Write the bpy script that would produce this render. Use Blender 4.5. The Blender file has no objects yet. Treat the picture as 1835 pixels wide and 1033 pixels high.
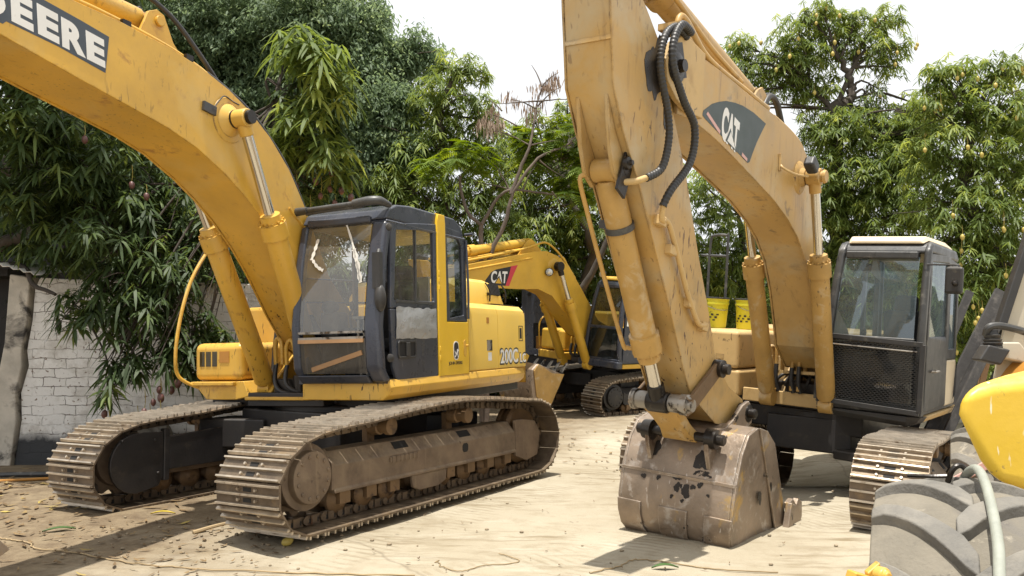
import bpy, bmesh, math, random
import numpy as np
from mathutils import Vector, Matrix

# ------------------------------------------------------------------ camera, sky, sun, exposure
sc = bpy.context.scene
COL = sc.collection
R_ = math.radians

cam_d = bpy.data.cameras.new("Camera")
cam_d.sensor_width = 36.0
cam_d.lens = 36.0 * 1500.0 / 1835.0
cam_d.clip_start = 0.05
cam_d.clip_end = 2000.0
cam = bpy.data.objects.new("Camera", cam_d)
COL.objects.link(cam)
cam.location = (0.0, 0.0, 1.70)
cam.rotation_euler = (R_(90.0) + math.atan(84.5 / 1500.0), 0.0, 0.0)
sc.camera = cam

SUN_EL, SUN_AZ = 81.5, 197.0           # the tropical noon sun stands almost overhead
world = bpy.data.worlds.new("World")
sc.world = world
world.use_nodes = True
wn, wl = world.node_tree.nodes, world.node_tree.links
wn.clear()
w_out = wn.new("ShaderNodeOutputWorld")
w_bg = wn.new("ShaderNodeBackground")
w_sky = wn.new("ShaderNodeTexSky")
w_sky.sky_type = 'NISHITA'
w_sky.sun_disc = False
w_sky.sun_elevation = R_(SUN_EL)
w_sky.sun_rotation = R_(SUN_AZ)
w_sky.dust_density = 4.0
w_sky.air_density = 1.0
w_tc = wn.new("ShaderNodeTexCoord")
w_no = wn.new("ShaderNodeTexNoise")
w_no.inputs["Scale"].default_value = 2.2
w_no.inputs["Detail"].default_value = 6.0
w_rp = wn.new("ShaderNodeValToRGB")
w_rp.color_ramp.elements[0].position = 0.15
w_rp.color_ramp.elements[0].color = (0.86, 0.86, 0.86, 1)
w_rp.color_ramp.elements[1].position = 0.75
w_rp.color_ramp.elements[1].color = (0.97, 0.97, 0.97, 1)
w_mx = wn.new("ShaderNodeMix")
w_mx.data_type = 'RGBA'
w_mx.inputs[7].default_value = (6.3, 6.4, 6.5, 1)      # thin bright cloud veil
wl.new(w_tc.outputs["Generated"], w_no.inputs["Vector"])
wl.new(w_no.outputs["Fac"], w_rp.inputs["Fac"])
wl.new(w_rp.outputs["Color"], w_mx.inputs[0])
wl.new(w_sky.outputs["Color"], w_mx.inputs[6])
wl.new(w_mx.outputs[2], w_bg.inputs["Color"])
w_bg.inputs["Strength"].default_value = 0.105
wl.new(w_bg.outputs[0], w_out.inputs["Surface"])

sun_d = bpy.data.lights.new("Sun", 'SUN')
sun_d.energy = 4.2
sun_d.angle = R_(0.5)
sun_d.color = (1.0, 0.955, 0.88)
sun = bpy.data.objects.new("Sun", sun_d)
COL.objects.link(sun)
_sd = Vector((math.sin(R_(SUN_AZ)) * math.cos(R_(SUN_EL)), math.cos(R_(SUN_AZ)) * math.cos(R_(SUN_EL)), math.sin(R_(SUN_EL))))
sun.rotation_euler = _sd.to_track_quat('Z', 'Y').to_euler()

sc.view_settings.view_transform = 'Standard'
sc.view_settings.look = 'None'
sc.view_settings.exposure = 0.80
sc.view_settings.gamma = 1.0
sc.view_settings.use_curve_mapping = False

RNG = random.Random(7)
NPR = np.random.default_rng(11)

# ------------------------------------------------------------------ materials
def _ramp(nt, fac, p0, p1, c0=(0, 0, 0, 1), c1=(1, 1, 1, 1)):
    r = nt.nodes.new("ShaderNodeValToRGB")
    r.color_ramp.elements[0].position = p0
    r.color_ramp.elements[0].color = c0
    r.color_ramp.elements[1].position = p1
    r.color_ramp.elements[1].color = c1
    nt.links.new(fac, r.inputs["Fac"])
    return r.outputs["Color"]

def _mix(nt, fac, a, b):
    m = nt.nodes.new("ShaderNodeMix")
    m.data_type = 'RGBA'
    for sock, v in ((m.inputs[0], fac), (m.inputs[6], a), (m.inputs[7], b)):
        if isinstance(v, bpy.types.NodeSocket):
            nt.links.new(v, sock)
        elif isinstance(v, (int, float)):
            sock.default_value = v
        else:
            sock.default_value = (v[0], v[1], v[2], 1)
    return m.outputs[2]

def _noise(nt, vec, scale, detail=6.0, rough=0.6, dist=0.0):
    n = nt.nodes.new("ShaderNodeTexNoise")
    n.inputs["Scale"].default_value = scale
    n.inputs["Detail"].default_value = detail
    n.inputs["Roughness"].default_value = rough
    n.inputs["Distortion"].default_value = dist
    nt.links.new(vec, n.inputs["Vector"])
    return n.outputs["Fac"]

def _mapped(nt, vec, scale=(1, 1, 1), rot=(0, 0, 0), loc=(0, 0, 0)):
    m = nt.nodes.new("ShaderNodeMapping")
    m.inputs["Scale"].default_value = scale
    m.inputs["Rotation"].default_value = rot
    m.inputs["Location"].default_value = loc
    nt.links.new(vec, m.inputs["Vector"])
    return m.outputs["Vector"]

def new_mat(name):
    m = bpy.data.materials.new(name)
    m.use_nodes = True
    nt = m.node_tree
    nt.nodes.clear()
    out = nt.nodes.new("ShaderNodeOutputMaterial")
    b = nt.nodes.new("ShaderNodeBsdfPrincipled")
    nt.links.new(b.outputs[0], out.inputs["Surface"])
    tc = nt.nodes.new("ShaderNodeTexCoord")
    return m, nt, b, tc.outputs["Object"], out

def mat(name, col, rough=0.5, metal=0.0, var=0.15, vscale=1.6, spots=(), scratch=None, dust=None, bump=0.15, bscale=40.0, drip=None, spec=0.5, seed=0.0, edge=None):
    """weathered surface: fade patches, spots (colour, scale, threshold, softness), thin scratches, settled dust, vertical drips"""
    m, nt, b, oc, out = new_mat(name)
    vec = _mapped(nt, oc, loc=(seed, seed * 1.7, seed * 0.6))
    lo = [c * (1 - var) for c in col]
    hi = [min(1, c * (1 + var)) for c in col]
    c = _mix(nt, _ramp(nt, _noise(nt, vec, vscale, 8, 0.65), 0.3, 0.7), lo, hi)
    if dust:
        dc, amt = dust
        g = nt.nodes.new("ShaderNodeNewGeometry")
        sp = nt.nodes.new("ShaderNodeSeparateXYZ")
        nt.links.new(g.outputs["Normal"], sp.inputs[0])
        up = _ramp(nt, sp.outputs["Z"], 0.1, 0.95)
        ns = _ramp(nt, _noise(nt, vec, 5.0, 7, 0.7), 0.30, 0.72)
        mu = nt.nodes.new("ShaderNodeMath"); mu.operation = 'MULTIPLY'
        nt.links.new(up, mu.inputs[0]); nt.links.new(ns, mu.inputs[1])
        ad = nt.nodes.new("ShaderNodeMath"); ad.operation = 'MULTIPLY_ADD'; ad.use_clamp = True
        nt.links.new(ns, ad.inputs[0]); ad.inputs[1].default_value = amt * 0.35
        mu2 = nt.nodes.new("ShaderNodeMath"); mu2.operation = 'MULTIPLY'
        nt.links.new(mu.outputs[0], mu2.inputs[0]); mu2.inputs[1].default_value = amt
        nt.links.new(mu2.outputs[0], ad.inputs[2])
        c = _mix(nt, ad.outputs[0], c, dc)
    if drip:
        dcol, thr = drip
        dv = _mapped(nt, vec, scale=(11, 11, 0.9))
        c = _mix(nt, _ramp(nt, _noise(nt, dv, 1.0, 5, 0.6), thr, thr + 0.16), c, dcol)
    clus = _ramp(nt, _noise(nt, _mapped(nt, vec, loc=(7, 3, 1)), 0.9, 4, 0.6), 0.44, 0.66)
    for (scol, ss, thr, soft) in spots:
        fac = _ramp(nt, _noise(nt, vec, ss, 6, 0.62, 0.4), thr, thr + soft)
        if ss > 8:
            mm = nt.nodes.new("ShaderNodeMath"); mm.operation = 'MULTIPLY'; nt.links.new(fac, mm.inputs[0]); nt.links.new(clus, mm.inputs[1]); fac = mm.outputs[0]
        c = _mix(nt, fac, c, scol)
    if scratch:
        scol, thr = scratch
        sv = _mapped(nt, vec, scale=(30, 30, 6.5), rot=(0.5, 0.3, 0.7))
        mm = nt.nodes.new("ShaderNodeMath"); mm.operation = 'MULTIPLY'; nt.links.new(_ramp(nt, _noise(nt, sv, 1.0, 3, 0.5), thr, thr + 0.04), mm.inputs[0]); nt.links.new(clus, mm.inputs[1])
        c = _mix(nt, mm.outputs[0], c, scol)
    if edge:
        bv = nt.nodes.new("ShaderNodeBevel"); bv.samples = 4; bv.inputs["Radius"].default_value = 0.022
        gg = nt.nodes.new("ShaderNodeNewGeometry")
        dt = nt.nodes.new("ShaderNodeVectorMath"); dt.operation = 'DOT_PRODUCT'
        nt.links.new(bv.outputs[0], dt.inputs[0]); nt.links.new(gg.outputs["Normal"], dt.inputs[1])
        em = _ramp(nt, dt.outputs["Value"], 0.80, 0.985, (1, 1, 1, 1), (0, 0, 0, 1))
        me_ = nt.nodes.new("ShaderNodeMath"); me_.operation = 'MULTIPLY'
        nt.links.new(em, me_.inputs[0]); nt.links.new(_ramp(nt, _noise(nt, vec, 7.0, 6, 0.7), 0.44, 0.60), me_.inputs[1])
        c = _mix(nt, me_.outputs[0], c, edge)
    nt.links.new(c, b.inputs["Base Color"])
    b.inputs["Metallic"].default_value = metal
    b.inputs["Specular IOR Level"].default_value = spec
    rr = nt.nodes.new("ShaderNodeMapRange")
    nt.links.new(_noise(nt, vec, vscale * 4, 6), rr.inputs[0])
    rr.inputs[3].default_value = max(0.05, rough - 0.16)
    rr.inputs[4].default_value = min(1, rough + 0.16)
    nt.links.new(rr.outputs[0], b.inputs["Roughness"])
    if bump:
        bp = nt.nodes.new("ShaderNodeBump")
        bp.inputs["Strength"].default_value = bump
        bp.inputs["Distance"].default_value = 0.01
        nt.links.new(_noise(nt, vec, bscale, 5), bp.inputs["Height"])
        nt.links.new(bp.outputs[0], b.inputs["Normal"])
    return m

RUST = (0.085, 0.035, 0.016)
GRIME = (0.055, 0.036, 0.018)
DUST = (0.36, 0.29, 0.19)
M = {}
M['yellow'] = mat('weathered yellow paint', (0.62, 0.360, 0.045), 0.36, spots=[(GRIME, 15, 0.655, 0.02), ((0.40, 0.20, 0.04), 4.0, 0.60, 0.10), ((0.60, 0.42, 0.14), 1.1, 0.52, 0.25)], scratch=((0.09, 0.045, 0.015), 0.63), dust=(DUST, 0.22), bump=0.05, edge=(0.13, 0.06, 0.018))
M['yellow_bright'] = mat('bright yellow paint', (0.76, 0.47, 0.02), 0.36, var=0.08, spots=[((0.62, 0.55, 0.36), 22, 0.73, 0.05)], dust=((0.6, 0.48, 0.2), 0.2), bump=0.03, seed=3)
M['yellow_hood'] = mat('sun bleached yellow paint', (0.72, 0.47, 0.07), 0.45, var=0.08, spots=[((0.40, 0.28, 0.1), 17, 0.72, 0.03)], dust=((0.62, 0.48, 0.22), 0.35), bump=0.03, seed=5)
M['tan'] = mat('faded tan yellow paint', (0.47, 0.292, 0.092), 0.44, var=0.18, vscale=1.1, spots=[(GRIME, 10, 0.645, 0.03), ((0.36, 0.24, 0.09), 2.6, 0.55, 0.16), ((0.20, 0.13, 0.06), 5, 0.625, 0.10), ((0.45, 0.35, 0.20), 1.7, 0.50, 0.22)], scratch=(RUST, 0.635), dust=(DUST, 0.25), bump=0.06, drip=((0.30, 0.18, 0.065), 0.585), seed=9, edge=(0.085, 0.045, 0.02))
M['tan_pale'] = mat('dusty pale tan paint', (0.53, 0.36, 0.15), 0.55, var=0.14, spots=[(GRIME, 9, 0.65, 0.03), ((0.42, 0.27, 0.1), 3, 0.57, 0.15)], scratch=(RUST, 0.66), bump=0.06, seed=12, edge=(0.12, 0.065, 0.03))
M['tan_orange'] = mat('ochre cylinder paint', (0.44, 0.265, 0.075), 0.5, var=0.2, vscale=3, spots=[(GRIME, 12, 0.62, 0.05), ((0.50, 0.38, 0.22), 5, 0.56, 0.14)], scratch=((0.06, 0.03, 0.015), 0.64), bump=0.1, seed=14)
M['yellow_far'] = mat('dull yellow paint', (0.62, 0.36, 0.03), 0.45, spots=[(GRIME, 6, 0.68, 0.04)], dust=(DUST, 0.25), bump=0.05, seed=21)
M['navy'] = mat('dark blue grey cab paint', (0.034, 0.040, 0.058), 0.30, var=0.25, spots=[((0.16, 0.15, 0.14), 20, 0.675, 0.03), ((0.085, 0.082, 0.08), 3, 0.58, 0.15)], scratch=((0.3, 0.29, 0.27), 0.69), dust=((0.20, 0.18, 0.15), 0.22), bump=0.05, seed=2)
M['black'] = mat('dusty black paint', (0.020, 0.020, 0.021), 0.45, var=0.3, spots=[((0.09, 0.08, 0.06), 7, 0.63, 0.1)], dust=((0.2, 0.17, 0.13), 0.25), bump=0.1, seed=4)
M['greycab'] = mat('worn grey cab paint', (0.040, 0.041, 0.042), 0.42, var=0.35, spots=[((0.17, 0.16, 0.14), 6, 0.58, 0.15), ((0.02, 0.02, 0.02), 7, 0.58, 0.08)], dust=((0.24, 0.22, 0.18), 0.25), bump=0.08, seed=6)
M['shoe'] = mat('worn track steel', (0.135, 0.10, 0.07), 0.5, metal=0.55, var=0.35, vscale=5, spots=[((0.26, 0.18, 0.10), 5, 0.55, 0.2), ((0.10, 0.045, 0.02), 9, 0.62, 0.08)], dust=((0.40, 0.31, 0.2), 0.45), bump=0.25, bscale=60, seed=8)
M['ridge'] = mat('polished grouser steel', (0.47, 0.405, 0.32), 0.36, metal=0.6, var=0.3, vscale=7, spots=[((0.16, 0.10, 0.06), 8, 0.58, 0.15)], dust=((0.42, 0.33, 0.22), 0.3), bump=0.2, seed=8.5)
M['undercarriage'] = mat('muddy brown frame paint', (0.130, 0.088, 0.058), 0.7, var=0.3, vscale=2.5, spots=[((0.21, 0.155, 0.10), 3.5, 0.54, 0.2), ((0.05, 0.03, 0.02), 8, 0.64, 0.08)], drip=((0.22, 0.16, 0.1), 0.60), dust=((0.36, 0.28, 0.18), 0.75), bump=0.25, seed=10)
M['darkframe'] = mat('oily black frame', (0.013, 0.012, 0.013), 0.5, var=0.3, spots=[((0.06, 0.048, 0.035), 5, 0.6, 0.15)], dust=((0.15, 0.12, 0.085), 0.28), bump=0.15, seed=11)
M['roller'] = mat('rusty roller steel', (0.17, 0.105, 0.052), 0.6, metal=0.3, var=0.3, vscale=6, spots=[((0.05, 0.03, 0.02), 7, 0.58, 0.1)], bump=0.2, seed=13)
M['chrome'] = mat('hard chrome rod', (0.62, 0.59, 0.54), 0.16, metal=1.0, var=0.1, bump=0.0, spots=[((0.30, 0.22, 0.14), 9, 0.66, 0.06)])
M['bucket'] = mat('scraped bucket steel', (0.265, 0.205, 0.152), 0.44, metal=0.45, var=0.4, vscale=2.2, spots=[((0.46, 0.30, 0.10), 3.4, 0.60, 0.08), ((0.42, 0.37, 0.32), 6, 0.56, 0.12), ((0.10, 0.062, 0.04), 3.0, 0.57, 0.12), ((0.018, 0.013, 0.010), 5.5, 0.64, 0.02)], scratch=((0.62, 0.57, 0.52), 0.66), bump=0.25, bscale=30, seed=15, edge=(0.55, 0.50, 0.44))
M['rubber'] = mat('black hose rubber', (0.018, 0.018, 0.019), 0.45, var=0.3, bump=0.05, dust=((0.16, 0.14, 0.11), 0.3))
M['grease'] = mat('greasy black steel', (0.022, 0.018, 0.015), 0.32, metal=0.4, var=0.4, spots=[((0.16, 0.13, 0.1), 12, 0.62, 0.08)], bump=0.2)
M['steel'] = mat('dull grey steel', (0.30, 0.275, 0.24), 0.45, metal=0.6, var=0.3, spots=[((0.03, 0.022, 0.016), 7, 0.53, 0.08), ((0.2, 0.13, 0.07), 8, 0.58, 0.08)], bump=0.1)
M['white'] = mat('white lettering', (0.74, 0.73, 0.70), 0.5, var=0.08, spots=[((0.40, 0.32, 0.2), 20, 0.62, 0.03)], bump=0)
M['decal'] = mat('slate decal film', (0.055, 0.068, 0.085), 0.5, var=0.15, spots=[((0.3, 0.25, 0.15), 30, 0.72, 0.03)], bump=0)
M['decal_green'] = mat('faded dark green decal film', (0.045, 0.062, 0.060), 0.5, var=0.15, scratch=((0.22, 0.24, 0.23), 0.68), bump=0)
M['decal_black'] = mat('black decal film', (0.016, 0.016, 0.018), 0.45, var=0.1, bump=0)
M['pink'] = mat('faded red stripe', (0.62, 0.36, 0.32), 0.5, var=0.05, bump=0)
M['red'] = mat('red stripe', (0.55, 0.04, 0.06), 0.5, var=0.05, bump=0)
M['tape'] = mat('silver tape patch', (0.36, 0.365, 0.37), 0.3, metal=0.35, var=0.12, bump=0.5, bscale=14, spots=[((0.33, 0.26, 0.18), 6, 0.63, 0.08)])
M['wood'] = mat('bare timber strip', (0.36, 0.205, 0.095), 0.7, var=0.25, bump=0.2)
M['seat'] = mat('dark seat cloth', (0.035, 0.036, 0.040), 0.85, var=0.2, bump=0.2)
M['offwhite'] = mat('off white plastic', (0.62, 0.60, 0.55), 0.5, var=0.1)
M['cream'] = mat('cream roof paint', (0.66, 0.55, 0.38), 0.5, var=0.12, spots=[((0.4, 0.3, 0.2), 6, 0.63, 0.06)], bump=0.05)
M['beige'] = mat('beige panel paint', (0.50, 0.45, 0.35), 0.5, var=0.1, spots=[((0.3, 0.26, 0.2), 8, 0.66, 0.05)], bump=0.05)
M['dark'] = mat('painted recess shade', (0.012, 0.011, 0.010), 0.8, var=0.2, bump=0)  # near black that stands in for the shade inside holes and slots
M['orange'] = mat('orange brown paint', (0.42, 0.19, 0.03), 0.5, var=0.2)
M['pail'] = mat('lemon yellow plastic', (0.62, 0.58, 0.035), 0.42, var=0.1, spots=[((0.07, 0.06, 0.02), 9, 0.60, 0.03), ((0.3, 0.27, 0.05), 4, 0.62, 0.06)], bump=0.05)
M['tyre'] = mat('dusty tyre rubber', (0.135, 0.126, 0.110), 0.75, var=0.3, vscale=5, spots=[((0.22, 0.20, 0.165), 4, 0.55, 0.15), ((0.035, 0.033, 0.032), 11, 0.62, 0.05)], dust=((0.30, 0.27, 0.215), 0.3), bump=0.5, bscale=45, seed=17)
M['tyre_dust'] = mat('dust caked tyre carcass', (0.185, 0.163, 0.125), 0.92, var=0.25, vscale=4, spots=[((0.12, 0.11, 0.1), 3, 0.56, 0.15), ((0.34, 0.30, 0.23), 6, 0.58, 0.1), ((0.05, 0.045, 0.04), 14, 0.63, 0.04)], bump=0.5, bscale=50, seed=18)
M['pipe'] = mat('grey painted pipe', (0.27, 0.28, 0.235), 0.5, var=0.15, vscale=9, spots=[((0.16, 0.15, 0.12), 14, 0.62, 0.08)], bump=0.2)
M['plank'] = mat('weathered grey timber', (0.050, 0.047, 0.045), 0.8, var=0.5, vscale=4, bump=0.4, bscale=25, spots=[((0.15, 0.135, 0.12), 5, 0.57, 0.15)])
M['bark'] = mat('grey brown bark', (0.105, 0.08, 0.062), 0.9, var=0.35, vscale=5, bump=0.8, bscale=18)
M['bark_dark'] = mat('dark bark', (0.058, 0.046, 0.036), 0.9, var=0.35, vscale=5, bump=0.8, bscale=18)
M['mango_red'] = mat('purple red mango skin', (0.115, 0.05, 0.043), 0.45, var=0.3, vscale=6, spots=[((0.17, 0.15, 0.04), 4, 0.58, 0.15)], bump=0.05)
M['mango_yellow'] = mat('ripe mango skin', (0.42, 0.33, 0.08), 0.45, var=0.25, vscale=4, spots=[((0.45, 0.17, 0.05), 3, 0.6, 0.15)], bump=0.05)
M['stem'] = mat('dry stalk', (0.30, 0.24, 0.06), 0.8, var=0.2)
M['concrete'] = mat('stained old concrete', (0.48, 0.44, 0.37), 0.85, var=0.3, vscale=2, spots=[((0.05, 0.045, 0.04), 2.0, 0.50, 0.12), ((0.48, 0.42, 0.33), 6, 0.6, 0.1)], bump=0.5, bscale=14)
M['soil'] = mat('dry soil', (0.24, 0.19, 0.125), 0.95, var=0.35, vscale=9, bump=0.4)
M['rope'] = mat('dry vine', (0.30, 0.22, 0.12), 0.9, var=0.3)
M['lamp'] = mat('lamp lens', (0.6, 0.6, 0.57), 0.15, metal=0.5, var=0.05)

def glass(name, tint, clear, haze, hazecol, rough=0.03, streak=0.0):
    m, nt, b, oc, out = new_mat(name)
    nt.nodes.remove(b)
    tr = nt.nodes.new("ShaderNodeBsdfTransparent"); tr.inputs[0].default_value = (*tint, 1)
    gl = nt.nodes.new("ShaderNodeBsdfGlossy"); gl.inputs[1].default_value = rough
    gl.inputs[0].default_value = (0.85, 0.9, 0.95, 1)
    df = nt.nodes.new("ShaderNodeBsdfDiffuse"); df.inputs[0].default_value = (*hazecol, 1)
    fr = nt.nodes.new("ShaderNodeFresnel"); fr.inputs[0].default_value = 1.5
    m1 = nt.nodes.new("ShaderNodeMixShader")
    mr = nt.nodes.new("ShaderNodeMapRange"); mr.inputs[1].default_value = 0; mr.inputs[2].default_value = 1
    mr.inputs[3].default_value = 1 - clear; mr.inputs[4].default_value = 1.0
    nt.links.new(fr.outputs[0], mr.inputs[0])
    nt.links.new(mr.outputs[0], m1.inputs[0]); nt.links.new(tr.outputs[0], m1.inputs[1]); nt.links.new(gl.outputs[0], m1.inputs[2])
    m2 = nt.nodes.new("ShaderNodeMixShader")
    ns = _noise(nt, _mapped(nt, oc, scale=(1, 1, 0.6)), 2.6, 8, 0.7, 0.6)
    hz = nt.nodes.new("ShaderNodeMapRange")
    hz.inputs[1].default_value = 0.35; hz.inputs[2].default_value = 0.75
    hz.inputs[3].default_value = haze * 0.5; hz.inputs[4].default_value = haze * 1.6
    nt.links.new(ns, hz.inputs[0])
    nt.links.new(hz.outputs[0], m2.inputs[0]); nt.links.new(m1.outputs[0], m2.inputs[1]); nt.links.new(df.outputs[0], m2.inputs[2])
    nt.links.new(m2.outputs[0], out.inputs["Surface"])
    return m
M['glass_dusty'] = glass('dusty cab glass', (0.70, 0.70, 0.67), 0.93, 0.27, (0.27, 0.25, 0.22))
M['glass_mud'] = glass('muddy cab glass', (0.42, 0.40, 0.37), 0.95, 0.60, (0.115, 0.108, 0.10))
M['glass_blue'] = glass('grey blue cab glass', (0.52, 0.62, 0.66), 0.88, 0.36, (0.13, 0.175, 0.195))  # blue grey diffuse haze stands in for the reflection on the pane
M['glass_dark'] = glass('dark cab glass', (0.26, 0.30, 0.30), 0.92, 0.10, (0.12, 0.135, 0.135))

def leaf_mat(name, c_dark, c_mid, c_light, transl=0.32, rough=0.42):
    m, nt, b, oc, out = new_mat(name)
    at = nt.nodes.new("ShaderNodeAttribute"); at.attribute_name = "tint"
    r = nt.nodes.new("ShaderNodeValToRGB")
    r.color_ramp.elements[0].position = 0.0; r.color_ramp.elements[0].color = (*c_dark, 1)
    r.color_ramp.elements[1].position = 1.0; r.color_ramp.elements[1].color = (*c_light, 1)
    e = r.color_ramp.elements.new(0.55); e.color = (*c_mid, 1)
    nt.links.new(at.outputs["Fac"], r.inputs["Fac"])
    nt.links.new(r.outputs["Color"], b.inputs["Base Color"])
    b.inputs["Roughness"].default_value = rough
    b.inputs["Specular IOR Level"].default_value = 0.3
    tl = nt.nodes.new("ShaderNodeBsdfTranslucent")
    hs = nt.nodes.new("ShaderNodeHueSaturation")
    hs.inputs["Hue"].default_value = 0.47; hs.inputs["Saturation"].default_value = 1.15; hs.inputs["Value"].default_value = 1.7
    nt.links.new(r.outputs["Color"], hs.inputs["Color"]); nt.links.new(hs.outputs[0], tl.inputs[0])
    mx = nt.nodes.new("ShaderNodeMixShader"); mx.inputs[0].default_value = transl
    nt.links.new(b.outputs[0], mx.inputs[1]); nt.links.new(tl.outputs[0], mx.inputs[2])
    nt.links.new(mx.outputs[0], out.inputs["Surface"])
    return m
M['leaf_mango'] = leaf_mat('mango leaf', (0.075, 0.115, 0.030), (0.145, 0.205, 0.055), (0.27, 0.325, 0.09), 0.5, 0.5)
M['leaf_mango_dark'] = leaf_mat('shade darkened mango leaf', (0.020, 0.036, 0.012), (0.060, 0.096, 0.028), (0.16, 0.215, 0.06), 0.38, 0.52)  # darker copy of the mango leaf, canopy shade put into the colour
M['leaf_fine'] = leaf_mat('blue green small leaf', (0.085, 0.128, 0.070), (0.145, 0.205, 0.112), (0.225, 0.29, 0.145), 0.5, 0.6)
M['leaf_acacia'] = leaf_mat('feathery bright leaf', (0.075, 0.125, 0.018), (0.115, 0.185, 0.026), (0.18, 0.25, 0.04), 0.4, 0.6)
M['leaf_dry'] = leaf_mat('dry brown pod', (0.16, 0.11, 0.075), (0.28, 0.21, 0.155), (0.42, 0.34, 0.27), 0.2, 0.8)
M['litter'] = leaf_mat('fallen leaf', (0.10, 0.065, 0.035), (0.22, 0.15, 0.075), (0.42, 0.33, 0.09), 0.1, 0.8)
M['fender'] = mat('sun faded fender plastic', (0.74, 0.48, 0.025), 0.42, var=0.10, vscale=2.5, spots=[((0.80, 0.70, 0.42), 5, 0.63, 0.06), ((0.55, 0.36, 0.05), 3, 0.60, 0.12), ((0.30, 0.2, 0.06), 14, 0.64, 0.03)], scratch=((0.85, 0.8, 0.62), 0.64), dust=((0.6, 0.5, 0.3), 0.35), bump=0.08, seed=33)
M['leaf_green_flat'] = mat('green fallen leaf', (0.06, 0.12, 0.03), 0.5, var=0.2)
M['leaf_yellow_flat'] = mat('yellow fallen leaf', (0.48, 0.36, 0.04), 0.6, var=0.2)

# brick wall
def brick_mat():
    m, nt, b, oc, out = new_mat('whitewashed brick')
    v = _mapped(nt, oc, rot=(R_(90), 0, 0))
    wob = nt.nodes.new("ShaderNodeMix"); wob.data_type = 'VECTOR'
    nzt = nt.nodes.new("ShaderNodeTexNoise"); nzt.inputs["Scale"].default_value = 5.0; nzt.inputs["Detail"].default_value = 3
    nt.links.new(v, nzt.inputs["Vector"])
    wob.inputs[0].default_value = 0.085
    nt.links.new(v, wob.inputs[4]); nt.links.new(nzt.outputs["Color"], wob.inputs[5])
    br = nt.nodes.new("ShaderNodeTexBrick")
    br.inputs["Scale"].default_value = 1.0
    br.inputs["Brick Width"].default_value = 0.265
    br.inputs["Row Height"].default_value = 0.112
    br.inputs["Mortar Size"].default_value = 0.0055
    br.inputs["Mortar Smooth"].default_value = 0.35
    br.inputs["Color1"].default_value = (0.80, 0.785, 0.75, 1)
    br.inputs["Color2"].default_value = (0.68, 0.665, 0.63, 1)
    br.inputs["Mortar"].default_value = (0.16, 0.14, 0.12, 1)
    nt.links.new(wob.outputs[1], br.inputs["Vector"])
    hid = _ramp(nt, _noise(nt, _mapped(nt, oc, loc=(4, 0, 2)), 3.4, 6, 0.65), 0.42, 0.58)
    c0 = _mix(nt, hid, br.outputs["Color"], (0.73, 0.715, 0.68))
    n1 = _noise(nt, oc, 2.6, 8, 0.7)
    c = _mix(nt, _ramp(nt, n1, 0.50, 0.70), c0, (0.45, 0.42, 0.37))
    c = _mix(nt, _ramp(nt, _noise(nt, oc, 16, 5, 0.6), 0.61, 0.66), c, (0.20, 0.15, 0.11))
    # sooty dado painted along the foot of the wall
    sp = nt.nodes.new("ShaderNodeSeparateXYZ"); nt.links.new(oc, sp.inputs[0])
    ad = nt.nodes.new("ShaderNodeMath"); ad.operation = 'MULTIPLY_ADD'
    nt.links.new(_noise(nt, oc, 3.0, 6, 0.7), ad.inputs[0]); ad.inputs[1].default_value = 0.30
    nt.links.new(sp.outputs["Z"], ad.inputs[2])
    c = _mix(nt, _ramp(nt, ad.outputs[0], 0.47, 0.60, (1, 1, 1, 1), (0, 0, 0, 1)), c, (0.040, 0.042, 0.045))
    nt.links.new(c, b.inputs["Base Color"])
    b.inputs["Roughness"].default_value = 0.85
    bp = nt.nodes.new("ShaderNodeBump"); bp.inputs["Strength"].default_value = 0.7; bp.inputs["Distance"].default_value = 0.012
    mm = nt.nodes.new("ShaderNodeMath"); mm.operation = 'MULTIPLY_ADD'
    nt.links.new(br.outputs["Fac"], mm.inputs[0]); mm.inputs[1].default_value = -1.0
    nt.links.new(_noise(nt, oc, 26, 6, 0.7), mm.inputs[2])
    nt.links.new(mm.outputs[0], bp.inputs["Height"]); nt.links.new(bp.outputs[0], b.inputs["Normal"])
    return m
M['brick'] = brick_mat()

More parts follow.
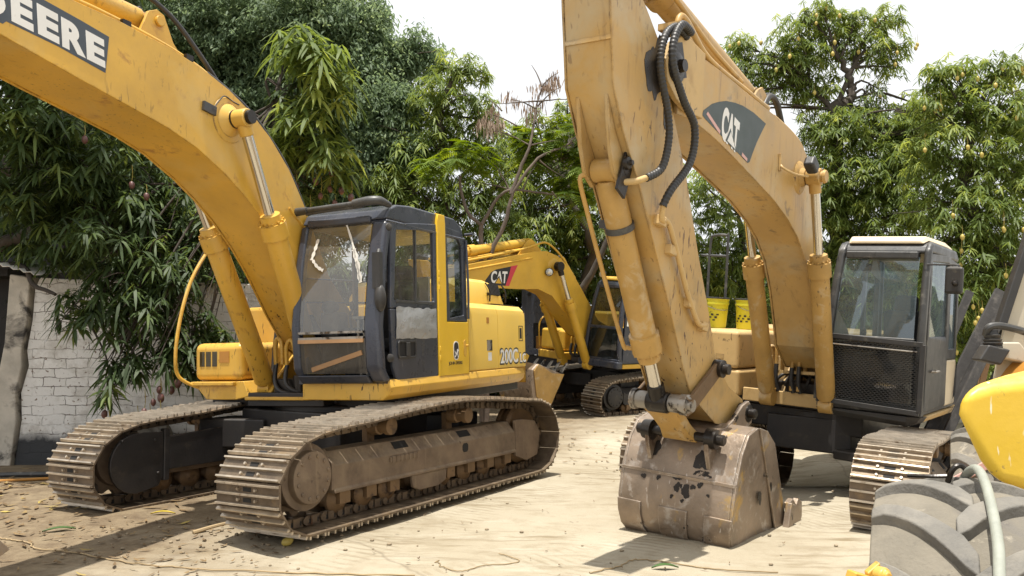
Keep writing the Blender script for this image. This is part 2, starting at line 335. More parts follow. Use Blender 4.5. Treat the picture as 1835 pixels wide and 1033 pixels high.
def ground_mat():
    m, nt, b, oc, out = new_mat('dusty concrete yard')
    big = _noise(nt, oc, 0.42, 8, 0.62)
    c = _mix(nt, _ramp(nt, big, 0.34, 0.66), (0.305, 0.260, 0.182), (0.405, 0.360, 0.274))
    # raking scuffs left by tracks
    sv = _mapped(nt, oc, scale=(1.5, 8, 1), rot=(0, 0, R_(24)))
    st = _ramp(nt, _noise(nt, sv, 1.0, 6, 0.62), 0.50, 0.68)
    msk = _ramp(nt, _noise(nt, oc, 0.55, 4, 0.5), 0.43, 0.55)
    mu = nt.nodes.new("ShaderNodeMath"); mu.operation = 'MULTIPLY'
    nt.links.new(st, mu.inputs[0]); nt.links.new(msk, mu.inputs[1])
    mu2 = nt.nodes.new("ShaderNodeMath"); mu2.operation = 'MULTIPLY'; mu2.inputs[1].default_value = 0.9
    nt.links.new(mu.outputs[0], mu2.inputs[0])
    c = _mix(nt, mu2.outputs[0], c, (0.205, 0.16, 0.095))
    sv2 = _mapped(nt, oc, scale=(1.0, 4.5, 1), rot=(0, 0, R_(-18)), loc=(3, 1, 0))
    st2 = nt.nodes.new("ShaderNodeMath"); st2.operation = 'MULTIPLY'; st2.inputs[1].default_value = 0.35
    nt.links.new(_ramp(nt, _noise(nt, sv2, 1.0, 5, 0.6), 0.56, 0.70), st2.inputs[0])
    c = _mix(nt, st2.outputs[0], c, (0.50, 0.46, 0.38))
    # brown soil under the mango tree and along the back of the yard
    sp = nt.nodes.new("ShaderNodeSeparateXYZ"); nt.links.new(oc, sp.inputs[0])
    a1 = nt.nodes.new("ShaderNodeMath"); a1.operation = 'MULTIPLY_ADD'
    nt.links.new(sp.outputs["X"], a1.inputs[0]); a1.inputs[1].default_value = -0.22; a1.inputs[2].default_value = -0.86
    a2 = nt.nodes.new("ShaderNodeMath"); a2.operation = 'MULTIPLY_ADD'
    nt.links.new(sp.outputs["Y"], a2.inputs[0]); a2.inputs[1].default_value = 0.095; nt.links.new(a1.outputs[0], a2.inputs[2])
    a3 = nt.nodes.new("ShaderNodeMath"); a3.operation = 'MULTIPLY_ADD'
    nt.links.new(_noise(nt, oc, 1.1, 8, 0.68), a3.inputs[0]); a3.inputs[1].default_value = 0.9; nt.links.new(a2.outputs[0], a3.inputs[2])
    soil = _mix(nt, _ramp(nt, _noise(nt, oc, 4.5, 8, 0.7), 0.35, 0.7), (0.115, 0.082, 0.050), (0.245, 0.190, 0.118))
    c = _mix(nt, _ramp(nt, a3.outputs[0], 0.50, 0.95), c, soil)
    c = _mix(nt, _ramp(nt, _noise(nt, oc, 9, 7, 0.7, 0.5), 0.66, 0.72), c, (0.13, 0.10, 0.068))
    c = _mix(nt, _ramp(nt, _noise(nt, oc, 2.0, 7, 0.7, 1.5), 0.68, 0.73), c, (0.19, 0.155, 0.105))
    vo = nt.nodes.new("ShaderNodeTexVoronoi"); vo.feature = 'DISTANCE_TO_EDGE'; vo.inputs["Scale"].default_value = 0.22
    wv = nt.nodes.new("ShaderNodeMix"); wv.data_type = 'VECTOR'; wv.inputs[0].default_value = 0.25
    nz = nt.nodes.new("ShaderNodeTexNoise"); nz.inputs["Scale"].default_value = 1.6; nz.inputs["Detail"].default_value = 6
    nt.links.new(oc, nz.inputs["Vector"]); nt.links.new(oc, wv.inputs[4]); nt.links.new(nz.outputs["Color"], wv.inputs[5])
    nt.links.new(wv.outputs[1], vo.inputs["Vector"])
    c = _mix(nt, _ramp(nt, vo.outputs["Distance"], 0.0008, 0.003, (0.45, 0.45, 0.45, 1), (0, 0, 0, 1)), c, (0.12, 0.095, 0.065))
    prints = None
    for rot, v0, wd in ((31.6, -4.55, .62), (31.6, -2.75, .60), (58.0, -5.2, .6)):
        a = R_(rot); dots = []
        for vec_ in ((math.sin(a), math.cos(a), 0), (math.cos(a), -math.sin(a), 0)):
            d_ = nt.nodes.new("ShaderNodeVectorMath"); d_.operation = 'DOT_PRODUCT'; nt.links.new(oc, d_.inputs[0]); d_.inputs[1].default_value = vec_; dots.append(d_.outputs["Value"])
        sn = nt.nodes.new("ShaderNodeMath"); sn.operation = 'MULTIPLY'; nt.links.new(dots[0], sn.inputs[0]); sn.inputs[1].default_value = 2 * math.pi / 0.095
        s2 = nt.nodes.new("ShaderNodeMath"); s2.operation = 'SINE'; nt.links.new(sn.outputs[0], s2.inputs[0])
        bar = _ramp(nt, s2.outputs[0], 0.25, 0.75)
        dv = nt.nodes.new("ShaderNodeMath"); dv.operation = 'SUBTRACT'; nt.links.new(dots[1], dv.inputs[0]); dv.inputs[1].default_value = v0
        ab = nt.nodes.new("ShaderNodeMath"); ab.operation = 'ABSOLUTE'; nt.links.new(dv.outputs[0], ab.inputs[0])
        band = _ramp(nt, ab.outputs[0], wd / 2 - .05, wd / 2 + .03, (1, 1, 1, 1), (0, 0, 0, 1))
        m1 = nt.nodes.new("ShaderNodeMath"); m1.operation = 'MULTIPLY'; nt.links.new(bar, m1.inputs[0]); nt.links.new(band, m1.inputs[1])
        m2 = nt.nodes.new("ShaderNodeMath"); m2.operation = 'MULTIPLY'; nt.links.new(m1.outputs[0], m2.inputs[0]); nt.links.new(_ramp(nt, _noise(nt, _mapped(nt, oc, loc=(v0, 2, 0)), 1.1, 6, 0.7), 0.46, 0.62), m2.inputs[1])
        if prints is None: prints = m2.outputs[0]
        else:
            ad_ = nt.nodes.new("ShaderNodeMath"); ad_.operation = 'MAXIMUM'; nt.links.new(prints, ad_.inputs[0]); nt.links.new(m2.outputs[0], ad_.inputs[1]); prints = ad_.outputs[0]
    pf = nt.nodes.new("ShaderNodeMath"); pf.operation = 'MULTIPLY'; nt.links.new(prints, pf.inputs[0]); pf.inputs[1].default_value = 0.55
    gr = _noise(nt, oc, 75, 4, 0.8)
    c = _mix(nt, _ramp(nt, gr, 0.56, 0.72, (0, 0, 0, 1), (.55, .55, .55, 1)), c, (0.18, 0.145, 0.098))
    c = _mix(nt, _ramp(nt, _noise(nt, oc, 3.2, 8, 0.75), 0.50, 0.72, (0, 0, 0, 1), (.6, .6, .6, 1)), c, (0.235, 0.190, 0.122))
    c = _mix(nt, pf.outputs[0], c, (0.225, 0.18, 0.115))
    c = _mix(nt, _ramp(nt, _noise(nt, _mapped(nt, oc, loc=(9, 5, 0)), 1.3, 7, 0.7, 0.8), 0.665, 0.70), c, (0.15, 0.12, 0.085))
    nt.links.new(c, b.inputs["Base Color"])
    b.inputs["Roughness"].default_value = 0.9
    b.inputs["Specular IOR Level"].default_value = 0.25
    bp = nt.nodes.new("ShaderNodeBump"); bp.inputs["Strength"].default_value = 0.55; bp.inputs["Distance"].default_value = 0.02
    hh = nt.nodes.new("ShaderNodeMath"); hh.operation = 'MULTIPLY_ADD'
    nt.links.new(_noise(nt, oc, 28, 8, 0.75), hh.inputs[0]); hh.inputs[1].default_value = 0.9
    h3 = nt.nodes.new("ShaderNodeMath"); h3.operation = 'MULTIPLY_ADD'; nt.links.new(prints, h3.inputs[0]); h3.inputs[1].default_value = -0.9; nt.links.new(mu.outputs[0], h3.inputs[2])
    nt.links.new(h3.outputs[0], hh.inputs[2])
    nt.links.new(hh.outputs[0], bp.inputs["Height"]); nt.links.new(bp.outputs[0], b.inputs["Normal"])
    return m
M['ground'] = ground_mat()

# ------------------------------------------------------------------ mesh helpers
class Frame:
    """local axes: x forward, y to the operator's left, z up; yaw 0 faces the camera"""
    def __init__(s, o, yaw, roll=0.0, nose_up=0.0):
        y = R_(yaw)
        f = Vector((-math.sin(y), -math.cos(y), 0)); l = Vector((math.cos(y), -math.sin(y), 0)); u = Vector((0, 0, 1))
        r = R_(roll)
        l, u = math.cos(r) * l - math.sin(r) * u, math.cos(r) * u + math.sin(r) * l
        p = R_(nose_up)
        f, u = math.cos(p) * f + math.sin(p) * u, math.cos(p) * u - math.sin(p) * f
        s.o, s.f, s.l, s.u = Vector(o), f, l, u
    def __call__(s, p):
        return s.o + s.f * p[0] + s.l * p[1] + s.u * p[2]
WORLD = lambda p: Vector(p)

def catmull(pts, k=6, closed=False):
    P = [Vector(p) for p in pts]; n = len(P); out = []
    if n < 3: return P
    rng = range(n) if closed else range(n - 1)
    for i in rng:
        if closed: a, b, c, d = P[(i - 1) % n], P[i], P[(i + 1) % n], P[(i + 2) % n]
        else: a, b, c, d = P[max(i - 1, 0)], P[i], P[i + 1], P[min(i + 2, n - 1)]
        for j in range(k):
            t = j / k
            out.append(0.5 * ((2 * b) + (c - a) * t + (2 * a - 5 * b + 4 * c - d) * t * t + (3 * b - a - 3 * c + d) * t ** 3))
    if not closed: out.append(P[-1])
    return out

class MB:
    def __init__(s): s.v, s.f, s.mi, s.cur = [], [], [], 0
    def mat(s, i): s.cur = i; return s
    def add(s, vs, fs):
        b = len(s.v); s.v += [tuple(p) for p in vs]
        for f in fs: s.f.append(tuple(b + i for i in f)); s.mi.append(s.cur)
        return s
    def box(s, x0, x1, y0, y1, z0, z1):
        return s.add([(x0, y0, z0), (x1, y0, z0), (x1, y1, z0), (x0, y1, z0), (x0, y0, z1), (x1, y0, z1), (x1, y1, z1), (x0, y1, z1)],
                     [(0, 3, 2, 1), (4, 5, 6, 7), (0, 1, 5, 4), (1, 2, 6, 5), (2, 3, 7, 6), (3, 0, 4, 7)])
    def obox(s, c, ax, ay, az):
        c, ax, ay, az = Vector(c), Vector(ax), Vector(ay), Vector(az)
        return s.add([c + i * ax + j * ay + k * az for k in (-1, 1) for i, j in ((-1, -1), (1, -1), (1, 1), (-1, 1))],
                     [(0, 3, 2, 1), (4, 5, 6, 7), (0, 1, 5, 4), (1, 2, 6, 5), (2, 3, 7, 6), (3, 0, 4, 7)])
    def beam(s, p0, p1, w, h, up=(0, 0, 1)):
        p0, p1 = Vector(p0), Vector(p1); d = (p1 - p0)
        t = d.normalized(); side = t.cross(Vector(up)).normalized(); n = side.cross(t)
        return s.obox((p0 + p1) / 2, d / 2, side * w / 2, n * h / 2)
    def prism(s, prof, a0, a1, axis='y'):
        n = len(prof)
        def P(u, w, a): return (u, a, w) if axis == 'y' else ((a, u, w) if axis == 'x' else (u, w, a))
        return s.add([P(u, w, a0) for u, w in prof] + [P(u, w, a1) for u, w in prof],
                     [tuple(range(n)), tuple(range(2 * n - 1, n - 1, -1))] + [(i, i + n, (i + 1) % n + n, (i + 1) % n) for i in range(n)])
    def ring(s, outer, inner, a0, a1, axis='y'):
        n = len(outer)
        def P(u, w, a): return (u, a, w) if axis == 'y' else ((a, u, w) if axis == 'x' else (u, w, a))
        vs = [P(u, w, a0) for u, w in outer] + [P(u, w, a0) for u, w in inner] + [P(u, w, a1) for u, w in outer] + [P(u, w, a1) for u, w in inner]
        fs = []
        for i in range(n):
            j = (i + 1) % n
            fs += [(i, j, n + j, n + i), (2 * n + i, 3 * n + i, 3 * n + j, 2 * n + j), (i, 2 * n + i, 2 * n + j, j), (n + i, n + j, 3 * n + j, 3 * n + i)]
        return s.add(vs, fs)
    def cyl(s, p0, p1, r0, r1=None, n=20, caps=True):
        r1 = r0 if r1 is None else r1
        p0, p1 = Vector(p0), Vector(p1); t = (p1 - p0).normalized()
        a = t.orthogonal().normalized(); b = t.cross(a)
        vs = []
        for p, r in ((p0, r0), (p1, r1)):
            vs += [p + r * (math.cos(2 * math.pi * i / n) * a + math.sin(2 * math.pi * i / n) * b) for i in range(n)]
        fs = [(i, (i + 1) % n, n + (i + 1) % n, n + i) for i in range(n)]
        if caps: fs += [tuple(range(n - 1, -1, -1)), tuple(range(n, 2 * n))]
        return s.add(vs, fs)
    def lathe(s, p0, t, prof, n=28):
        """prof: list of (distance along t, radius), closed with caps"""
        p0, t = Vector(p0), Vector(t).normalized(); a = t.orthogonal().normalized(); b = t.cross(a); m = len(prof)
        vs = [p0 + t * d + r * (math.cos(2 * math.pi * i / n) * a + math.sin(2 * math.pi * i / n) * b) for d, r in prof for i in range(n)]
        fs = [(k * n + i, k * n + (i + 1) % n, (k + 1) * n + (i + 1) % n, (k + 1) * n + i) for k in range(m - 1) for i in range(n)]
        fs += [tuple(range(n - 1, -1, -1)), tuple(range((m - 1) * n, m * n))]
        return s.add(vs, fs)
    def tube(s, pts, r, n=8, smooth=5, rib=0.0):
        P = catmull(pts, smooth) if smooth else [Vector(p) for p in pts]
        if rib:
            Q = [P[0]]
            for a, b in zip(P, P[1:]):
                k = max(1, int((b - a).length / 0.0065))
                Q += [a + (b - a) * (i / k) for i in range(1, k + 1)]
            P = Q
        m = len(P); rad = [(r[min(int(i / max(1, m - 1) * (len(r) - 1)), len(r) - 1)] if isinstance(r, (list, tuple)) else r) for i in range(m)]
        if isinstance(r, (list, tuple)):
            rad = [float(np.interp(i / max(1, m - 1), np.linspace(0, 1, len(r)), r)) for i in range(m)]
        t0 = (P[1] - P[0]).normalized(); a = t0.orthogonal().normalized()
        vs, fs = [], []
        for i in range(m):
            t = (P[min(i + 1, m - 1)] - P[max(i - 1, 0)]).normalized()
            a = (a - t * a.dot(t)).normalized(); b = t.cross(a)
            rr = rad[i] + (rib if (i // 2) % 2 else 0)
            vs += [P[i] + rr * (math.cos(2 * math.pi * k / n) * a + math.sin(2 * math.pi * k / n) * b) for k in range(n)]
        for i in range(m - 1):
            fs += [(i * n + k, i * n + (k + 1) % n, (i + 1) * n + (k + 1) % n, (i + 1) * n + k) for k in range(n)]
        fs += [tuple(range(n - 1, -1, -1)), tuple(range((m - 1) * n, m * n))]
        return s.add(vs, fs)
    def loft(s, loops, caps=True):
        n = len(loops[0]); m = len(loops)
        vs = [p for L in loops for p in L]
        fs = [(k * n + i, k * n + (i + 1) % n, (k + 1) * n + (i + 1) % n, (k + 1) * n + i) for k in range(m - 1) for i in range(n)]
        if caps: fs += [tuple(range(n - 1, -1, -1)), tuple(range((m - 1) * n, m * n))]
        return s.add(vs, fs)
    def ball(s, c, rx, ry, rz, n=12, m=8):
        c = Vector(c); vs = [c + Vector((0, 0, -rz))]
        for j in range(1, m):
            ph = -math.pi / 2 + math.pi * j / m
            vs += [c + Vector((rx * math.cos(ph) * math.cos(2 * math.pi * i / n), ry * math.cos(ph) * math.sin(2 * math.pi * i / n), rz * math.sin(ph))) for i in range(n)]
        vs.append(c + Vector((0, 0, rz))); T = len(vs) - 1
        fs = [(0, 1 + (i + 1) % n, 1 + i) for i in range(n)] + [(T, 1 + (m - 2) * n + i, 1 + (m - 2) * n + (i + 1) % n) for i in range(n)]
        fs += [(1 + j * n + i, 1 + j * n + (i + 1) % n, 1 + (j + 1) * n + (i + 1) % n, 1 + (j + 1) * n + i) for j in range(m - 2) for i in range(n)]
        return s.add(vs, fs)
    def sheet(s, rows):
        """open grid of points"""
        n = len(rows[0])
        return s.add([p for r in rows for p in r], [(k * n + i, k * n + i + 1, (k + 1) * n + i + 1, (k + 1) * n + i) for k in range(len(rows) - 1) for i in range(n - 1)])
    def build(s, name, mats, parent=None, fr=WORLD, bevel=0.0, angle=35.0, seg=2, fixn=True, label=None):
        root = parent
        while root is not None and root.parent is not None: root = root.parent
        off = root.location if root is not None else Vector((0, 0, 0))
        me = bpy.data.meshes.new(name)
        me.from_pydata([fr(p) - off for p in s.v], [], s.f)
        if not isinstance(mats, (list, tuple)): mats = [mats]
        for m in mats: me.materials.append(M[m] if isinstance(m, str) else m)
        me.polygons.foreach_set("material_index", s.mi)
        if fixn:
            bm = bmesh.new(); bm.from_mesh(me); bmesh.ops.recalc_face_normals(bm, faces=bm.faces); bm.to_mesh(me); bm.free()
        me.shade_smooth()
        me.set_sharp_from_angle(angle=R_(angle))
        o = bpy.data.objects.new(name, me)
        COL.objects.link(o)
        if parent is not None: o.parent = parent
        if bevel:
            bv = o.modifiers.new("Bevel", 'BEVEL'); bv.width = bevel; bv.segments = seg; bv.limit_method = 'ANGLE'; bv.angle_limit = R_(30)
            bv.harden_normals = True
        if label: o['label'] = label
        return o

def thing(name, label, cat, loc, group=None):
    o = bpy.data.objects.new(name, None); COL.objects.link(o)
    o.location = loc; o.empty_display_size = 0.3
    o['label'] = label; o['category'] = cat
    if group: o['group'] = group
    return o
def tag(o, label, cat, group=None):
    o['label'] = label; o['category'] = cat
    if group: o['group'] = group
    return o
def structure(o): o['kind'] = 'structure'; return o
def stuff(o, label=None, cat=None):
    o['kind'] = 'stuff'
    if label: o['label'] = label; o['category'] = cat
    return o

def text(name, s, m, parent, fr, org, right, up, w, h, thick=0.003, bold=0.0, label=None):
    """lettering fitted to a w x h box whose lower left corner is org"""
    cu = bpy.data.curves.new(name, 'FONT'); cu.body = s; cu.extrude = 0.01; cu.offset = bold; cu.resolution_u = 6
    t = bpy.data.objects.new(name, cu); COL.objects.link(t)
    bpy.context.view_layer.update()
    me = bpy.data.meshes.new_from_object(t.evaluated_get(bpy.context.evaluated_depsgraph_get()))
    bpy.data.objects.remove(t)
    co = np.zeros(len(me.vertices) * 3); me.vertices.foreach_get("co", co); co = co.reshape(-1, 3)
    lo, hi = co.min(0), co.max(0)
    right, up = Vector(right), Vector(up); nn = right.cross(up).normalized()
    root = parent
    while root.parent is not None: root = root.parent
    new = [fr(Vector(org) + right * ((p[0] - lo[0]) / (hi[0] - lo[0]) * w) + up * ((p[1] - lo[1]) / (hi[1] - lo[1]) * h) + nn * (thick if p[2] > 0 else 0.0)) - root.location for p in co]
    me.vertices.foreach_set("co", np.array([tuple(p) for p in new]).ravel())
    me.materials.clear(); me.materials.append(M[m])
    me.update()
    o = bpy.data.objects.new(name, me); COL.objects.link(o); o.parent = parent
    if label: o['label'] = label
    return o

def offset_poly(P, d):
    n = len(P); A = sum(P[i][0] * P[(i + 1) % n][1] - P[(i + 1) % n][0] * P[i][1] for i in range(n)); sg = 1 if A > 0 else -1
    out = []
    for i in range(n):
        a, b, c = Vector(P[i - 1]), Vector(P[i]), Vector(P[(i + 1) % n])
        e1, e2 = (b - a).normalized(), (c - b).normalized()
        n1, n2 = Vector((e1.y, -e1.x)) * sg, Vector((e2.y, -e2.x)) * sg
        m = (n1 + n2).normalized(); k = max(0.5, m.dot(n1))
        out.append(tuple(b + m * d / k))
    return out

# ------------------------------------------------------------------ ground
def gh(x, y):
    """height of the yard"""
    h = 0.012 * math.sin(x * 1.3 + y * 0.7) * math.sin(y * 0.9 - x * 0.4) + 0.008 * math.sin(3.1 * x + 1.2) * math.sin(2.7 * y)
    def g(cx, cy, sx, sy, a): return a * math.exp(-((x - cx) / sx) ** 2 - ((y - cy) / sy) ** 2)
    h += g(-1.9, 9.1, 3.2, 2.9, 0.055) + g(-2.35, 7.05, 0.55, 0.30, 0.035) + g(-4.0, 8.0, 0.75, 0.5, 0.03)
    h += g(-5.6, 9.6, 1.6, 1.4, 0.04) - g(3.8, 11.9, 1.9, 1.5, 0.42)
    return h
def ground():
    xs = np.unique(np.concatenate([np.linspace(-400, -12, 10), np.arange(-12, 12.01, 0.12), np.linspace(12, 400, 10)]))
    ys = np.unique(np.concatenate([np.linspace(-60, -1, 4), np.arange(-1, 16.01, 0.12), np.linspace(16, 40, 20), np.linspace(40, 900, 8)]))
    vs = [(x, y, gh(x, y) + (0.007 * (NPR.random() - 0.5) if abs(x) < 12 and y < 16 else 0)) for y in ys for x in xs]
    n = len(xs); b = MB(); b.add(vs, [(j * n + i, j * n + i + 1, (j + 1) * n + i + 1, (j + 1) * n + i) for j in range(len(ys) - 1) for i in range(n - 1)])
    return structure(b.build('ground', 'ground', fixn=False, angle=180))
ground()

# ------------------------------------------------------------------ excavator parts
def crawler(root, fr, yc, out, path, width, n, label=None, far=False, gauge_cover=False):
    """one track: the shoe chain, with frame, wheels and rollers as its own pieces; out = +1 / -1 is the outer side"""
    P = catmull([(p[0], 0, p[1]) for p in path], 12, closed=True)
    L = [0.0]
    for i in range(len(P)): L.append(L[-1] + (P[(i + 1) % len(P)] - P[i]).length)
    tot = L[-1]; pitch = tot / n; cx = sum(p.x for p in P) / len(P); cz = sum(p.z for p in P) / len(P)
    def at(sd):
        sd %= tot
        for i in range(len(P)):
            if L[i + 1] >= sd: return P[i].lerp(P[(i + 1) % len(P)], (sd - L[i]) / max(1e-9, L[i + 1] - L[i]))
    b = MB(); w = width / 2
    for k in range(n):
        p0, p1 = at(k * pitch), at((k + 1) * pitch)
        c = (p0 + p1) / 2; t = (p1 - p0).normalized(); nr = Vector((-t.z, 0, t.x))
        if nr.dot(c - Vector((cx, 0, cz))) < 0: nr = -nr
        h = pitch / 2
        jit = RNG.uniform(-0.004, 0.004)
        Y = Vector((0, 1, 0)); C = c + Y * yc
        b.mat(0)
        b.obox(C + nr * 0.008, t * (h * 0.97), Y * w, nr * 0.008)
        for a in (-0.86, -0.02, 0.78):
            b.mat(1)
            A = C + t * (a * h)
            q = [(-0.011, 0.016), (0.011, 0.016), (0.007, 0.044 + jit), (-0.007, 0.044 + jit)]
            vs = [A + t * u + nr * v + Y * yy for yy in (-w + 0.004, w - 0.004) for u, v in q]
            b.add(vs, [(0, 1, 2, 3), (7, 6, 5, 4), (0, 4, 5, 1), (1, 5, 6, 2), (2, 6, 7, 3), (3, 7, 4, 0)])
        b.mat(2)
        for a in (-0.45, 0.38):
            b.obox(C + t * (a * h) + nr * 0.0172, t * 0.017, Y * 0.045, nr * 0.0014)
        b.mat(1)
        if not far:
            for a in (-0.45, 0.38):
                for yy in (-0.098, 0.098):
                    b.cyl(C + t * (a * h) + Y * yy + nr * 0.014, C + t * (a * h) + Y * yy + nr * 0.034, 0.015, 0.012, n=6)
        b.mat(0)
        for yy in (-0.085, 0.085):
            b.obox(C + Y * yy - nr * 0.045, t * (h * 0.82), Y * 0.018, nr * 0.040)
            b.obox(C + Y * (yy * 1.22) - nr * 0.05, t * 0.035, Y * 0.012, nr * 0.032)
        if not far:
            b.mat(2)
            for yy in (-0.105, 0.105):
                for a in (-0.35, 0.35):
                    b.obox(C + Y * (yy + (0.0002 if yy > 0 else -0.0002)) + t * (a * h * 1.25) - nr * 0.04, t * 0.013, Y * 0.004, nr * 0.018)
            b.mat(0)
            b.cyl(p1 - nr * 0.05 + Y * (yc - 0.125), p1 - nr * 0.05 + Y * (yc + 0.125), 0.032, n=10)
    tr = b.build('crawler_track', ['shoe', 'ridge', 'dark'], root, fr, angle=30, label=label)
    zb = min(p.z for p in P); zt = max(p.z for p in P); xe = max(p.x for p in P)
    # frame beam
    f = MB(); o = out
    yo, yi = yc + o * 0.20, yc - o * 0.20
    sec = [(yi, zb + .24), (yo + o * .015, zb + .24), (yo + o * .015, zb + .265), (yo, zb + .275), (yo, zb + .47), (yo - o * .10, zb + .585), (yi + o * .10, zb + .585), (yi, zb + .47)]
    f.prism(sec, -1.46, 1.46, 'x')
    f.prism([(yo - o * .02, zb + .27), (yo + o * .012, zb + .27), (yo + o * .012, zb + .50), (yo - o * .10, zb + .61), (yi, zb + .61), (yi, zb + .27)], 1.4605, 1.495, 'x')
    # idler yoke at the rear end, wear pads
    f.prism([(-1.4605, zb + .20), (-1.4605, zb + .60), (-1.62, zb + .60), (-1.90, zb + .56), (-2.02, zb + .42), (-1.95, zb + .16), (-1.7, zb + .12)], yo - o * .035, yo + o * .006)
    f.prism([(0.42, zb + .24), (0.40, zb + .13), (0.30, zb + .09), (-.0, zb + .09), (-0.12, zb + .13), (-.14, zb + .24)], yo - o * .03, yo + o * .004)
    fo = f.build('track_frame', 'undercarriage' if not far else 'darkframe', tr, fr, bevel=0.012)
    if not far:
        d = MB()
        for x0, x1, z0, z1 in ((-.52, -.42, zb + .36, zb + .45), (-1.80, -1.72, zb + .44, zb + .452)):
            d.prism([(x0 + .02, z0), (x1 - .02, z0), (x1, z0 + (z1 - z0) * .25), (x1, z1 - (z1 - z0) * .25), (x1 - .02, z1), (x0 + .02, z1), (x0, z1 - (z1 - z0) * .25), (x0, z0 + (z1 - z0) * .25)], yo - .004 * o, yo + .003 * o)
        for x0, x1 in ((.42, .62), (-.62, -.42)):
            y0, y1 = yo - o * .035, yo - o * .085
            q = [(x0, y0, zb + .512), (x1, y0, zb + .512), (x1, y1, zb + .571), (x0, y1, zb + .571)]
            nn = Vector((0, o * .75, .66)) * .003
            d.add([Vector(p) + nn for p in q] + [Vector(p) - nn for p in q], [(0, 1, 2, 3), (7, 6, 5, 4), (0, 4, 5, 1), (1, 5, 6, 2), (2, 6, 7, 3), (3, 7, 4, 0)])
        d.build('slot', 'dark', tr, fr)
        lad = MB(); lad.obox((.52, yo + o * .006, zb + .43), (.22, 0, 0), (0, .006, 0), (0, 0, .022))
        for i in range(7): lad.obox((.34 + .06 * i, yo + o * .014, zb + .43), (.012, 0, 0), (0, .004, 0), (0, 0, .026))
        lad.build('weld_strip', 'undercarriage', tr, fr)
    xs = xe - 0.44; zc = zb + 0.42
    sp = MB()
    g = []
    for i in range(44):
        r = 0.335 if i % 4 in (0, 1) else 0.285
        g.append((xs + r * math.cos(2 * math.pi * i / 44), zc + r * math.sin(2 * math.pi * i / 44)))
    sp.prism(g, yc - .03, yc + .03)
    sp.lathe((xs, yc, zc), (0, o, 0), [(-.1, .24), (.05, .25), (.15, .27), (.19, .27), (.20, .215), (.262, .21), (.268, .195)], 36)
    for i in range(12):
        a = 2 * math.pi * (i + .5) / 12
        sp.cyl((xs + .17 * math.cos(a), yc + o * .262, zc + .17 * math.sin(a)), (xs + .17 * math.cos(a), yc + o * .281, zc + .17 * math.sin(a)), .019, .016, n=6)
    sp.build('drive_sprocket', 'undercarriage' if not far else 'darkframe', tr, fr, bevel=.006)
    idl = MB()
    idl.lathe((-xe + .43, yc - .1, zc), (0, 1, 0), [(0, .30), (.03, .34), (.07, .34), (.075, .31), (.125, .31), (.13, .34), (.17, .34), (.2, .30)], 32)
    idl.build('idler_wheel', 'roller', tr, fr)
    for i, x in enumerate((1.32, .98, .66, .14, -.22, -.58, -.95, -1.3)):
        if far and i % 2: continue
        r = MB(); r.lathe((x, yc - .16, zb + .165), (0, 1, 0), [(0, .05), (.03, .09), (.06, .125), (.09, .125), (.1, .085), (.22, .085), (.23, .125), (.26, .125), (.29, .09), (.32, .05)], 18)
        r.obox((x, yc + o * .175, zb + .20), (.065, 0, 0), (0, .022, 0), (0, 0, .06))
        r.build('track_roller', 'roller', tr, fr)
    for x in (.72, -.52):
        r = MB(); r.lathe((x, yc - o * .04, zt - .155), (0, o, 0), [(0, .05), (.02, .085), (.12, .08), (.13, .065), (.20, .065), (.205, .08), (.255, .078), (.262, .06)], 20)
        r.box(x - .05, x + .05, yc - .1, yc - .04, zb + .55, zt - .13)
        r.build('carrier_roller', 'roller', tr, fr)
    if gauge_cover:
        # rounded motor guard seen on the inner face of the far track
        c = MB(); pts = []
        for i in range(13):
            a = math.pi * (0.5 - i / 12.0)
            pts.append((xs - .02 + .28 * math.cos(a), zb + .40 + .285 * math.sin(a)))
        pts = [(1.46, zb + .675)] + pts + [(xs - .25, zb + .155), (1.46, zb + .25)]
        yy = yc - o * .31
        c.prism(pts, yy - .02, yy + .02)
        c.box(1.40, 1.46, yy - .035, yy + .035, zb + .20, zb + .70)
        for x, z in ((1.56, zb + .6), (1.52, zb + .28), (1.9, zb + .62)): c.cyl((x, yy, z), (x, yy - o * .035, z), .018, n=6)
        c.prism([(1.40, zb + .62), (1.40, zb + .30), (.8, zb + .30), (.2, zb + .36), (-1.4, zb + .36), (-1.4, zb + .66), (.4, zb + .68)], yy - .015, yy + .03)
        c.build('motor_guard', 'darkframe', tr, fr, bevel=.01)
    return tr

def carbody(root, fr, mat_='darkframe', z=0.0, k=1.0, leg=.70):
    b = MB()
    b.prism([(-.8 * k, -.75 * k), (.8 * k, -.75 * k), (.8 * k, .75 * k), (-.8 * k, .75 * k)], .42 + z, .80 + z, 'z')
    for sx in (-1, 1):
        for sy in (-1, 1):
            q0 = [(sx * .30, sy * .5), (sx * .85, sy * .35), (sx * 1.15, sy * 1.0), (sx * .72, sy * 1.02)]
            b.prism(q0, .40 + z, leg + z, 'z')
    b.lathe((0, 0, .78 + z), (0, 0, 1), [(0, .78 * k), (.08, .78 * k), (.09, .70 * k), (.24, .70 * k)], 40)
    return b.build('carbody', mat_, root, fr, bevel=.02)

def boom(root, fr, top, bot, h, mat_, lip=.014):
    prof = top + bot[::-1]
    b = MB(); b.prism(prof, -h + .02, h - .02)
    out = offset_poly(prof, lip)
    b.prism(out, h - .0195, h); b.prism(out, -h, -h + .0195)
    return b.build('boom', mat_, root, fr, bevel=.006, angle=25)

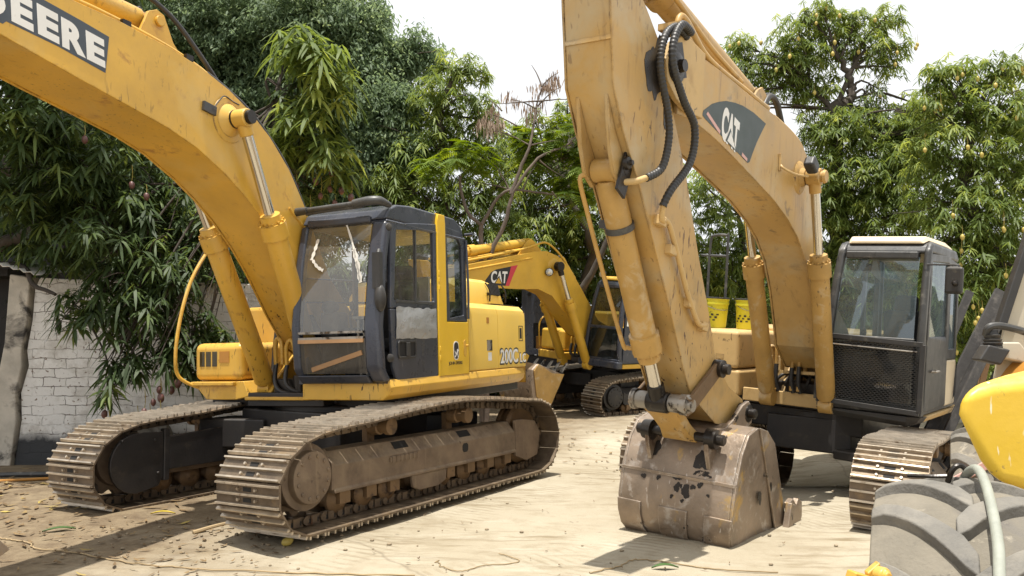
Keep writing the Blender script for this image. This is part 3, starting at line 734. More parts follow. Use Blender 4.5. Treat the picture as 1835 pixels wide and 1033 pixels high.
def ram(root, name, fr, foot, eye, split, rb, rr, mb, collar=1.22, eye_r=.1, eye_w=.07, rodname='rod', em='grease'):
    """hydraulic cylinder: barrel with head collar and feet; chrome rod with eye is a piece of it"""
    foot, eye = Vector(foot), Vector(eye); d = eye - foot; L = d.length; t = d / L
    b = MB(); s = split * L
    b.lathe(foot, t, [(eye_r * .8, rb * .8), (eye_r * 1.2, rb), (s - .19, rb), (s - .185, rb * collar), (s - .03, rb * collar), (s - .028, rb * .95), (s + .05, rb * .9), (s + .055, rb * .5)], 26)
    b.lathe(foot - Vector((0, eye_w, 0)), (0, 1, 0), [(0, eye_r), (2 * eye_w, eye_r)], 22)
    a1 = t.orthogonal().normalized(); a2 = t.cross(a1)
    for i in range(12):
        a = 2 * math.pi * i / 12; q = foot + t * (s - .028) + (math.cos(a) * a1 + math.sin(a) * a2) * rb * collar * .88
        b.cyl(q, q + t * .022, .011, n=6)
    o = b.build(name, mb, root, fr)
    r = MB(); r.cyl(foot + t * (s + .03), eye - t * eye_r * .6, rr, n=20)
    r.build(rodname, 'chrome', o, fr)
    e = MB(); e.lathe(eye - Vector((0, eye_w, 0)), (0, 1, 0), [(0, eye_r * .9), (.01, eye_r), (2 * eye_w - .01, eye_r), (2 * eye_w, eye_r * .9)], 22)
    e.cyl(eye - t * eye_r * 1.9, eye - t * eye_r * .5, rr * 1.25, rr * 1.3)
    e.build('rod_eye', em, o, fr)
    return o

def hoses(root, fr, lst, m='rubber', name='hose', rib=0.0):
    for pts, r in lst:
        MB().tube(pts, r, 8, 6, rib).build(name, m, root, fr, angle=60)

def lamp(parent, fr, p, d, r=.07):
    b = MB(); d = Vector(d).normalized()
    b.lathe(Vector(p) - d * .09, d, [(0, r * .45), (.03, r * .85), (.08, r), (.10, r), (.101, r * .88)], 20)
    b.mat(1).lathe(Vector(p) + d * .0115, d, [(0, r * .86), (.006, r * .8), (.012, r * .4)], 20)
    return b.build('work_light', ['grease', 'lamp'], parent, fr)

def seat_and_levers(parent, fr, x, y, z):
    b = MB()
    b.obox((x, y, z + .33), (.24, 0, 0), (0, .23, 0), (0, 0, .07)); b.obox((x - .26, y, z + .68), (.07, 0, -.015), (0, .22, 0), (.04, 0, .34))
    b.obox((x - .3, y, z + 1.10), (.05, 0, 0), (0, .13, 0), (0, 0, .10))
    b.box(x - .2, x + .2, y - .2, y + .2, z, z + .27)
    b.build('seat', 'seat', parent, fr, bevel=.05, seg=3)
    c = MB()
    for s in (-1, 1):
        c.box(x - .28, x + .26, y + s * .34 - .07, y + s * .34 + .07, z, z + .52)
    c.build('console', 'navy', parent, fr, bevel=.03)
    l = MB()
    for s in (-1, 1):
        l.tube([(x + .22, y + s * .33, z + .5), (x + .25, y + s * .33, z + .62), (x + .24, y + s * .31, z + .72)], .014, 8, 4)
        l.ball((x + .24, y + s * .31, z + .75), .03, .03, .05)
    l.build('joystick', 'grease', parent, fr)

def bucket_shape(b, prof, h, wall=.03):
    """open scoop: prof runs lip -> floor -> back -> top in (x, z)"""
    inner = []
    n = len(prof)
    for i in range(n):
        a, c = Vector(prof[max(i - 1, 0)]), Vector(prof[min(i + 1, n - 1)])
        t = (c - a).normalized(); nn = Vector((-t.y, t.x)); 
        inner.append(tuple(Vector(prof[i]) + nn * wall))
    cen = Vector((sum(p[0] for p in prof) / n, sum(p[1] for p in prof) / n))
    if (Vector(inner[n // 2]) - cen).length > (Vector(prof[n // 2]) - cen).length:
        inner = [tuple(2 * Vector(p) - Vector(q)) for p, q in zip(prof, inner)]
    b.prism(prof + inner[::-1], -h, h)
    for s in (-1, 1):
        b.prism(prof, s * h, s * (h + .028))

# track loop measured on the photographed machine (x, z above ground)
LOOP = [(1.70, .0), (1.95, .012), (2.13, .13), (2.20, .31), (2.17, .48), (2.06, .62), (1.86, .725), (1.55, .775), (1.1, .80), (.70, .835), (.15, .875), (-.3, .885), (-.8, .865), (-1.4, .815), (-1.86, .775),
        (-2.06, .68), (-2.19, .50), (-2.21, .32), (-2.12, .14), (-1.95, .02), (-1.70, .0), (-.9, .0), (0, .0), (.9, .0)]

# ------------------------------------------------------------------ excavator with the navy cab
D = Frame((-1.80, 9.68, -0.05), 22.5, -1.5)
DT = Frame((-1.905, 9.06, 0.105), 31.6, -1.3)
exA = thing('excavator', 'yellow excavator with a dark navy cab and a silver tape patch on its door', 'excavator', (-1.8, 9.5, 0.0))
crawler(exA, DT, 1.19, 1, LOOP, .71, 49)
crawler(exA, DT, -1.19, -1, LOOP, .71, 49, far=False, gauge_cover=True)
carbody(exA, Frame((-1.85, 9.35, 0.12), 31.6))

def deere_upper():
    fr = D; root = exA
    # deck and slewing frame
    b = MB(); b.box(-2.2, .95, -1.2, 1.15, 1.0, 1.12); b.box(.0, 1.15, -.55, .40, 1.02, 1.16)
    b.build('upper_frame', 'darkframe', root, fr, bevel=.01)
    b = MB()
    b.prism([(1.325, 1.295), (1.325, 1.10), (1.28, 1.075), (.9, 1.06), (.35, 1.085), (.24, 1.295)], -1.0, 1.0, 'x')
    # skirt : rounded lower sill swept along the cab side
    b = MB()
    rows = []
    for x in (1.36, 1.30, .5, -.6, -1.7, -2.15, -2.36):
        inset = 0.0 if x > -2.0 else (0.05 if x > -2.3 else .16)
        cap = .0 if x < 1.35 else .02
        rows.append([(x, .30, 1.298), (x, .30, 1.10), (x, 1.05, 1.10 - .0), (x, 1.24 - inset - cap, 1.10), (x, 1.305 - inset - cap, 1.15), (x, 1.325 - inset - cap, 1.22), (x, 1.30 - inset - cap, 1.298)])
    b.loft([[Vector(p) for p in r] for r in rows])
    b.build('side_skirt', 'yellow', root, fr, bevel=.012, angle=40)
    b = MB(); b.box(1.05, 1.19, -.56, .28, 1.085, 1.12)
    b.build('front_lip', 'yellow', root, fr, bevel=.008)
    # ---------------- cab
    cb = MB()
    Pf = [(1.42, 1.27), (1.53, 1.40), (1.565, 1.80), (1.48, 2.45), (1.385, 2.82)]
    inn = [(x - .12, z) for x, z in Pf]
    cb.prism(Pf + inn[::-1], 1.13, 1.305)
    cb.build_args = None
    cab = cb.build('cab', 'navy', root, fr, bevel=.05, seg=3)
    m = MB(); Pr = [(x - .0, z) for x, z in Pf]
    m.prism(Pr + [(x - .10, z) for x, z in Pf][::-1], .315, .405)
    m.build('front_pillar', 'navy', cab, fr, bevel=.03)
    m = MB(); m.prism([(1.385, 2.83), (1.32, 2.93), (1.16, 2.995), (.9, 3.02), (-.10, 3.02), (-.27, 2.95), (-.35, 2.83)], .33, 1.285)
    m.box(-.35, 1.37, .34, 1.303, 2.79, 2.8295)
    m.build('roof', 'navy', cab, fr, bevel=.05, seg=3)
    m = MB(); m.prism([(1.418, 1.262), (1.495, 1.345), (1.36, 1.345), (1.36, 1.262)], .33, 1.13); m.build('front_sill', 'navy', cab, fr, bevel=.02)
    m = MB(); m.box(1.27, 1.405, .40, 1.13, 2.80, 2.875); m.build('front_header', 'navy', cab, fr, bevel=.02)
    m = MB(); m.box(-.35, 1.36, .26, 1.28, 1.255, 1.30); m.box(-.37, -.33, .27, 1.28, 1.30, 2.0)
    m.box(-.37, -.33, .27, .36, 2.0, 2.80); m.box(-.37, -.33, 1.16, 1.285, 2.0, 2.80)
    m.box(-.33, 1.25, .255, .29, 1.30, 1.95); m.box(-.33, -.25, .28, .31, 1.95, 2.8); m.box(.35, .43, .28, .31, 1.95, 2.8)
    for z in (2.12, 2.36): m.cyl((-.30, .295, z), (1.33, .295, z - .05), .011, n=8)
    m.build('inner_shell', 'navy', cab, fr, bevel=.006)
    # door
    dr = MB()
    dr.ring([(1.315, 2.80), (.37, 2.90), (.37, 1.99), (1.33, 1.97)], [(1.20, 2.74), (.44, 2.82), (.43, 2.07), (1.255, 2.055)], 1.255, 1.302)
    dr.prism([(1.33, 1.9695), (.37, 1.9895), (.37, 1.285), (1.22, 1.275), (1.30, 1.42)], 1.258, 1.303)
    door = dr.build('door', 'navy', cab, fr, bevel=.014)
    g = MB(); g.box(.43, 1.25, 1.272, 1.278, 2.06, 2.80); g.box(.44, 1.22, 1.272, 1.278, 2.78, 2.81)
    g = MB(); g.add([(1.25, 1.275, 2.055), (.43, 1.275, 2.07), (.44, 1.275, 2.82), (1.2, 1.275, 2.74)], [(0, 1, 2, 3)])
    g.build('door_window', 'glass_dusty', door, fr)
    g = MB(); g.box(.79, .815, 1.262, 1.29, 2.06, 2.79); g.box(.44, 1.24, 1.28, 1.312, 2.035, 2.06)
    g.build('window_bar', 'greycab', door, fr)
    tp = MB(); rows = []
    for j in range(9):
        z = 1.685 + .30 * j / 8
        rows.append([(1.245 - .83 * i / 14 + RNG.uniform(-.006, .006), 1.308 + .016 * math.sin(math.pi * i / 14) * math.sin(math.pi * j / 8) + RNG.uniform(0, .008), z + RNG.uniform(-.006, .006) + (.012 if j == 8 and i % 3 else 0)) for i in range(15)])
    tp.sheet(rows); tp.build('tape_patch', 'tape', door, fr, angle=60, label='silver tape patch')
    hd = MB(); hd.ring([(1.20, 1.49), (.88, 1.49), (.86, 1.52), (.86, 1.64), (.88, 1.665), (1.20, 1.665), (1.22, 1.64), (1.22, 1.52)], [(1.18, 1.51), (.90, 1.51), (.885, 1.525), (.885, 1.635), (.90, 1.645), (1.18, 1.645), (1.195, 1.635), (1.195, 1.525)], 1.30, 1.318)
    hd.box(1.0, 1.07, 1.30, 1.325, 1.51, 1.645); hd.build('door_handle', 'black', door, fr, bevel=.006)
    g = MB(); g.box(.885, 1.195, 1.302, 1.3055, 1.512, 1.644); g.build('handle_recess', 'dark', door, fr)
    # yellow pillar and lower rear panel
    y = MB(); y.prism([(.365, 1.285), (.365, 2.93), (.335, 3.01), (.19, 3.015), (.175, 2.93), (.175, 1.86), (-.355, 1.86), (-.355, 1.285)], 1.262, 1.312)
    y.prism([(.34, 2.90), (.34, 3.022), (.19, 3.022), (.19, 2.90)], 1.10, 1.29)
    for z in (2.35, 2.28, 2.2, 1.55, 1.45): y.cyl((.345, 1.312, z), (.345, 1.312, z + .05), .012, n=8)
    yp = y.build('rear_side_panel', 'yellow_bright', cab, fr, bevel=.015)
    r = MB(); r.ring([(.172, 2.90), (-.20, 2.88), (-.355, 2.78), (-.355, 1.87), (.172, 1.87)], [(.125, 2.83), (-.16, 2.80), (-.245, 2.73), (-.275, 1.94), (.07, 1.90)], 1.26, 1.30)
    rw = r.build('rear_window_frame', 'navy', cab, fr, bevel=.012)
    g = MB(); g.add([(.125, 1.28, 2.83), (-.16, 1.28, 2.80), (-.245, 1.28, 2.73), (-.275, 1.28, 1.94), (.07, 1.28, 1.90)], [(0, 1, 2, 3, 4)]); g.build('rear_side_window', 'glass_dark', rw, fr)
    hh = MB(); hh.cyl((-.33, 1.30, 2.86), (-.33, 1.40, 2.86), .018, n=10); hh.tube([(-.34, 1.31, 2.8), (-.345, 1.325, 2.3), (-.345, 1.32, 1.9)], .014, 8); hh.build('grab_bar', 'navy', cab, fr)
    # emblem on the rear panel: leaping stag in a shield
    e = MB(); sh = [(.02, 1.415), (.05, 1.43), (.065, 1.47), (.065, 1.56), (.055, 1.60), (.02, 1.62), (-.02, 1.62), (-.055, 1.60), (-.065, 1.56), (-.065, 1.47), (-.05, 1.43), (-.02, 1.415)]
    sh = [(x - .03, z + .03) for x, z in sh]
    e.prism(sh, 1.312, 1.3145); em = e.build('emblem', 'white', yp, fr)
    e = MB(); e.prism([((x + .03) * .84 - .03, (z - 1.5475) * .88 + 1.5475) for x, z in sh], 1.3147, 1.3165); e.build('emblem_field', 'decal_black', yp, fr)
    e = MB()
    stag = [(.035, .045), (.018, .02), (-.005, .015), (-.03, .03), (-.045, .055), (-.038, .058), (-.022, .042), (0, .035), (.012, .045), (.02, .075), (.028, .075), (.026, .058), (.05, .07), (.045, .055)]
    e.prism([(-(a) - .03 + 0.0, 1.505 + (b_ - .02) * 1.1) for a, b_ in stag], 1.3167, 1.3182)
    e.prism([(-.03 - .03, 1.515), (-.03 - .045, 1.47), (-.03 - .035, 1.47), (-.03 - .015, 1.51)], 1.3167, 1.3182)
    e.prism([(-.03 + .01, 1.515), (-.03 + .038, 1.475), (-.03 + .03, 1.47), (-.03 - .0, 1.50)], 1.3167, 1.3182)
    e.build('emblem_stag', 'white', yp, fr)
    text('lettering', 'JOHN DEERE', 'decal_black', yp, fr, (.155, 1.3125, 1.385), (-1, 0, 0), (0, 0, 1), .34, .045, bold=.004)
    q = MB(); q.lathe((-.29, 1.31, 1.60), (0, 1, 0), [(0, .012), (.03, .012)], 10); q.prism([(-.22, 1.50), (-.22, 1.64), (-.255, 1.67), (-.29, 1.64), (-.29, 1.50), (-.255, 1.47)], 1.311, 1.316); q.build('fuel_door', 'yellow', yp, fr, bevel=.003)
    # windscreen
    def xf(z): return float(np.interp(z, [p[1] for p in Pf], [p[0] for p in Pf]))
    w = MB(); w.sheet([[(xf(z) - .022, y_, z) for y_ in np.linspace(.40, 1.13, 6)] for z in np.linspace(1.74, 2.80, 8)]); w.build('windscreen', 'glass_dusty', cab, fr)
    w = MB(); w.sheet([[(xf(z) - .022, y_, z) for y_ in np.linspace(.40, 1.13, 6)] for z in np.linspace(1.36, 1.70, 6)]); w.build('lower_windscreen', 'glass_mud', cab, fr)
    w = MB(); w.box(1.525, 1.565, .40, 1.135, 1.745, 1.765); w.box(1.52, 1.56, .40, 1.135, 1.69, 1.712); w.build('screen_rail', 'steel', cab, fr)
    w = MB(); w.box(1.545, 1.565, .40, 1.135, 1.655, 1.6895); w.beam((1.50, .52, 1.40), (1.525, 1.10, 1.56), .02, .045); w.build('timber_strip', 'wood', cab, fr)
    w = MB()
    for pts, ww in (([(.54, 2.68), (.52, 2.58), (.495, 2.47)], .035), ([(.51, 2.47), (.57, 2.40), (.64, 2.36)], .03), ([(.83, 2.84), (.95, 2.60), (1.02, 2.40), (1.07, 2.23)], .022), ([(.97, 2.55), (1.03, 2.40), (1.075, 2.22)], .045), ([(.78, 2.82), (.95, 2.83), (1.1, 2.85)], .02)):
        pr = catmull([(p[0], p[1], 0) for p in pts], 6)
        L_, R__ = [], []
        for i, p in enumerate(pr):
            t = (pr[min(i + 1, len(pr) - 1)] - pr[max(i - 1, 0)]).normalized(); n_ = Vector((-t.y, t.x, 0)) * ww * (0.35 + .65 * abs(math.sin(2.2 * i + ww * 99))) * .6
            a, c = p + n_, p - n_
            L_.append((xf(a.y) - .012, a.x, a.y)); R__.append((xf(c.y) - .012, c.x, c.y))
        w.sheet([L_, R__])
    w.build('torn_sticker', 'offwhite', cab, fr)
    # visor tube
    v = MB(); v.tube([(1.43, .33, 2.965), (1.45, .7, 2.975), (1.45, 1.0, 2.985)], .028, 12, 4); v.tube([(1.45, .98, 2.985), (1.45, 1.15, 3.0), (1.40, 1.24, 3.0), (1.28, 1.28, 2.97)], [.042, .046, .044, .026], 12, 4)
    v.cyl((1.43, .30, 2.965), (1.44, .44, 2.968), .042, .036); v.tube([(1.44, .42, 2.93), (1.45, .75, 2.945), (1.45, 1.08, 2.95)], .014, 8)
    v.build('visor', 'greycab', cab, fr)
    mi = MB(); mi.tube([(1.46, 1.26, 2.52), (1.53, 1.29, 2.40), (1.55, 1.29, 2.10)], .022, 8); mi.obox((1.535, 1.285, 2.32), (.03, 0, 0), (0, .04, 0), (0, 0, .17)); mi.ball((1.53, 1.31, 2.06), .06, .055, .13)
    mi.build('mirror', 'black', cab, fr)
    k = MB(); k.lathe((1.35, 1.30, 2.75), (.3, 1, 0), [(0, .04), (.015, .035), (.02, .02)], 12); k.lathe((1.33, 1.28, 1.50), (.5, 1, 0), [(0, .04), (.02, .04), (.03, .025)], 14); k.build('cap', 'black', cab, fr)
    seat_and_levers(cab, fr, .45, .76, 1.30)
    i_ = MB(); i_.obox((1.05, .47, 1.72), (.10, 0, 0), (0, .11, .0), (0, 0, .25)); i_.ball((1.12, .47, 2.02), .09, .09, .07); i_.build('instrument_pod', 'greycab', cab, fr, bevel=.03)
    l = MB()
    for yy in (.83, .90): l.tube([(1.12, yy, 1.32), (1.18, yy + .01, 1.6), (1.2, yy + .02, 1.88)], .012, 8); l.obox((1.2, yy + .02, 1.90), (.018, 0, 0), (0, .05, 0), (0, 0, .014))
    l.build('travel_lever', 'offwhite', cab, fr)
    i_ = MB(); i_.box(-.30, -.25, .42, .86, 1.95, 2.40); i_.build('notice_board', 'offwhite', cab, fr)
    # ---------------- engine hood and rear
    h = MB()
    prof = [(1.285, 1.30), (1.285, 1.96), (1.265, 2.04), (1.20, 2.095), (1.08, 2.11), (-1.05, 2.11), (-1.25, 2.05), (-1.285, 1.9), (-1.285, 1.30)]
    loops = []
    for x, s_, dz in ((-.385, 1, 0), (-1.0, 1, 0), (-1.9, .998, -.005), (-2.18, .985, -.02), (-2.31, .955, -.06), (-2.36, .90, -.13)):
        loops.append([Vector((x, p[0] * s_, p[1] + (dz if p[1] > 1.6 else 0))) for p in prof])
    h.loft(loops); hood = h.build('engine_hood', 'yellow_hood', root, fr, bevel=.012, angle=30)
    for x0, x1 in ((-.41, -1.235), (-1.245, -2.14)):
        p = MB(); rows = []
        for x in np.linspace(x0, x1, 6):
            rows.append([(x, y_, z_) for y_, z_ in ((1.293, 1.315), (1.293, 1.955), (1.273, 2.035), (1.21, 2.095))])
        inner = [[(a, b_ - .006, c) for a, b_, c in r] for r in rows]
        p.loft([[Vector(q) for q in r] + [Vector(q) for q in i2[::-1]] for r, i2 in zip(rows, inner)])
        p.build('service_door', 'yellow_hood', hood, fr, bevel=.004)
    v = MB()
    for i in range(15):
        x = -1.32 - i * .052
        v.obox((x, 1.105, 2.112), (.014, 0, 0), (0, .085, 0), (0, 0, .003))
    v.build('grille', 'dark', hood, fr)
    d = MB(); d.box(-.90, -.97, 1.292, 1.297, 1.86, 1.93); d.build('reflector', 'orange', hood, fr)
    d = MB(); d.box(-.90, -1.05, 1.292, 1.299, 1.53, 1.66); d.build('latch_plate', 'steel', hood, fr)
    d = MB(); d.box(-.93, -1.03, 1.2925, 1.2965, 1.41, 1.51); d.build('notice', 'white', hood, fr)
    d = MB(); d.ring([(-1.92, 1.64), (-2.06, 1.64), (-2.06, 1.84), (-1.92, 1.84)], [(-1.93, 1.65), (-2.05, 1.65), (-2.05, 1.83), (-1.93, 1.83)], 1.2925, 1.2965)
    for i in range(5): d.box(-1.955 - .014 * i, -1.963 - .014 * i, 1.2925, 1.2965, 1.67, 1.81)
    d.build('warning_plate', 'decal_black', hood, fr)
    text('lettering', '200C', 'decal_black', hood, fr, (-1.275, 1.2935, 1.345), (-1, 0, 0), (0, 0, 1), .62, .215, .001, bold=.05)
    text('lettering', '200C', 'white', hood, fr, (-1.30, 1.2955, 1.365), (-1, 0, 0), (0, 0, 1), .57, .175, .001, bold=.022)
    text('lettering', 'LC', 'decal_black', hood, fr, (-1.93, 1.2935, 1.345), (-1, 0, 0), (0, 0, 1), .235, .15, .001, bold=.05)
    text('lettering', 'LC', 'white', hood, fr, (-1.945, 1.2955, 1.362), (-1, 0, 0), (0, 0, 1), .205, .115, .001, bold=.022)
    u = MB()
    dome = []
    for x, zz, yy in ((-1.15, 2.40, .80), (-1.35, 2.47, .88), (-2.0, 2.47, .90), (-2.3, 2.42, .88), (-2.5, 2.30, .84), (-2.62, 2.112, .80)):
        dome.append([Vector((x, -yy, 2.111)), Vector((x, -yy, (zz + 2.11) / 2)), Vector((x, -yy + .1, zz)), Vector((x, yy - .16, zz)), Vector((x, yy - .05, zz - .05)), Vector((x, yy, max(2.1115, zz - .15))), Vector((x, yy, 2.111))])
    u.loft(dome); um = u.build('hood_dome', 'yellow_hood', root, fr, bevel=.02, angle=40)
    v = MB()
    for i in range(7): v.obox((-1.93 - .045 * i, .888, 2.335), (.011, 0, 0), (0, .016, .004), (0, -.018, .075))
    v.build('grille', 'dark', um, fr)
    for x in (-1.83, -2.36):
        v = MB(); v.tube([(x, .87, 2.42), (x - .01, .925, 2.32), (x - .02, .92, 2.17)], .011, 8); v.box(x - .035, x + .02, .90, .935, 2.25, 2.29); v.build('latch', 'grease', um, fr)
    c = MB(); cw = []
    for i in range(13):
        a = math.pi * (i / 12 - .5); cw.append((-2.37 - .36 * math.cos(a), 1.20 * math.sin(a)))
    c.prism(cw + [(-2.37, 1.2), (-2.37, -1.2)][::1], 1.08, 2.02, 'z'); c.build('counterweight', 'yellow', root, fr, bevel=.04)
    # ---------------- front right: tool box, tank, step, rail
    t = MB(); t.box(.42, 1.14, -1.29, -.64, 1.285, 1.69)
    tb = t.build('tool_box', 'yellow', root, fr, bevel=.075, seg=4)
    t = MB()
    for i in range(3): t.box(1.137, 1.145, -1.20 + .085 * i, -1.135 + .085 * i, 1.44, 1.60)
    t.build('light_slot', 'glass_dark', tb, fr, bevel=.002)
    t = MB(); t.box(1.139, 1.146, -.93, -.80, 1.48, 1.60); t.build('badge', 'orange', tb, fr)
    t = MB(); t.box(.30, .415, -1.27, -.60, 1.285, 1.62); t.box(-.9, .295, -1.30, -.62, 1.285, 2.11); t.build('fuel_tank', 'yellow', root, fr, bevel=.05, seg=3)
    t = MB(); t.prism([(-1.27, 1.28), (-.62, 1.28), (-.55, 1.12), (-.72, 1.085), (-1.12, 1.085), (-1.24, 1.20)], .2, 1.13, 'x'); t.box(1.10, 1.18, -1.30, -.72, 1.235, 1.278)
    t.build('front_step', 'yellow', root, fr, bevel=.01)
    MB().tube([(.72, -1.28, 2.90), (.81, -1.35, 2.79), (1.09, -1.36, 2.41), (1.26, -1.36, 1.97), (1.33, -1.36, 1.55), (1.28, -1.35, 1.33), (1.10, -1.22, 1.20)], .019, 10, 6).build('handrail', 'orange' if False else 'yellow', root, fr)
    # ---------------- boom and cylinders
    top = [(5.75, 3.56), (5.3, 3.90), (4.56, 4.115), (4.05, 4.14), (3.6, 4.13), (3.1, 4.085), (2.72, 4.02), (2.40, 3.925), (2.12, 3.80), (1.84, 3.62), (1.55, 3.36), (1.3, 3.02), (.9, 2.35), (.35, 1.85), (.15, 1.6)]
    bot = [(5.70, 3.35), (5.2, 3.62), (4.56, 3.73), (3.95, 3.605), (3.53, 3.525), (3.11, 3.44), (2.79, 3.345), (2.45, 3.185), (2.2, 3.035), (1.96, 2.86), (1.70, 2.63), (1.48, 2.39), (1.15, 1.95), (.85, 1.62), (.35, 1.38)]
    bo = boom(root, fr, top, bot, .30, 'yellow')
    def ydec(pts, nm, m_, y0=.3005, y1=.3025): return MB().prism(pts, y0, y1).build(nm, m_, bo, fr)
    ydec([(3.70, 3.985), (3.73, 3.70), (4.13, 3.772), (4.52, 3.815), (4.545, 3.79), (4.80, 3.815), (4.88, 3.85), (4.90, 3.98), (4.80, 4.06), (4.25, 4.065), (3.95, 4.025)], 'decal', 'decal')
    for ch, x0, x1, z0 in (('E', 3.895, 3.745, 3.755), ('R', 4.10, 3.915, 3.782), ('E', 4.29, 4.135, 3.81), ('E', 4.485, 4.335, 3.83), ('D', 4.80, 4.535, 3.845)):
        text('letter', ch, 'white', bo, fr, (x0, .303, z0), (-1, 0, -.13), (.06, 0, 1), x0 - x1 + .012, .212, .0015, bold=.055)
    wl_ = MB(); wl_.tube([(1.20, .301, 2.72), (1.35, .301, 2.85), (1.48, .301, 2.93), (1.55, .301, 2.99)], .012, 8); wl_.build('weld_bead', 'yellow', bo, fr)
    for s_ in (1, -1):
        bs = MB(); bs.lathe((2.40, s_ * .3022, 3.66), (0, s_, 0), [(0, .205), (.006, .20), (.008, .15), (.03, .13), (.06, .085), (.10, .07), (.115, .065)], 32); bs.build('pin_boss', 'yellow', bo, fr)
    bp = MB(); bp.lathe((2.40, -.56, 3.66), (0, 1, 0), [(0, .06), (1.12, .06)], 20); bp.lathe((2.40, .522, 3.66), (0, 1, 0), [(0, .04), (.005, .062), (.022, .062), (.026, .045)], 20); bp.lathe((2.40, .365, 3.66), (0, 1, 0), [(0, .07), (.005, .084), (.022, .084), (.026, .07)], 20); bp.build('pin', 'grease', bo, fr)
    bk = MB(); bk.obox((2.66, .316, 3.70), (.075, 0, .01), (0, .012, 0), (-.005, 0, .04)); bk.tube([(2.60, .31, 3.72), (2.54, .315, 3.80), (2.47, .315, 3.86), (2.36, .312, 3.84), (2.28, .312, 3.83)], .006, 6); bk.build('bracket', 'greycab', bo, fr)
    ram(root, 'boom_cylinder', fr, (.95, .20, 1.20), (2.40, .45, 3.66), .66, .105, .05, 'yellow', eye_r=.082, em='yellow')
    ram(root, 'boom_cylinder', fr, (.98, -.43, 1.20), (2.28, -.45, 3.66), .64, .105, .05, 'yellow', eye_r=.082, em='yellow')
    ac = ram(root, 'arm_cylinder', fr, (3.06, 0, 4.36), (6.05, 0, 4.42), .62, .10, .05, 'yellow', eye_r=.095, eye_w=.10)
    br = MB()
    for yy in (-.145, .115): br.prism([(2.70, 4.03), (2.90, 4.23), (3.0, 4.43), (3.08, 4.455), (3.17, 4.41), (3.22, 4.30), (3.30, 4.13), (3.30, 4.09)], yy, yy + .03)
    br.lathe((3.06, -.17, 4.36), (0, 1, 0), [(0, .045), (.34, .045)], 16); br.build('cylinder_bracket', 'yellow', bo, fr, bevel=.006)
    hoses(bo, fr, [([(4.8, .24, 4.13), (4.05, .24, 4.185), (3.6, .24, 4.175), (3.1, .24, 4.13), (2.75, .24, 4.065), (2.60, .24, 4.02)], .021)], 'yellow', 'pipe_run')
    hoses(bo, fr, [([(2.62, .24, 4.03), (2.42, .25, 3.965), (2.12, .26, 3.84), (1.84, .26, 3.66), (1.55, .26, 3.41), (1.28, .26, 3.05), (1.0, .25, 2.55)], .026),
                  ([(3.55, .03, 4.62), (3.2, .05, 4.60), (2.9, .12, 4.46), (2.65, .18, 4.22), (2.42, .2, 4.0)], .022),
                  ([(3.1, -.05, 4.5), (2.8, -.05, 4.28), (2.55, .05, 4.12), (2.3, .1, 3.94)], .022)])
    for x, z in ((3.52, 4.15), (2.86, 4.085)):
        MB().box(x - .04, x + .04, .20, .29, z - .02, z + .03).build('pipe_clamp', 'grease', bo, fr)
    # boom foot, hoses
    b = MB()
    for yy in (-.36, .315): b.prism([(-.35, 1.12), (-.2, 1.6), (.1, 1.78), (.45, 1.72), (.95, 1.3), (1.1, 1.12)], yy, yy + .045)
    b.build('boom_bracket', 'yellow', root, fr, bevel=.01)
    hoses(root, fr, [([(1.02, -.28, 1.38), (1.04, -.28, 1.64), (1.05, -.24, 1.72), (1.05, -.19, 1.66), (1.05, -.18, 1.45)], .022), ([(1.05, -.12, 1.38), (1.06, -.12, 1.62), (1.06, -.07, 1.70), (1.06, -.02, 1.62), (1.05, -.01, 1.4)], .022), ([(.9, -.05, 1.35), (.92, -.04, 1.55), (.9, .02, 1.62), (.85, .06, 1.5)], .022)], 'yellow', 'pipe_loop')
    hoses(root, fr, [([(1.02, -.28, 1.46), (1.06, -.27, 1.28), (1.08, -.18, 1.17), (1.0, -.02, 1.15), (.8, .1, 1.2)], .024), ([(1.05, -.12, 1.44), (1.1, -.1, 1.26), (1.08, .02, 1.17), (.95, .14, 1.2)], .024), ([(1.1, .12, 1.56), (1.14, .16, 1.35), (1.12, .2, 1.2)], .024), ([(.75, -.5, 2.3), (.72, -.5, 1.9), (.74, -.52, 1.6), (.8, -.5, 1.3)], .028)])
    v = MB(); v.box(.55, 1.05, -.3, .25, 1.12, 1.30); v.cyl((1.02, .02, 1.16), (1.02, .02, 1.34), .07); v.build('swivel_block', 'grease', root, fr, bevel=.02)
    # arm and bucket beyond the left edge of the picture
    a = MB(); a.prism([(5.55, 3.75), (6.02, 4.50), (6.2, 4.50), (6.35, 3.7), (6.15, 2.9), (5.75, 1.35), (5.6, 1.30), (5.5, 1.5), (5.45, 2.6), (5.4, 3.4)], -.2, .2); a.build('arm', 'yellow', root, fr, bevel=.012)
    bu = MB(); bucket_shape(bu, [(4.6, .42), (5.0, .25), (5.5, .22), (5.85, .5), (5.9, .9), (5.75, 1.25), (5.45, 1.3)], .5); bu.build('bucket', 'bucket', root, fr, bevel=.008)
deere_upper()

# ------------------------------------------------------------------ tan excavator with its bucket on the ground
C = Frame((3.88, 10.35, -0.08), 38.0, 4.0)
CT = Frame((3.42, 9.63, -0.17), 33.0, 3.0, 6.2)
exB = thing('excavator', 'faded tan excavator with wire mesh on its cab front, its scraped bucket grounded', 'excavator', (3.7, 10.1, 0.0))
crawler(exB, CT, 1.10, 1, LOOP, .61, 49)
crawler(exB, CT, -1.10, -1, LOOP, .61, 49)
carbody(exB, Frame((3.55, 9.9, -.04), 33, 3, 3), k=.62, leg=.50)

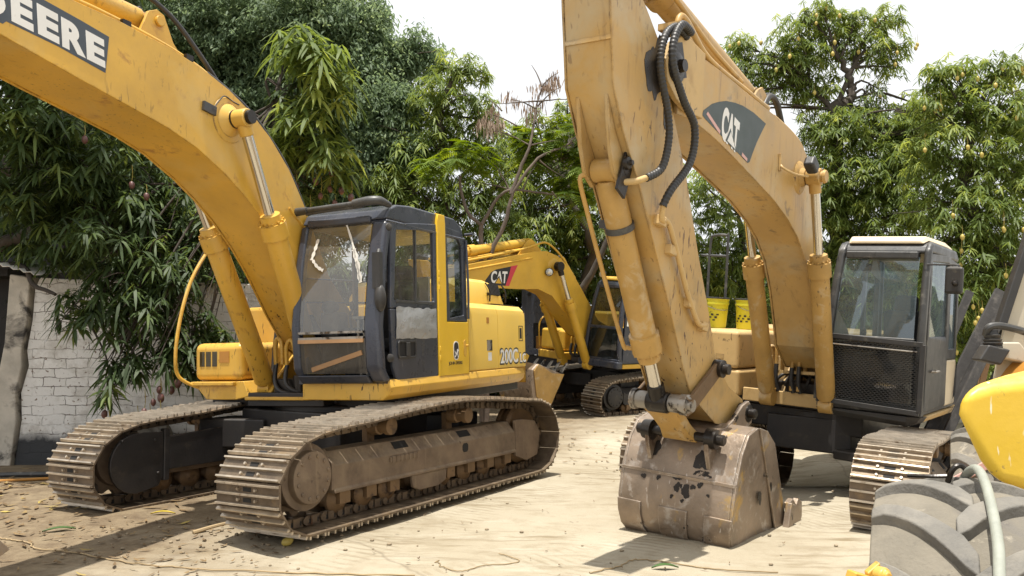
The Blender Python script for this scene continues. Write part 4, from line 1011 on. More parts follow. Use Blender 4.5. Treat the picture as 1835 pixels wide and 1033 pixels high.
def hexmesh(b, x, y0, y1, z0, z1, cell, r):
    """expanded metal: hexagon wires in the plane x"""
    w = cell; h = cell * .62; nrow = int((z1 - z0) / (h * .75)); ncol = int((y1 - y0) / w)
    for j in range(nrow):
        z = z0 + j * (z1 - z0) / nrow; hh = (z1 - z0) / nrow; off = .5 if j % 2 else 0
        for i in range(ncol + 1):
            y = y0 + (i + off) * w
            if y > y1: continue
            b.beam((x, y, z + hh * .28), (x, y, z + hh * 1.0), r * 1.3, r * 1.3, (1, 0, 0))
            for s in (-1, 1):
                yy = y + s * w / 2
                if y0 - .001 <= yy <= y1 + .001: b.beam((x + .002, y, z + hh * 1.0), (x + .002, yy, z + hh * 1.28), r, r * 1.5, (1, 0, 0))

def cat_cab(root, fr, paint, roofm, glassm, mesh=False, lean=.13):
    """cab of the two tan machines: y .32 .. 1.30"""
    Pf = [(1.40, 1.08), (1.43, 1.25), (1.44, 1.85), (1.38, 2.45), (1.31, 2.74), (1.22, 2.82)]
    def xf(z): return float(np.interp(z, [p[1] for p in Pf], [p[0] for p in Pf]))
    def yr(z): return .24 + (z - 1.1) / 1.7 * lean
    def strip(b, ya, yb, th=.11):
        L0 = []
        for x, z in Pf:
            L0.append([Vector((x, ya(z), z)), Vector((x, yb(z), z)), Vector((x - th, yb(z), z)), Vector((x - th, ya(z), z))])
        b.loft(L0)
    b = MB(); strip(b, lambda z: 1.285, lambda z: 1.20 + .01 * (z - 1.1))
    cab = b.build('cab', paint, root, fr, bevel=.035, seg=3)
    b = MB(); strip(b, lambda z: yr(z) + .085, lambda z: yr(z)); b.build('front_pillar', paint, cab, fr, bevel=.03)
    b = MB(); b.prism([(1.30, 2.70), (1.24, 2.80), (1.12, 2.835), (-.06, 2.835), (-.18, 2.78), (-.23, 2.70)], yr(2.75) - .005, 1.27); b.build('roof', paint, cab, fr, bevel=.04, seg=3)
    b = MB(); b.loft([[Vector((x, ya, z)), Vector((x, yb, z)), Vector((x, yb - .03, z + dz)), Vector((x, ya + .03, z + dz))] for x, ya, yb, z, dz in ((1.26, yr(2.8) + .09, 1.2, 2.80, .035), (1.15, yr(2.8) + .06, 1.23, 2.837, .05), (.3, yr(2.8) + .05, 1.24, 2.837, .06), (-.1, yr(2.8) + .06, 1.22, 2.837, .04))])
    b.build('roof_panel', roofm, cab, fr, bevel=.012)
    b = MB()
    b.box(1.30, 1.425, .25, 1.285, 1.05, 1.145); b.build('front_sill', paint, cab, fr, bevel=.015)
    b = MB(); b.box(1.22, 1.355, yr(2.7) + .1, 1.17, 2.64, 2.715); b.build('front_header', paint, cab, fr, bevel=.015)
    b = MB(); b.box(1.36, 1.425, .36, 1.19, 1.77, 1.83); b.build('front_rail', paint, cab, fr, bevel=.015)
    b = MB()
    b.box(-.21, 1.32, .34, 1.27, 1.06, 1.10); b.box(-.23, -.19, .34, 1.27, 1.1, 1.8); b.box(-.23, -.19, .36, .46, 1.8, 2.7); b.box(-.23, -.19, 1.16, 1.27, 1.8, 2.7)
    b.box(-.19, 1.30, .33, .36, 1.10, 1.75); b.box(-.19, -.1, .40, .44, 1.75, 2.7); b.box(.40, .48, .40, .44, 1.75, 2.7)
    b.build('inner_shell', paint, cab, fr, bevel=.006)
    b = MB(); b.ring([(1.27, 2.70), (.30, 2.74), (.30, 1.10), (1.30, 1.09)], [(1.19, 2.62), (.38, 2.66), (.38, 1.86), (1.22, 1.85)], 1.235, 1.284)
    dr = b.build('door', paint, cab, fr, bevel=.012)
    b = MB(); b.box(.40, 1.25, 1.24, 1.276, 1.16, 1.80); b.build('door_panel', roofm, dr, fr, bevel=.02)
    b = MB(); b.add([(1.19, 1.262, 2.62), (.38, 1.262, 2.66), (.38, 1.262, 1.86), (1.22, 1.262, 1.85)], [(0, 1, 2, 3)]); b.build('door_window', glassm, dr, fr)
    b = MB(); b.tube([(1.12, 1.29, 1.50), (1.12, 1.335, 1.50), (.92, 1.335, 1.50), (.92, 1.29, 1.50)], .011, 8, 0); b.build('door_handle', 'steel', dr, fr)
    b = MB(); b.ring([(.29, 2.72), (-.22, 2.68), (-.22, 1.60), (.29, 1.60)], [(.22, 2.64), (-.14, 2.60), (-.14, 1.72), (.22, 1.72)], 1.235, 1.28); b.build('rear_window_frame', paint, cab, fr, bevel=.012)
    b = MB(); b.add([(.22, 1.26, 2.64), (-.14, 1.26, 2.60), (-.14, 1.26, 1.72), (.22, 1.26, 1.72)], [(0, 1, 2, 3)]); b.build('rear_side_window', glassm, cab, fr)
    b = MB(); b.box(-.22, .29, 1.24, 1.283, 1.09, 1.595); b.build('side_panel', roofm, cab, fr, bevel=.02)
    w = MB(); w.sheet([[(xf(z) - .03, y_, z) for y_ in np.linspace(yr(z) + .09, 1.18, 6)] for z in np.linspace(1.80, 2.66, 8)]); w.build('windscreen', glassm, cab, fr)
    w = MB(); w.sheet([[(xf(z) - .03, y_, z) for y_ in np.linspace(yr(z) + .09, 1.18, 6)] for z in np.linspace(1.14, 1.78, 6)]); w.build('lower_windscreen', 'glass_dark', cab, fr)
    seat_and_levers(cab, fr, .40, .80, 1.10)
    return cab, xf, yr

def cat_upper():
    fr = C; root = exB
    b = MB(); b.box(-2.3, .95, -1.25, 1.2, .95, 1.06); b.box(.2, 1.08, -.72, .26, .96, 1.10); b.build('upper_frame', 'darkframe', root, fr, bevel=.01)
    b = MB(); b.box(-1.2, .98, -.80, .62, .70, .948); b.build('belly_filler', 'darkframe', root, fr, bevel=.02)  # dark filler box, added to blacken the light gap under the upper frame
    b = MB(); b.box(1.081, 1.12, -.70, .27, .98, 1.13); b.build('front_plate', 'tan_pale', root, fr, bevel=.01)
    cab, xf, yr = cat_cab(root, fr, 'greycab', 'cream', 'glass_blue', True)
    b = MB(); b.loft([[Vector((x, .34, 1.048)), Vector((x, .34, .98)), Vector((x, 1.15 - i_, .93)), Vector((x, 1.27 - i_, .99)), Vector((x, 1.30 - i_, 1.048))] for x, i_ in ((1.215, .0), (1.1, .0), (.6, 0), (-.6, 0), (-1.8, 0))])
    b.build('side_skirt', 'tan_pale', root, fr, bevel=.015)
    b = MB(); b.loft([[Vector((x, .26, 1.046)), Vector((x, .27, .97 + d_)), Vector((x, 1.15, .93 + d_)), Vector((x, 1.26 - i_, .98 + d_)), Vector((x, 1.30 - i_, 1.046))] for x, i_, d_ in ((1.45, .10, .06), (1.40, .02, .01), (1.22, 0, 0))])
    b.build('cab_base', 'black', root, fr, bevel=.015)
    # wire mesh guard
    g = MB(); x = 1.475
    for a, c in (((x, .265, 1.13), (x, 1.275, 1.09)), ((x, 1.275, 1.09), (x, 1.285, 1.775)), ((x, 1.285, 1.775), (x, .275, 1.815)), ((x, .275, 1.815), (x, .265, 1.13))): g.beam(a, c, .05, .035, (1, 0, 0))
    gd = g.build('mesh_guard', 'black', cab, fr, bevel=.004)
    g = MB(); hexmesh(g, 1.478, .30, 1.25, 1.14, 1.77, .041, .005); g.build('wire_mesh', 'black', gd, fr, fixn=False)
    g = MB(); g.cyl((1.49, .38, 1.725), (1.49, 1.24, 1.70), .008, n=8); g.build('guard_rod', 'steel', gd, fr)
    m = MB(); m.tube([(1.36, 1.26, 2.585), (1.36, 1.50, 2.585), (1.36, 1.55, 2.58), (1.36, 1.555, 2.42)], .010, 8, 0)
    mr = m.build('mirror', 'black', cab, fr)
    m = MB(); m.obox((1.38, 1.515, 2.43), (.035, 0, 0), (.02, .085, 0), (0, 0, .135)); m.build('mirror_housing', 'black', mr, fr, bevel=.03, seg=3)
    m = MB(); m.lathe((1.42, 1.53, 2.40), (1, 0, 0), [(0, .03), (.03, .025), (.05, .01)], 12); m.build('mirror_knob', 'grease', mr, fr)
    m = MB(); m.ball((1.12, .62, 2.55), .05, .07, .05); m.tube([(1.15, .6, 2.6), (1.2, .55, 2.66)], .012, 6, 0); m.build('inside_mirror', 'seat', cab, fr)
    m = MB(); m.sheet([[(1.28, .72, 2.62), (1.28, .76, 2.62)], [(1.29, .71, 2.5), (1.30, .80, 2.48)], [(1.30, .76, 2.44), (1.31, .82, 2.40)]]); m.build('hanging_cloth', 'offwhite', cab, fr)
    # body right of the boom
    t = MB(); t.box(-.3, 1.20, -1.38, -.74, 1.335, 1.78); tb = t.build('tool_box', 'tan_pale', root, fr, bevel=.05, seg=3)
    t = MB(); t.box(-.3, 1.20, -1.38, -.72, 1.02, 1.325); t.build('lower_box', 'tan_pale', root, fr, bevel=.04, seg=3)
    t = MB(); t.box(1.195, 1.205, -1.02, -.92, 1.44, 1.50); t.build('recess', 'tan', tb, fr); t = MB(); t.box(1.195, 1.206, -1.08, -.90, 1.36, 1.40); t.build('latch_slot', 'dark', tb, fr)
    t = MB(); t.box(-2.2, -.32, -1.38, .62, 1.06, 1.85); t.build('engine_hood', 'tan', root, fr, bevel=.08, seg=3)
    c = MB(); cw = [(-2.22 - .5 * math.cos(math.pi * (i / 12 - .5)), 1.24 * math.sin(math.pi * (i / 12 - .5))) for i in range(13)]
    cw = [(x_, y_ * .72 - .32) for x_, y_ in cw]
    c.prism(cw, 1.0, 1.8, 'z'); c.build('counterweight', 'tan', root, fr, bevel=.04)
    r = MB(); r.tube([(.25, -1.36, 1.78), (.25, -1.36, 2.90), (.25, -1.38, 2.99), (.25, -1.55, 2.99), (.25, -1.60, 2.9), (.25, -1.61, 2.30), (.25, -1.60, 1.8)], .018, 8, 4); r.tube([(.25, -1.36, 2.72), (.25, -1.72, 2.73)], .016, 8, 0)
    r.build('handrail', 'greycab', root, fr)
    # centre: boom feet, pipes and hoses
    b = MB()
    for yy in (-.29, .245): b.prism([(-.2, 1.06), (-.1, 1.6), (.15, 1.75), (.5, 1.65), (.95, 1.25), (1.05, 1.06)], yy, yy + .045)
    b.build('boom_bracket', 'tan', root, fr, bevel=.01)
    b = MB(); b.box(.55, .60, -.70, -.2, 1.06, 1.5); b.box(.50, .56, -.3, .28, 1.06, 1.52); b.build('firewall', 'tan_pale', root, fr, bevel=.01)
    L1 = [(-.40, 0), (-.30, .02), (-.12, -.01), (-.04, .01)]
    hoses(root, fr, [([(1.16, y_, 1.15), (1.16, y_, 1.50 + d_), (1.15, y_, 1.60 + d_), (1.09, y_ + .01, 1.63 + d_), (1.03, y_ + .02, 1.58 + d_), (1.02, y_ + .02, 1.35)], .022) for y_, d_ in L1], 'tan_orange', 'pipe_loop')
    hoses(root, fr, [([(1.16, y_, 1.42 + d_), (1.165, y_, 1.25), (1.14, y_ + .02, 1.13)], .026) for y_, d_ in L1] + [([(.95, -.38 + .11 * k, 1.10), (.97, -.36 + .12 * k, 1.24), (.92, -.28 + .1 * k, 1.32), (.8, -.25 + .1 * k, 1.28)], .02) for k in range(4)], 'rubber')
    b = MB(); b.beam((1.12, -.56, 1.34), (1.12, .30, 1.37), .02, .035); b.build('pipe_clamp', 'tan_pale', root, fr)
    v = MB(); v.box(.62, .98, -.42, .2, 1.10, 1.24); v.build('valve_block', 'grease', root, fr, bevel=.02)
    # boom
    top = [(4.85, 4.02), (4.49, 3.975), (4.23, 3.96), (3.58, 3.90), (2.91, 3.84), (2.46, 3.78), (2.18, 3.70), (2.0, 3.60), (1.82, 3.44), (1.6, 3.12), (1.15, 2.3), (.35, 1.85), (.1, 1.6)]
    bot = [(4.88, 3.48), (4.6, 3.485), (4.2, 3.415), (3.8, 3.325), (3.3, 3.20), (2.85, 3.085), (2.45, 2.94), (2.15, 2.785), (1.88, 2.56), (1.68, 2.26), (1.54, 1.95), (1.42, 1.66), (1.1, 1.42), (.3, 1.38)]
    bo = boom(root, fr, top, bot, .23, 'tan')
    e = MB()
    ear = [(4.55, 4.0), (4.9, 4.06), (5.10, 3.95), (5.19, 3.80), (5.15, 3.65), (5.0, 3.55), (4.84, 3.50), (4.55, 3.49)]
    e.prism(ear, .2305, .275); er = e.build('boom_ear', 'tan_pale', bo, fr, bevel=.008)
    e = MB(); e.prism(ear, -.275, -.2305); e.build('boom_ear', 'tan_pale', bo, fr, bevel=.008)
    e = MB(); e.lathe((5.03, .28, 3.78), (0, 1, 0), [(-.56, .07), (-.02, .07), (-.02, .13), (.01, .12), (.03, .05), (.07, .045)], 20); e.obox((5.0, .285, 3.83), (.05, 0, .12), (0, .01, 0), (.06, 0, -.02)); e.build('pin', 'grease', bo, fr)
    dk = [(4.47, 3.545), (4.45, 3.585), (4.3, 3.67), (4.17, 3.715), (4.04, 3.75), (3.86, 3.775), (3.69, 3.785), (3.45, 3.775), (3.16, 3.735), (3.26, 3.63), (3.35, 3.53), (3.43, 3.42), (3.49, 3.33), (3.53, 3.315), (4.42, 3.525)]
    MB().prism(dk, .2305, .2325).build('decal', 'decal_green', bo, fr)
    text('lettering', 'CAT', 'white', bo, fr, (4.115, .233, 3.43), (-1, 0, -.25), (-.10, 0, 1), .345, .285, .0012, bold=.05)
    MB().prism([(4.02, 3.425), (3.78, 3.365), (3.93, 3.54)], .2344, .2352).build('letter_outline', 'decal_green', bo, fr)
    MB().prism([(3.985, 3.428), (3.815, 3.385), (3.92, 3.515)], .2354, .2366).build('letter_triangle', 'white', bo, fr)
    MB().prism([(4.40, 3.565), (4.375, 3.59), (4.125, 3.485), (4.135, 3.455)], .2327, .234).build('stripe', 'pink', bo, fr)
    MB().prism([(3.66, 3.385), (3.67, 3.355), (3.55, 3.325), (3.545, 3.352)], .2327, .234).build('stripe', 'pink', bo, fr)
    MB().tube([(1.30, .2315, 2.45), (1.6, .2315, 2.75), (1.85, .2315, 3.25), (1.95, .2315, 3.5)], .008, 6).build('weld_bead', 'tan', bo, fr)
    p = MB(); p.lathe((2.22, .23, 3.38), (0, 1, 0), [(0, .17), (.012, .16), (.03, .10), (.07, .075)], 26); p.lathe((2.22, -.47, 3.38), (0, 1, 0), [(0, .055), (.94, .055), (.945, .07), (.97, .06)], 18); p.build('pin_boss', 'tan_orange', bo, fr)
    ram(root, 'boom_cylinder', fr, (1.42, .36, 1.06), (2.22, .38, 3.38), .655, .095, .046, 'tan_orange', eye_r=.085, em='tan_orange')
    ram(root, 'boom_cylinder', fr, (1.22, -.36, 1.06), (2.15, -.38, 3.38), .645, .095, .046, 'tan_orange', eye_r=.095)
    l = MB(); l.obox((2.44, .42, 3.46), (.075, 0, .04), (0, .055, 0), (-.035, 0, .05)); lm = l.build('lamp_cover', 'black', bo, fr, bevel=.03, seg=3)
    l = MB(); l.tube([(2.78, .24, 3.42), (2.78, .28, 3.38), (2.6, .33, 3.35), (2.46, .40, 3.35)], .012, 8, 4); l.box(2.76, 2.80, .232, .25, 3.36, 3.52); l.build('lamp_bracket', 'tan_pale', bo, fr)
    # pipes over the boom, arm cylinder
    ac = ram(root, 'arm_cylinder', fr, (3.05, 0, 4.02), (5.72, 0, 4.62), .72, .105, .055, 'tan', eye_r=.09, eye_w=.09)
    br = MB()
    for yy in (-.14, .11): br.prism([(2.75, 3.80), (2.95, 4.06), (3.05, 4.11), (3.15, 4.06), (3.35, 3.86)], yy, yy + .03)
    br.build('cylinder_bracket', 'tan', bo, fr, bevel=.006)
    hoses(bo, fr, [([(4.92, .20, 4.02), (4.88, .2, 4.20), (4.75, .2, 4.21), (4.35, .2, 4.03), (3.58, .2, 3.95), (3.05, .2, 3.90)], .024), ([(4.72, .12, 4.18), (4.35, .12, 4.11), (3.6, .13, 4.0), (3.0, .14, 3.91)], .02), ([(5.5, .16, 4.55), (4.9, .16, 4.36), (4.2, .16, 4.15), (3.6, .17, 4.02)], .02),
                  ([(2.9, .2, 3.86), (2.5, .2, 3.81), (2.2, .2, 3.74), (2.02, .2, 3.64), (1.82, .2, 3.45), (1.7, .2, 3.25)], .018)], 'tan', 'pipe_run')
    hoses(bo, fr, [([(3.02, .14, 3.92), (2.88, .14, 4.06), (2.72, .15, 4.04), (2.55, .15, 3.86), (2.45, .15, 3.76)], .028), ([(2.98, .06, 3.95), (2.78, .07, 4.10), (2.58, .08, 4.08), (2.42, .08, 3.9), (2.36, .08, 3.75)], .024)])
    b = MB(); b.obox((4.93, .20, 4.10), (.09, 0, 0), (0, .10, 0), (0, 0, .025)); b.cyl((4.93, .13, 4.1), (4.93, .33, 4.1), .02, n=8); b.build('pipe_clamp', 'tan_pale', bo, fr)
    # arm
    front = [(5.62, 4.78), (5.84, 4.74), (5.90, 4.45), (5.84, 4.03), (5.80, 3.80), (5.75, 3.50), (5.59, 3.21), (5.32, 2.86), (5.07, 2.47), (4.75, 1.98), (4.48, 1.53), (4.33, 1.32), (3.85, 1.06), (3.42, .98)]
    back = [(5.52, 4.70), (5.44, 4.16), (5.33, 4.07), (5.16, 3.92), (4.92, 3.50), (4.63, 3.02), (4.37, 2.48), (4.10, 1.98), (3.91, 1.57), (3.62, 1.34), (3.30, 1.21), (3.25, 1.06)]
    prof = front + back[::-1]
    a = MB(); a.prism(prof, -.185, .185); o2 = offset_poly(prof, .012); a.prism(o2, .1855, .20); a.prism(o2, -.20, -.1855)
    arm = a.build('arm', 'tan', root, fr, bevel=.006, angle=25)
    a = MB(); a.beam((5.803, -.19, 3.80), (5.803, .19, 3.80), .03, .012, (1, 0, 0)); a.build('weld_bead', 'tan', arm, fr)
    for y_ in (-.135, .10):
        a = MB(); a.prism([(5.72, 3.45), (5.66, 3.12), (5.58, 2.92), (5.47, 2.84), (5.38, 2.90), (5.33, 2.86), (5.60, 3.22)], y_, y_ + .035); a.build('cylinder_bracket', 'tan', arm, fr, bevel=.006)
    a = MB(); a.lathe((5.47, -.17, 2.96), (0, 1, 0), [(0, .045), (.34, .045)], 16); a.obox((5.48, .155, 2.92), (.055, 0, .03), (0, .012, 0), (-.05, 0, .14)); a.lathe((5.49, .165, 3.0), (0, 1, 0), [(0, .05), (.03, .045), (.035, .02), (.06, .02)], 12); a.build('cylinder_pin', 'grease', arm, fr, bevel=.004)
    a = MB(); a.lathe((5.03, -.21, 3.78), (0, 1, 0), [(0, .17), (.42, .17)], 26); a.build('pivot_boss', 'grease', arm, fr)
    bc = ram(root, 'bucket_cylinder', fr, (5.47, 0, 2.96), (4.50, 0, 1.25), .775, .098, .055, 'tan_orange', collar=1.2, eye_r=.085, eye_w=.09)
    c = MB(); t = Vector((4.50 - 5.47, 0, 1.25 - 2.96)).normalized(); q = Vector((5.47, 0, 2.96)) + t * .42
    c.lathe(q, t, [(0, .112), (.045, .112)], 24); c.obox(q + Vector((.02, -.11, 0)), (.03, 0, 0), (0, .03, 0), (0, 0, .03)); c.build('band', 'greycab', bc, fr)
    hoses(bc, fr, [([(5.56, -.12, 2.92), (5.58, -.15, 2.88), (5.46, -.15, 2.66), (5.28, -.15, 2.36), (4.90, -.14, 1.74), (4.84, -.12, 1.68), (4.80, -.08, 1.68)], .018)], 'tan_orange', 'pipe')
    hoses(arm, fr, [([(4.90, .285, 4.03), (5.08, .29, 4.06), (5.27, .30, 3.93), (5.31, .30, 3.70), (5.17, .30, 3.42), (5.13, .30, 3.23), (5.19, .29, 3.01), (5.36, .26, 2.91)], .027), ([(4.92, .33, 4.05), (5.10, .345, 4.06), (5.23, .355, 3.92), (5.24, .36, 3.74), (5.05, .36, 3.52), (4.85, .36, 3.36), (4.87, .35, 3.1), (5.08, .31, 2.86), (5.13, .28, 2.74)], .028)], 'rubber', 'hose', .0035)
    hoses(arm, fr, [([(5.34, .265, 2.92), (5.43, .22, 2.88), (5.52, .11, 2.86)], .024), ([(5.12, .28, 2.75), (5.10, .26, 2.66), (5.04, .245, 2.64)], .022), ([(5.06, .245, 2.66), (4.94, .24, 2.62), (4.79, .24, 2.42), (4.56, .24, 2.10), (4.36, .235, 1.90), (4.22, .235, 1.88)], .021)], 'tan_pale', 'pipe')
    for x, z in ((5.05, 2.64), (4.86, 2.44), (4.50, 2.05), (4.24, 1.87)):
        MB().obox((x, .222, z), (.055, 0, .01), (0, .028, 0), (-.006, 0, .035)).build('pipe_clamp', 'tan_pale', arm, fr, bevel=.005)
    # bucket linkage
    k = MB(); k.lathe((4.48, -.255, 1.25), (0, 1, 0), [(0, .06), (.01, .085), (.05, .085), (.055, .072), (.16, .072), (.165, .04), (.345, .04), (.35, .072), (.44, .075), (.445, .084), (.50, .084), (.51, .05), (.545, .05)], 24); k.build('link_pin', 'steel', root, fr)
    for y_ in (-.255, .215):
        k = MB(); k.prism([(4.56, 1.22), (4.50, 1.32), (4.40, 1.33), (3.95, 1.58), (3.87, 1.58), (3.85, 1.49), (4.38, 1.19), (4.48, 1.16)], y_, y_ + .035); k.build('link', 'roller', root, fr, bevel=.006)
    k = MB(); k.lathe((3.92, -.29, 1.52), (0, 1, 0), [(0, .05), (.01, .075), (.57, .075), (.575, .045), (.62, .045)], 18); k.build('link_pin', 'grease', root, fr)
    k = MB(); k.loft([[Vector((x, -w_, z + dz)), Vector((x, w_, z + dz)), Vector((x + ox, w_, z)), Vector((x + ox, -w_, z))] for x, z, w_, dz, ox in ((4.44, 1.22, .18, .05, .08), (4.30, 1.11, .13, .05, .08), (4.15, 1.00, .125, .05, .08), (4.02, .90, .16, .05, .08))])
    k.build('push_link', 'tan_orange', root, fr, bevel=.012)
    # bucket
    bprof = [(2.95, .0), (3.25, -.035), (3.65, -.03), (3.88, .0), (4.03, .055), (4.12, .14), (4.16, .25), (4.165, .38), (4.12, .64), (4.03, .86), (3.91, 1.0), (3.73, 1.045), (3.55, 1.005), (3.37, .88)]
    bu = MB(); bucket_shape(bu, bprof, .50, .035)
    def taper(b): b.v = [(x, y * (1 - .085 * min(1, max(0, (.42 - z) / .42)) ** 1.5) if x > 3.3 else y, z) for x, y, z in b.v]
    taper(bu)
    buk = bu.build('bucket', 'bucket', root, fr, bevel=.008, angle=32)
    for y0, y1 in ((-.527, -.30), (-.13, .135), (.29, .527)):
        w = MB(); w.loft([[Vector((x, y0, z)), Vector((x, y1, z)), Vector((x - .02, y1, z)), Vector((x - .02, y0, z))] for x, z in ((4.035, .035), (4.137, .125), (4.178, .245), (4.180, .345))]); taper(w); w.build('wear_plate', 'bucket', buk, fr, bevel=.006)
    w = MB(); w.beam((4.131, -.52, .61), (4.131, .52, .61), .024, .02, (1, 0, 0)); w.build('weld_bead', 'bucket', buk, fr)
    w = MB(); w.prism([(3.72, 1.045), (3.55, 1.006), (3.37, .882), (2.93, .0), (3.18, -.036)], .5285, .545); w.build('side_plate', 'bucket', buk, fr, bevel=.004)
    w = MB(); w.prism([(3.72, 1.045), (3.55, 1.006), (3.37, .882), (2.93, .0), (3.18, -.036)], -.545, -.5285); w.build('side_plate', 'bucket', buk, fr, bevel=.004)
    for s in (-1, 1):
        w = MB(); y0, y1 = (.5455, .60) if s > 0 else (-.60, -.5455)
        w.prism([(3.02, .14), (2.82, .06), (2.74, .16), (2.76, .30), (2.86, .34), (2.90, .29), (3.0, .36), (3.10, .33)], y0, y1)
        w.prism([(3.05, .10), (2.98, .30), (3.10, .34), (3.16, .12)], y0 + s * .02, y1 + s * .025); w.build('side_cutter', 'bucket', buk, fr, bevel=.012)
    for i in range(5):
        y_ = -.44 + .22 * i
        w = MB(); w.loft([[Vector((x, y_ - a, z - c_)), Vector((x, y_ + a, z - c_)), Vector((x, y_ + a, z + c_)), Vector((x, y_ - a, z + c_))] for x, z, a, c_ in ((3.12, .0, .05, .045), (2.9, .005, .045, .04), (2.72, .02, .035, .012))]); w.build('tooth', 'bucket', buk, fr, bevel=.008)
    for y_ in (-.29, .25):
        w = MB(); w.prism([(4.10, .70), (4.17, .86), (4.18, .96), (4.10, 1.035), (4.0, 1.03), (3.85, 1.02), (3.68, 1.08), (3.50, 1.19), (3.36, 1.22), (3.27, 1.14), (3.28, 1.02), (3.5, .92), (3.8, .9)], y_, y_ + .04); w.build('bucket_ear', 'bucket', buk, fr, bevel=.008)
    for x, z, l_ in ((4.10, .955, .40), (3.36, 1.11, .36)):
        w = MB(); w.lathe((x, -l_, z), (0, 1, 0), [(0, .035), (.01, .045), (.06, .045), (.065, .08), (.15, .088), (.155, .04), (2 * l_ - .155, .04), (2 * l_ - .15, .088), (2 * l_ - .065, .08), (2 * l_ - .06, .045), (2 * l_ - .01, .045), (2 * l_, .035)], 20); w.build('bucket_pin', 'grease', buk, fr)
    def stain(parent, c, r, ux, uy, seed, n=22):
        q = random.Random(seed); c, ux, uy = Vector(c), Vector(ux), Vector(uy); nn = ux.cross(uy).normalized()
        ph = [q.uniform(0, 6.28) for _ in range(3)]
        P = []
        for i in range(n):
            a = 2 * math.pi * i / n; rr = r * (1 + .22 * math.sin(2 * a + ph[0]) + .16 * math.sin(3 * a + ph[1]) + .10 * math.sin(7 * a + ph[2]))
            P.append(c + ux * rr * math.cos(a) + uy * rr * math.sin(a))
        b = MB(); b.add([p + nn * .0012 for p in P] + [p - nn * .0012 for p in P], [tuple(range(n)), tuple(range(2 * n - 1, n - 1, -1))] + [(i, n + i, n + (i + 1) % n, (i + 1) % n) for i in range(n)])
        return b.build('oil_stain', 'grease', parent, fr, fixn=True)
    dn = Vector((.16, 0, -.99)).normalized()
    for i, (y_, z_, r_) in enumerate(((-.26, .80, .055), (.20, .76, .06), (.02, .52, .030), (.10, .50, .042), (.16, .545, .02), (.02, .60, .022), (-.16, .57, .018), (-.02, .44, .014), (.22, .57, .022), (.08, .42, .014), (-.30, .56, .02), (.30, .50, .012))):
        x_ = float(np.interp(z_, [.14, .25, .38, .64, .86, 1.0], [4.12, 4.16, 4.165, 4.12, 4.03, 3.91])) + .004
        dd = Vector((.045, 0, -.3)).normalized() if z_ < .62 else Vector((.1, 0, -.22)).normalized()
        stain(buk, (x_, y_, z_), r_, (0, 1, 0), dd * (1.5 if r_ > .05 else 1.15), i + 3)
    stain(buk, (3.62, .5292, .45), .035, (1, 0, 0), (0, 0, 1.6), 31); stain(buk, (3.42, .5462, .52), .02, (1, 0, .4), (0, 0, 1.8), 32)
    stain(arm, (5.21, .2016, 3.73), .135, (.85, 0, .1), (0, 0, 1.75), 41, 30); stain(arm, (5.02, .2019, 3.42), .06, (.5, 0, .2), (0, 0, 1.6), 43)
    MB().tube([(3.88, .30, .84), (3.95, .31, .74), (4.03, .30, .66), (4.10, .28, .60)], .012, 8).build('grease_hose', 'rubber', buk, fr)
cat_upper()

for i, (y_, x_, lab) in enumerate(((-1.46, .30, 'lemon yellow pail on the tan excavator nearer the arm, with a blank upper band'), (-1.10, .10, 'lemon yellow pail with black print, beside the tan excavator boom cylinder'))):
    b = MB(); prof = [(0, .135), (.01, .14), (.30, .158), (.302, .168), (.325, .168), (.327, .160), (.36, .162), (.362, .17), (.375, .17)]
    o0 = Vector((x_, y_, 1.782)); b.lathe(o0, (0, 0, 1), prof, 32)
    p = b.build('pail', 'pail', None, C); p['label'] = lab; p['category'] = 'pail'; p['group'] = 'yellow pails'
    q = MB(); q.lathe(o0 + Vector((0, 0, .3755)), (0, 0, 1), [(0, .173), (.018, .173), (.02, .15)], 32); l = q.build('lid', 'greycab', p, C)
    q = MB()
    for k in range(9):
        a = -.6 + .15 * k; rr = .146 + .018 * ((.08 + .02 * (k % 4)) / .3) + .004
        q.obox(o0 + Vector((rr * math.cos(a), rr * math.sin(a), .10 + .035 * (k % 3))), (.002, 0, 0), (-.015 * math.sin(a), .015 * math.cos(a), 0), (0, 0, .008 + .004 * (k % 2)))
    q.build('print', 'decal_black', p, C)
    q = MB(); q.tube([o0 + Vector((.165 * math.cos(a), .165 * math.sin(a), .30 - .07 * math.sin(a + .6))) for a in np.linspace(-1.3, 1.5, 9)], .004, 6, 3); q.build('handle', 'steel', p, C)

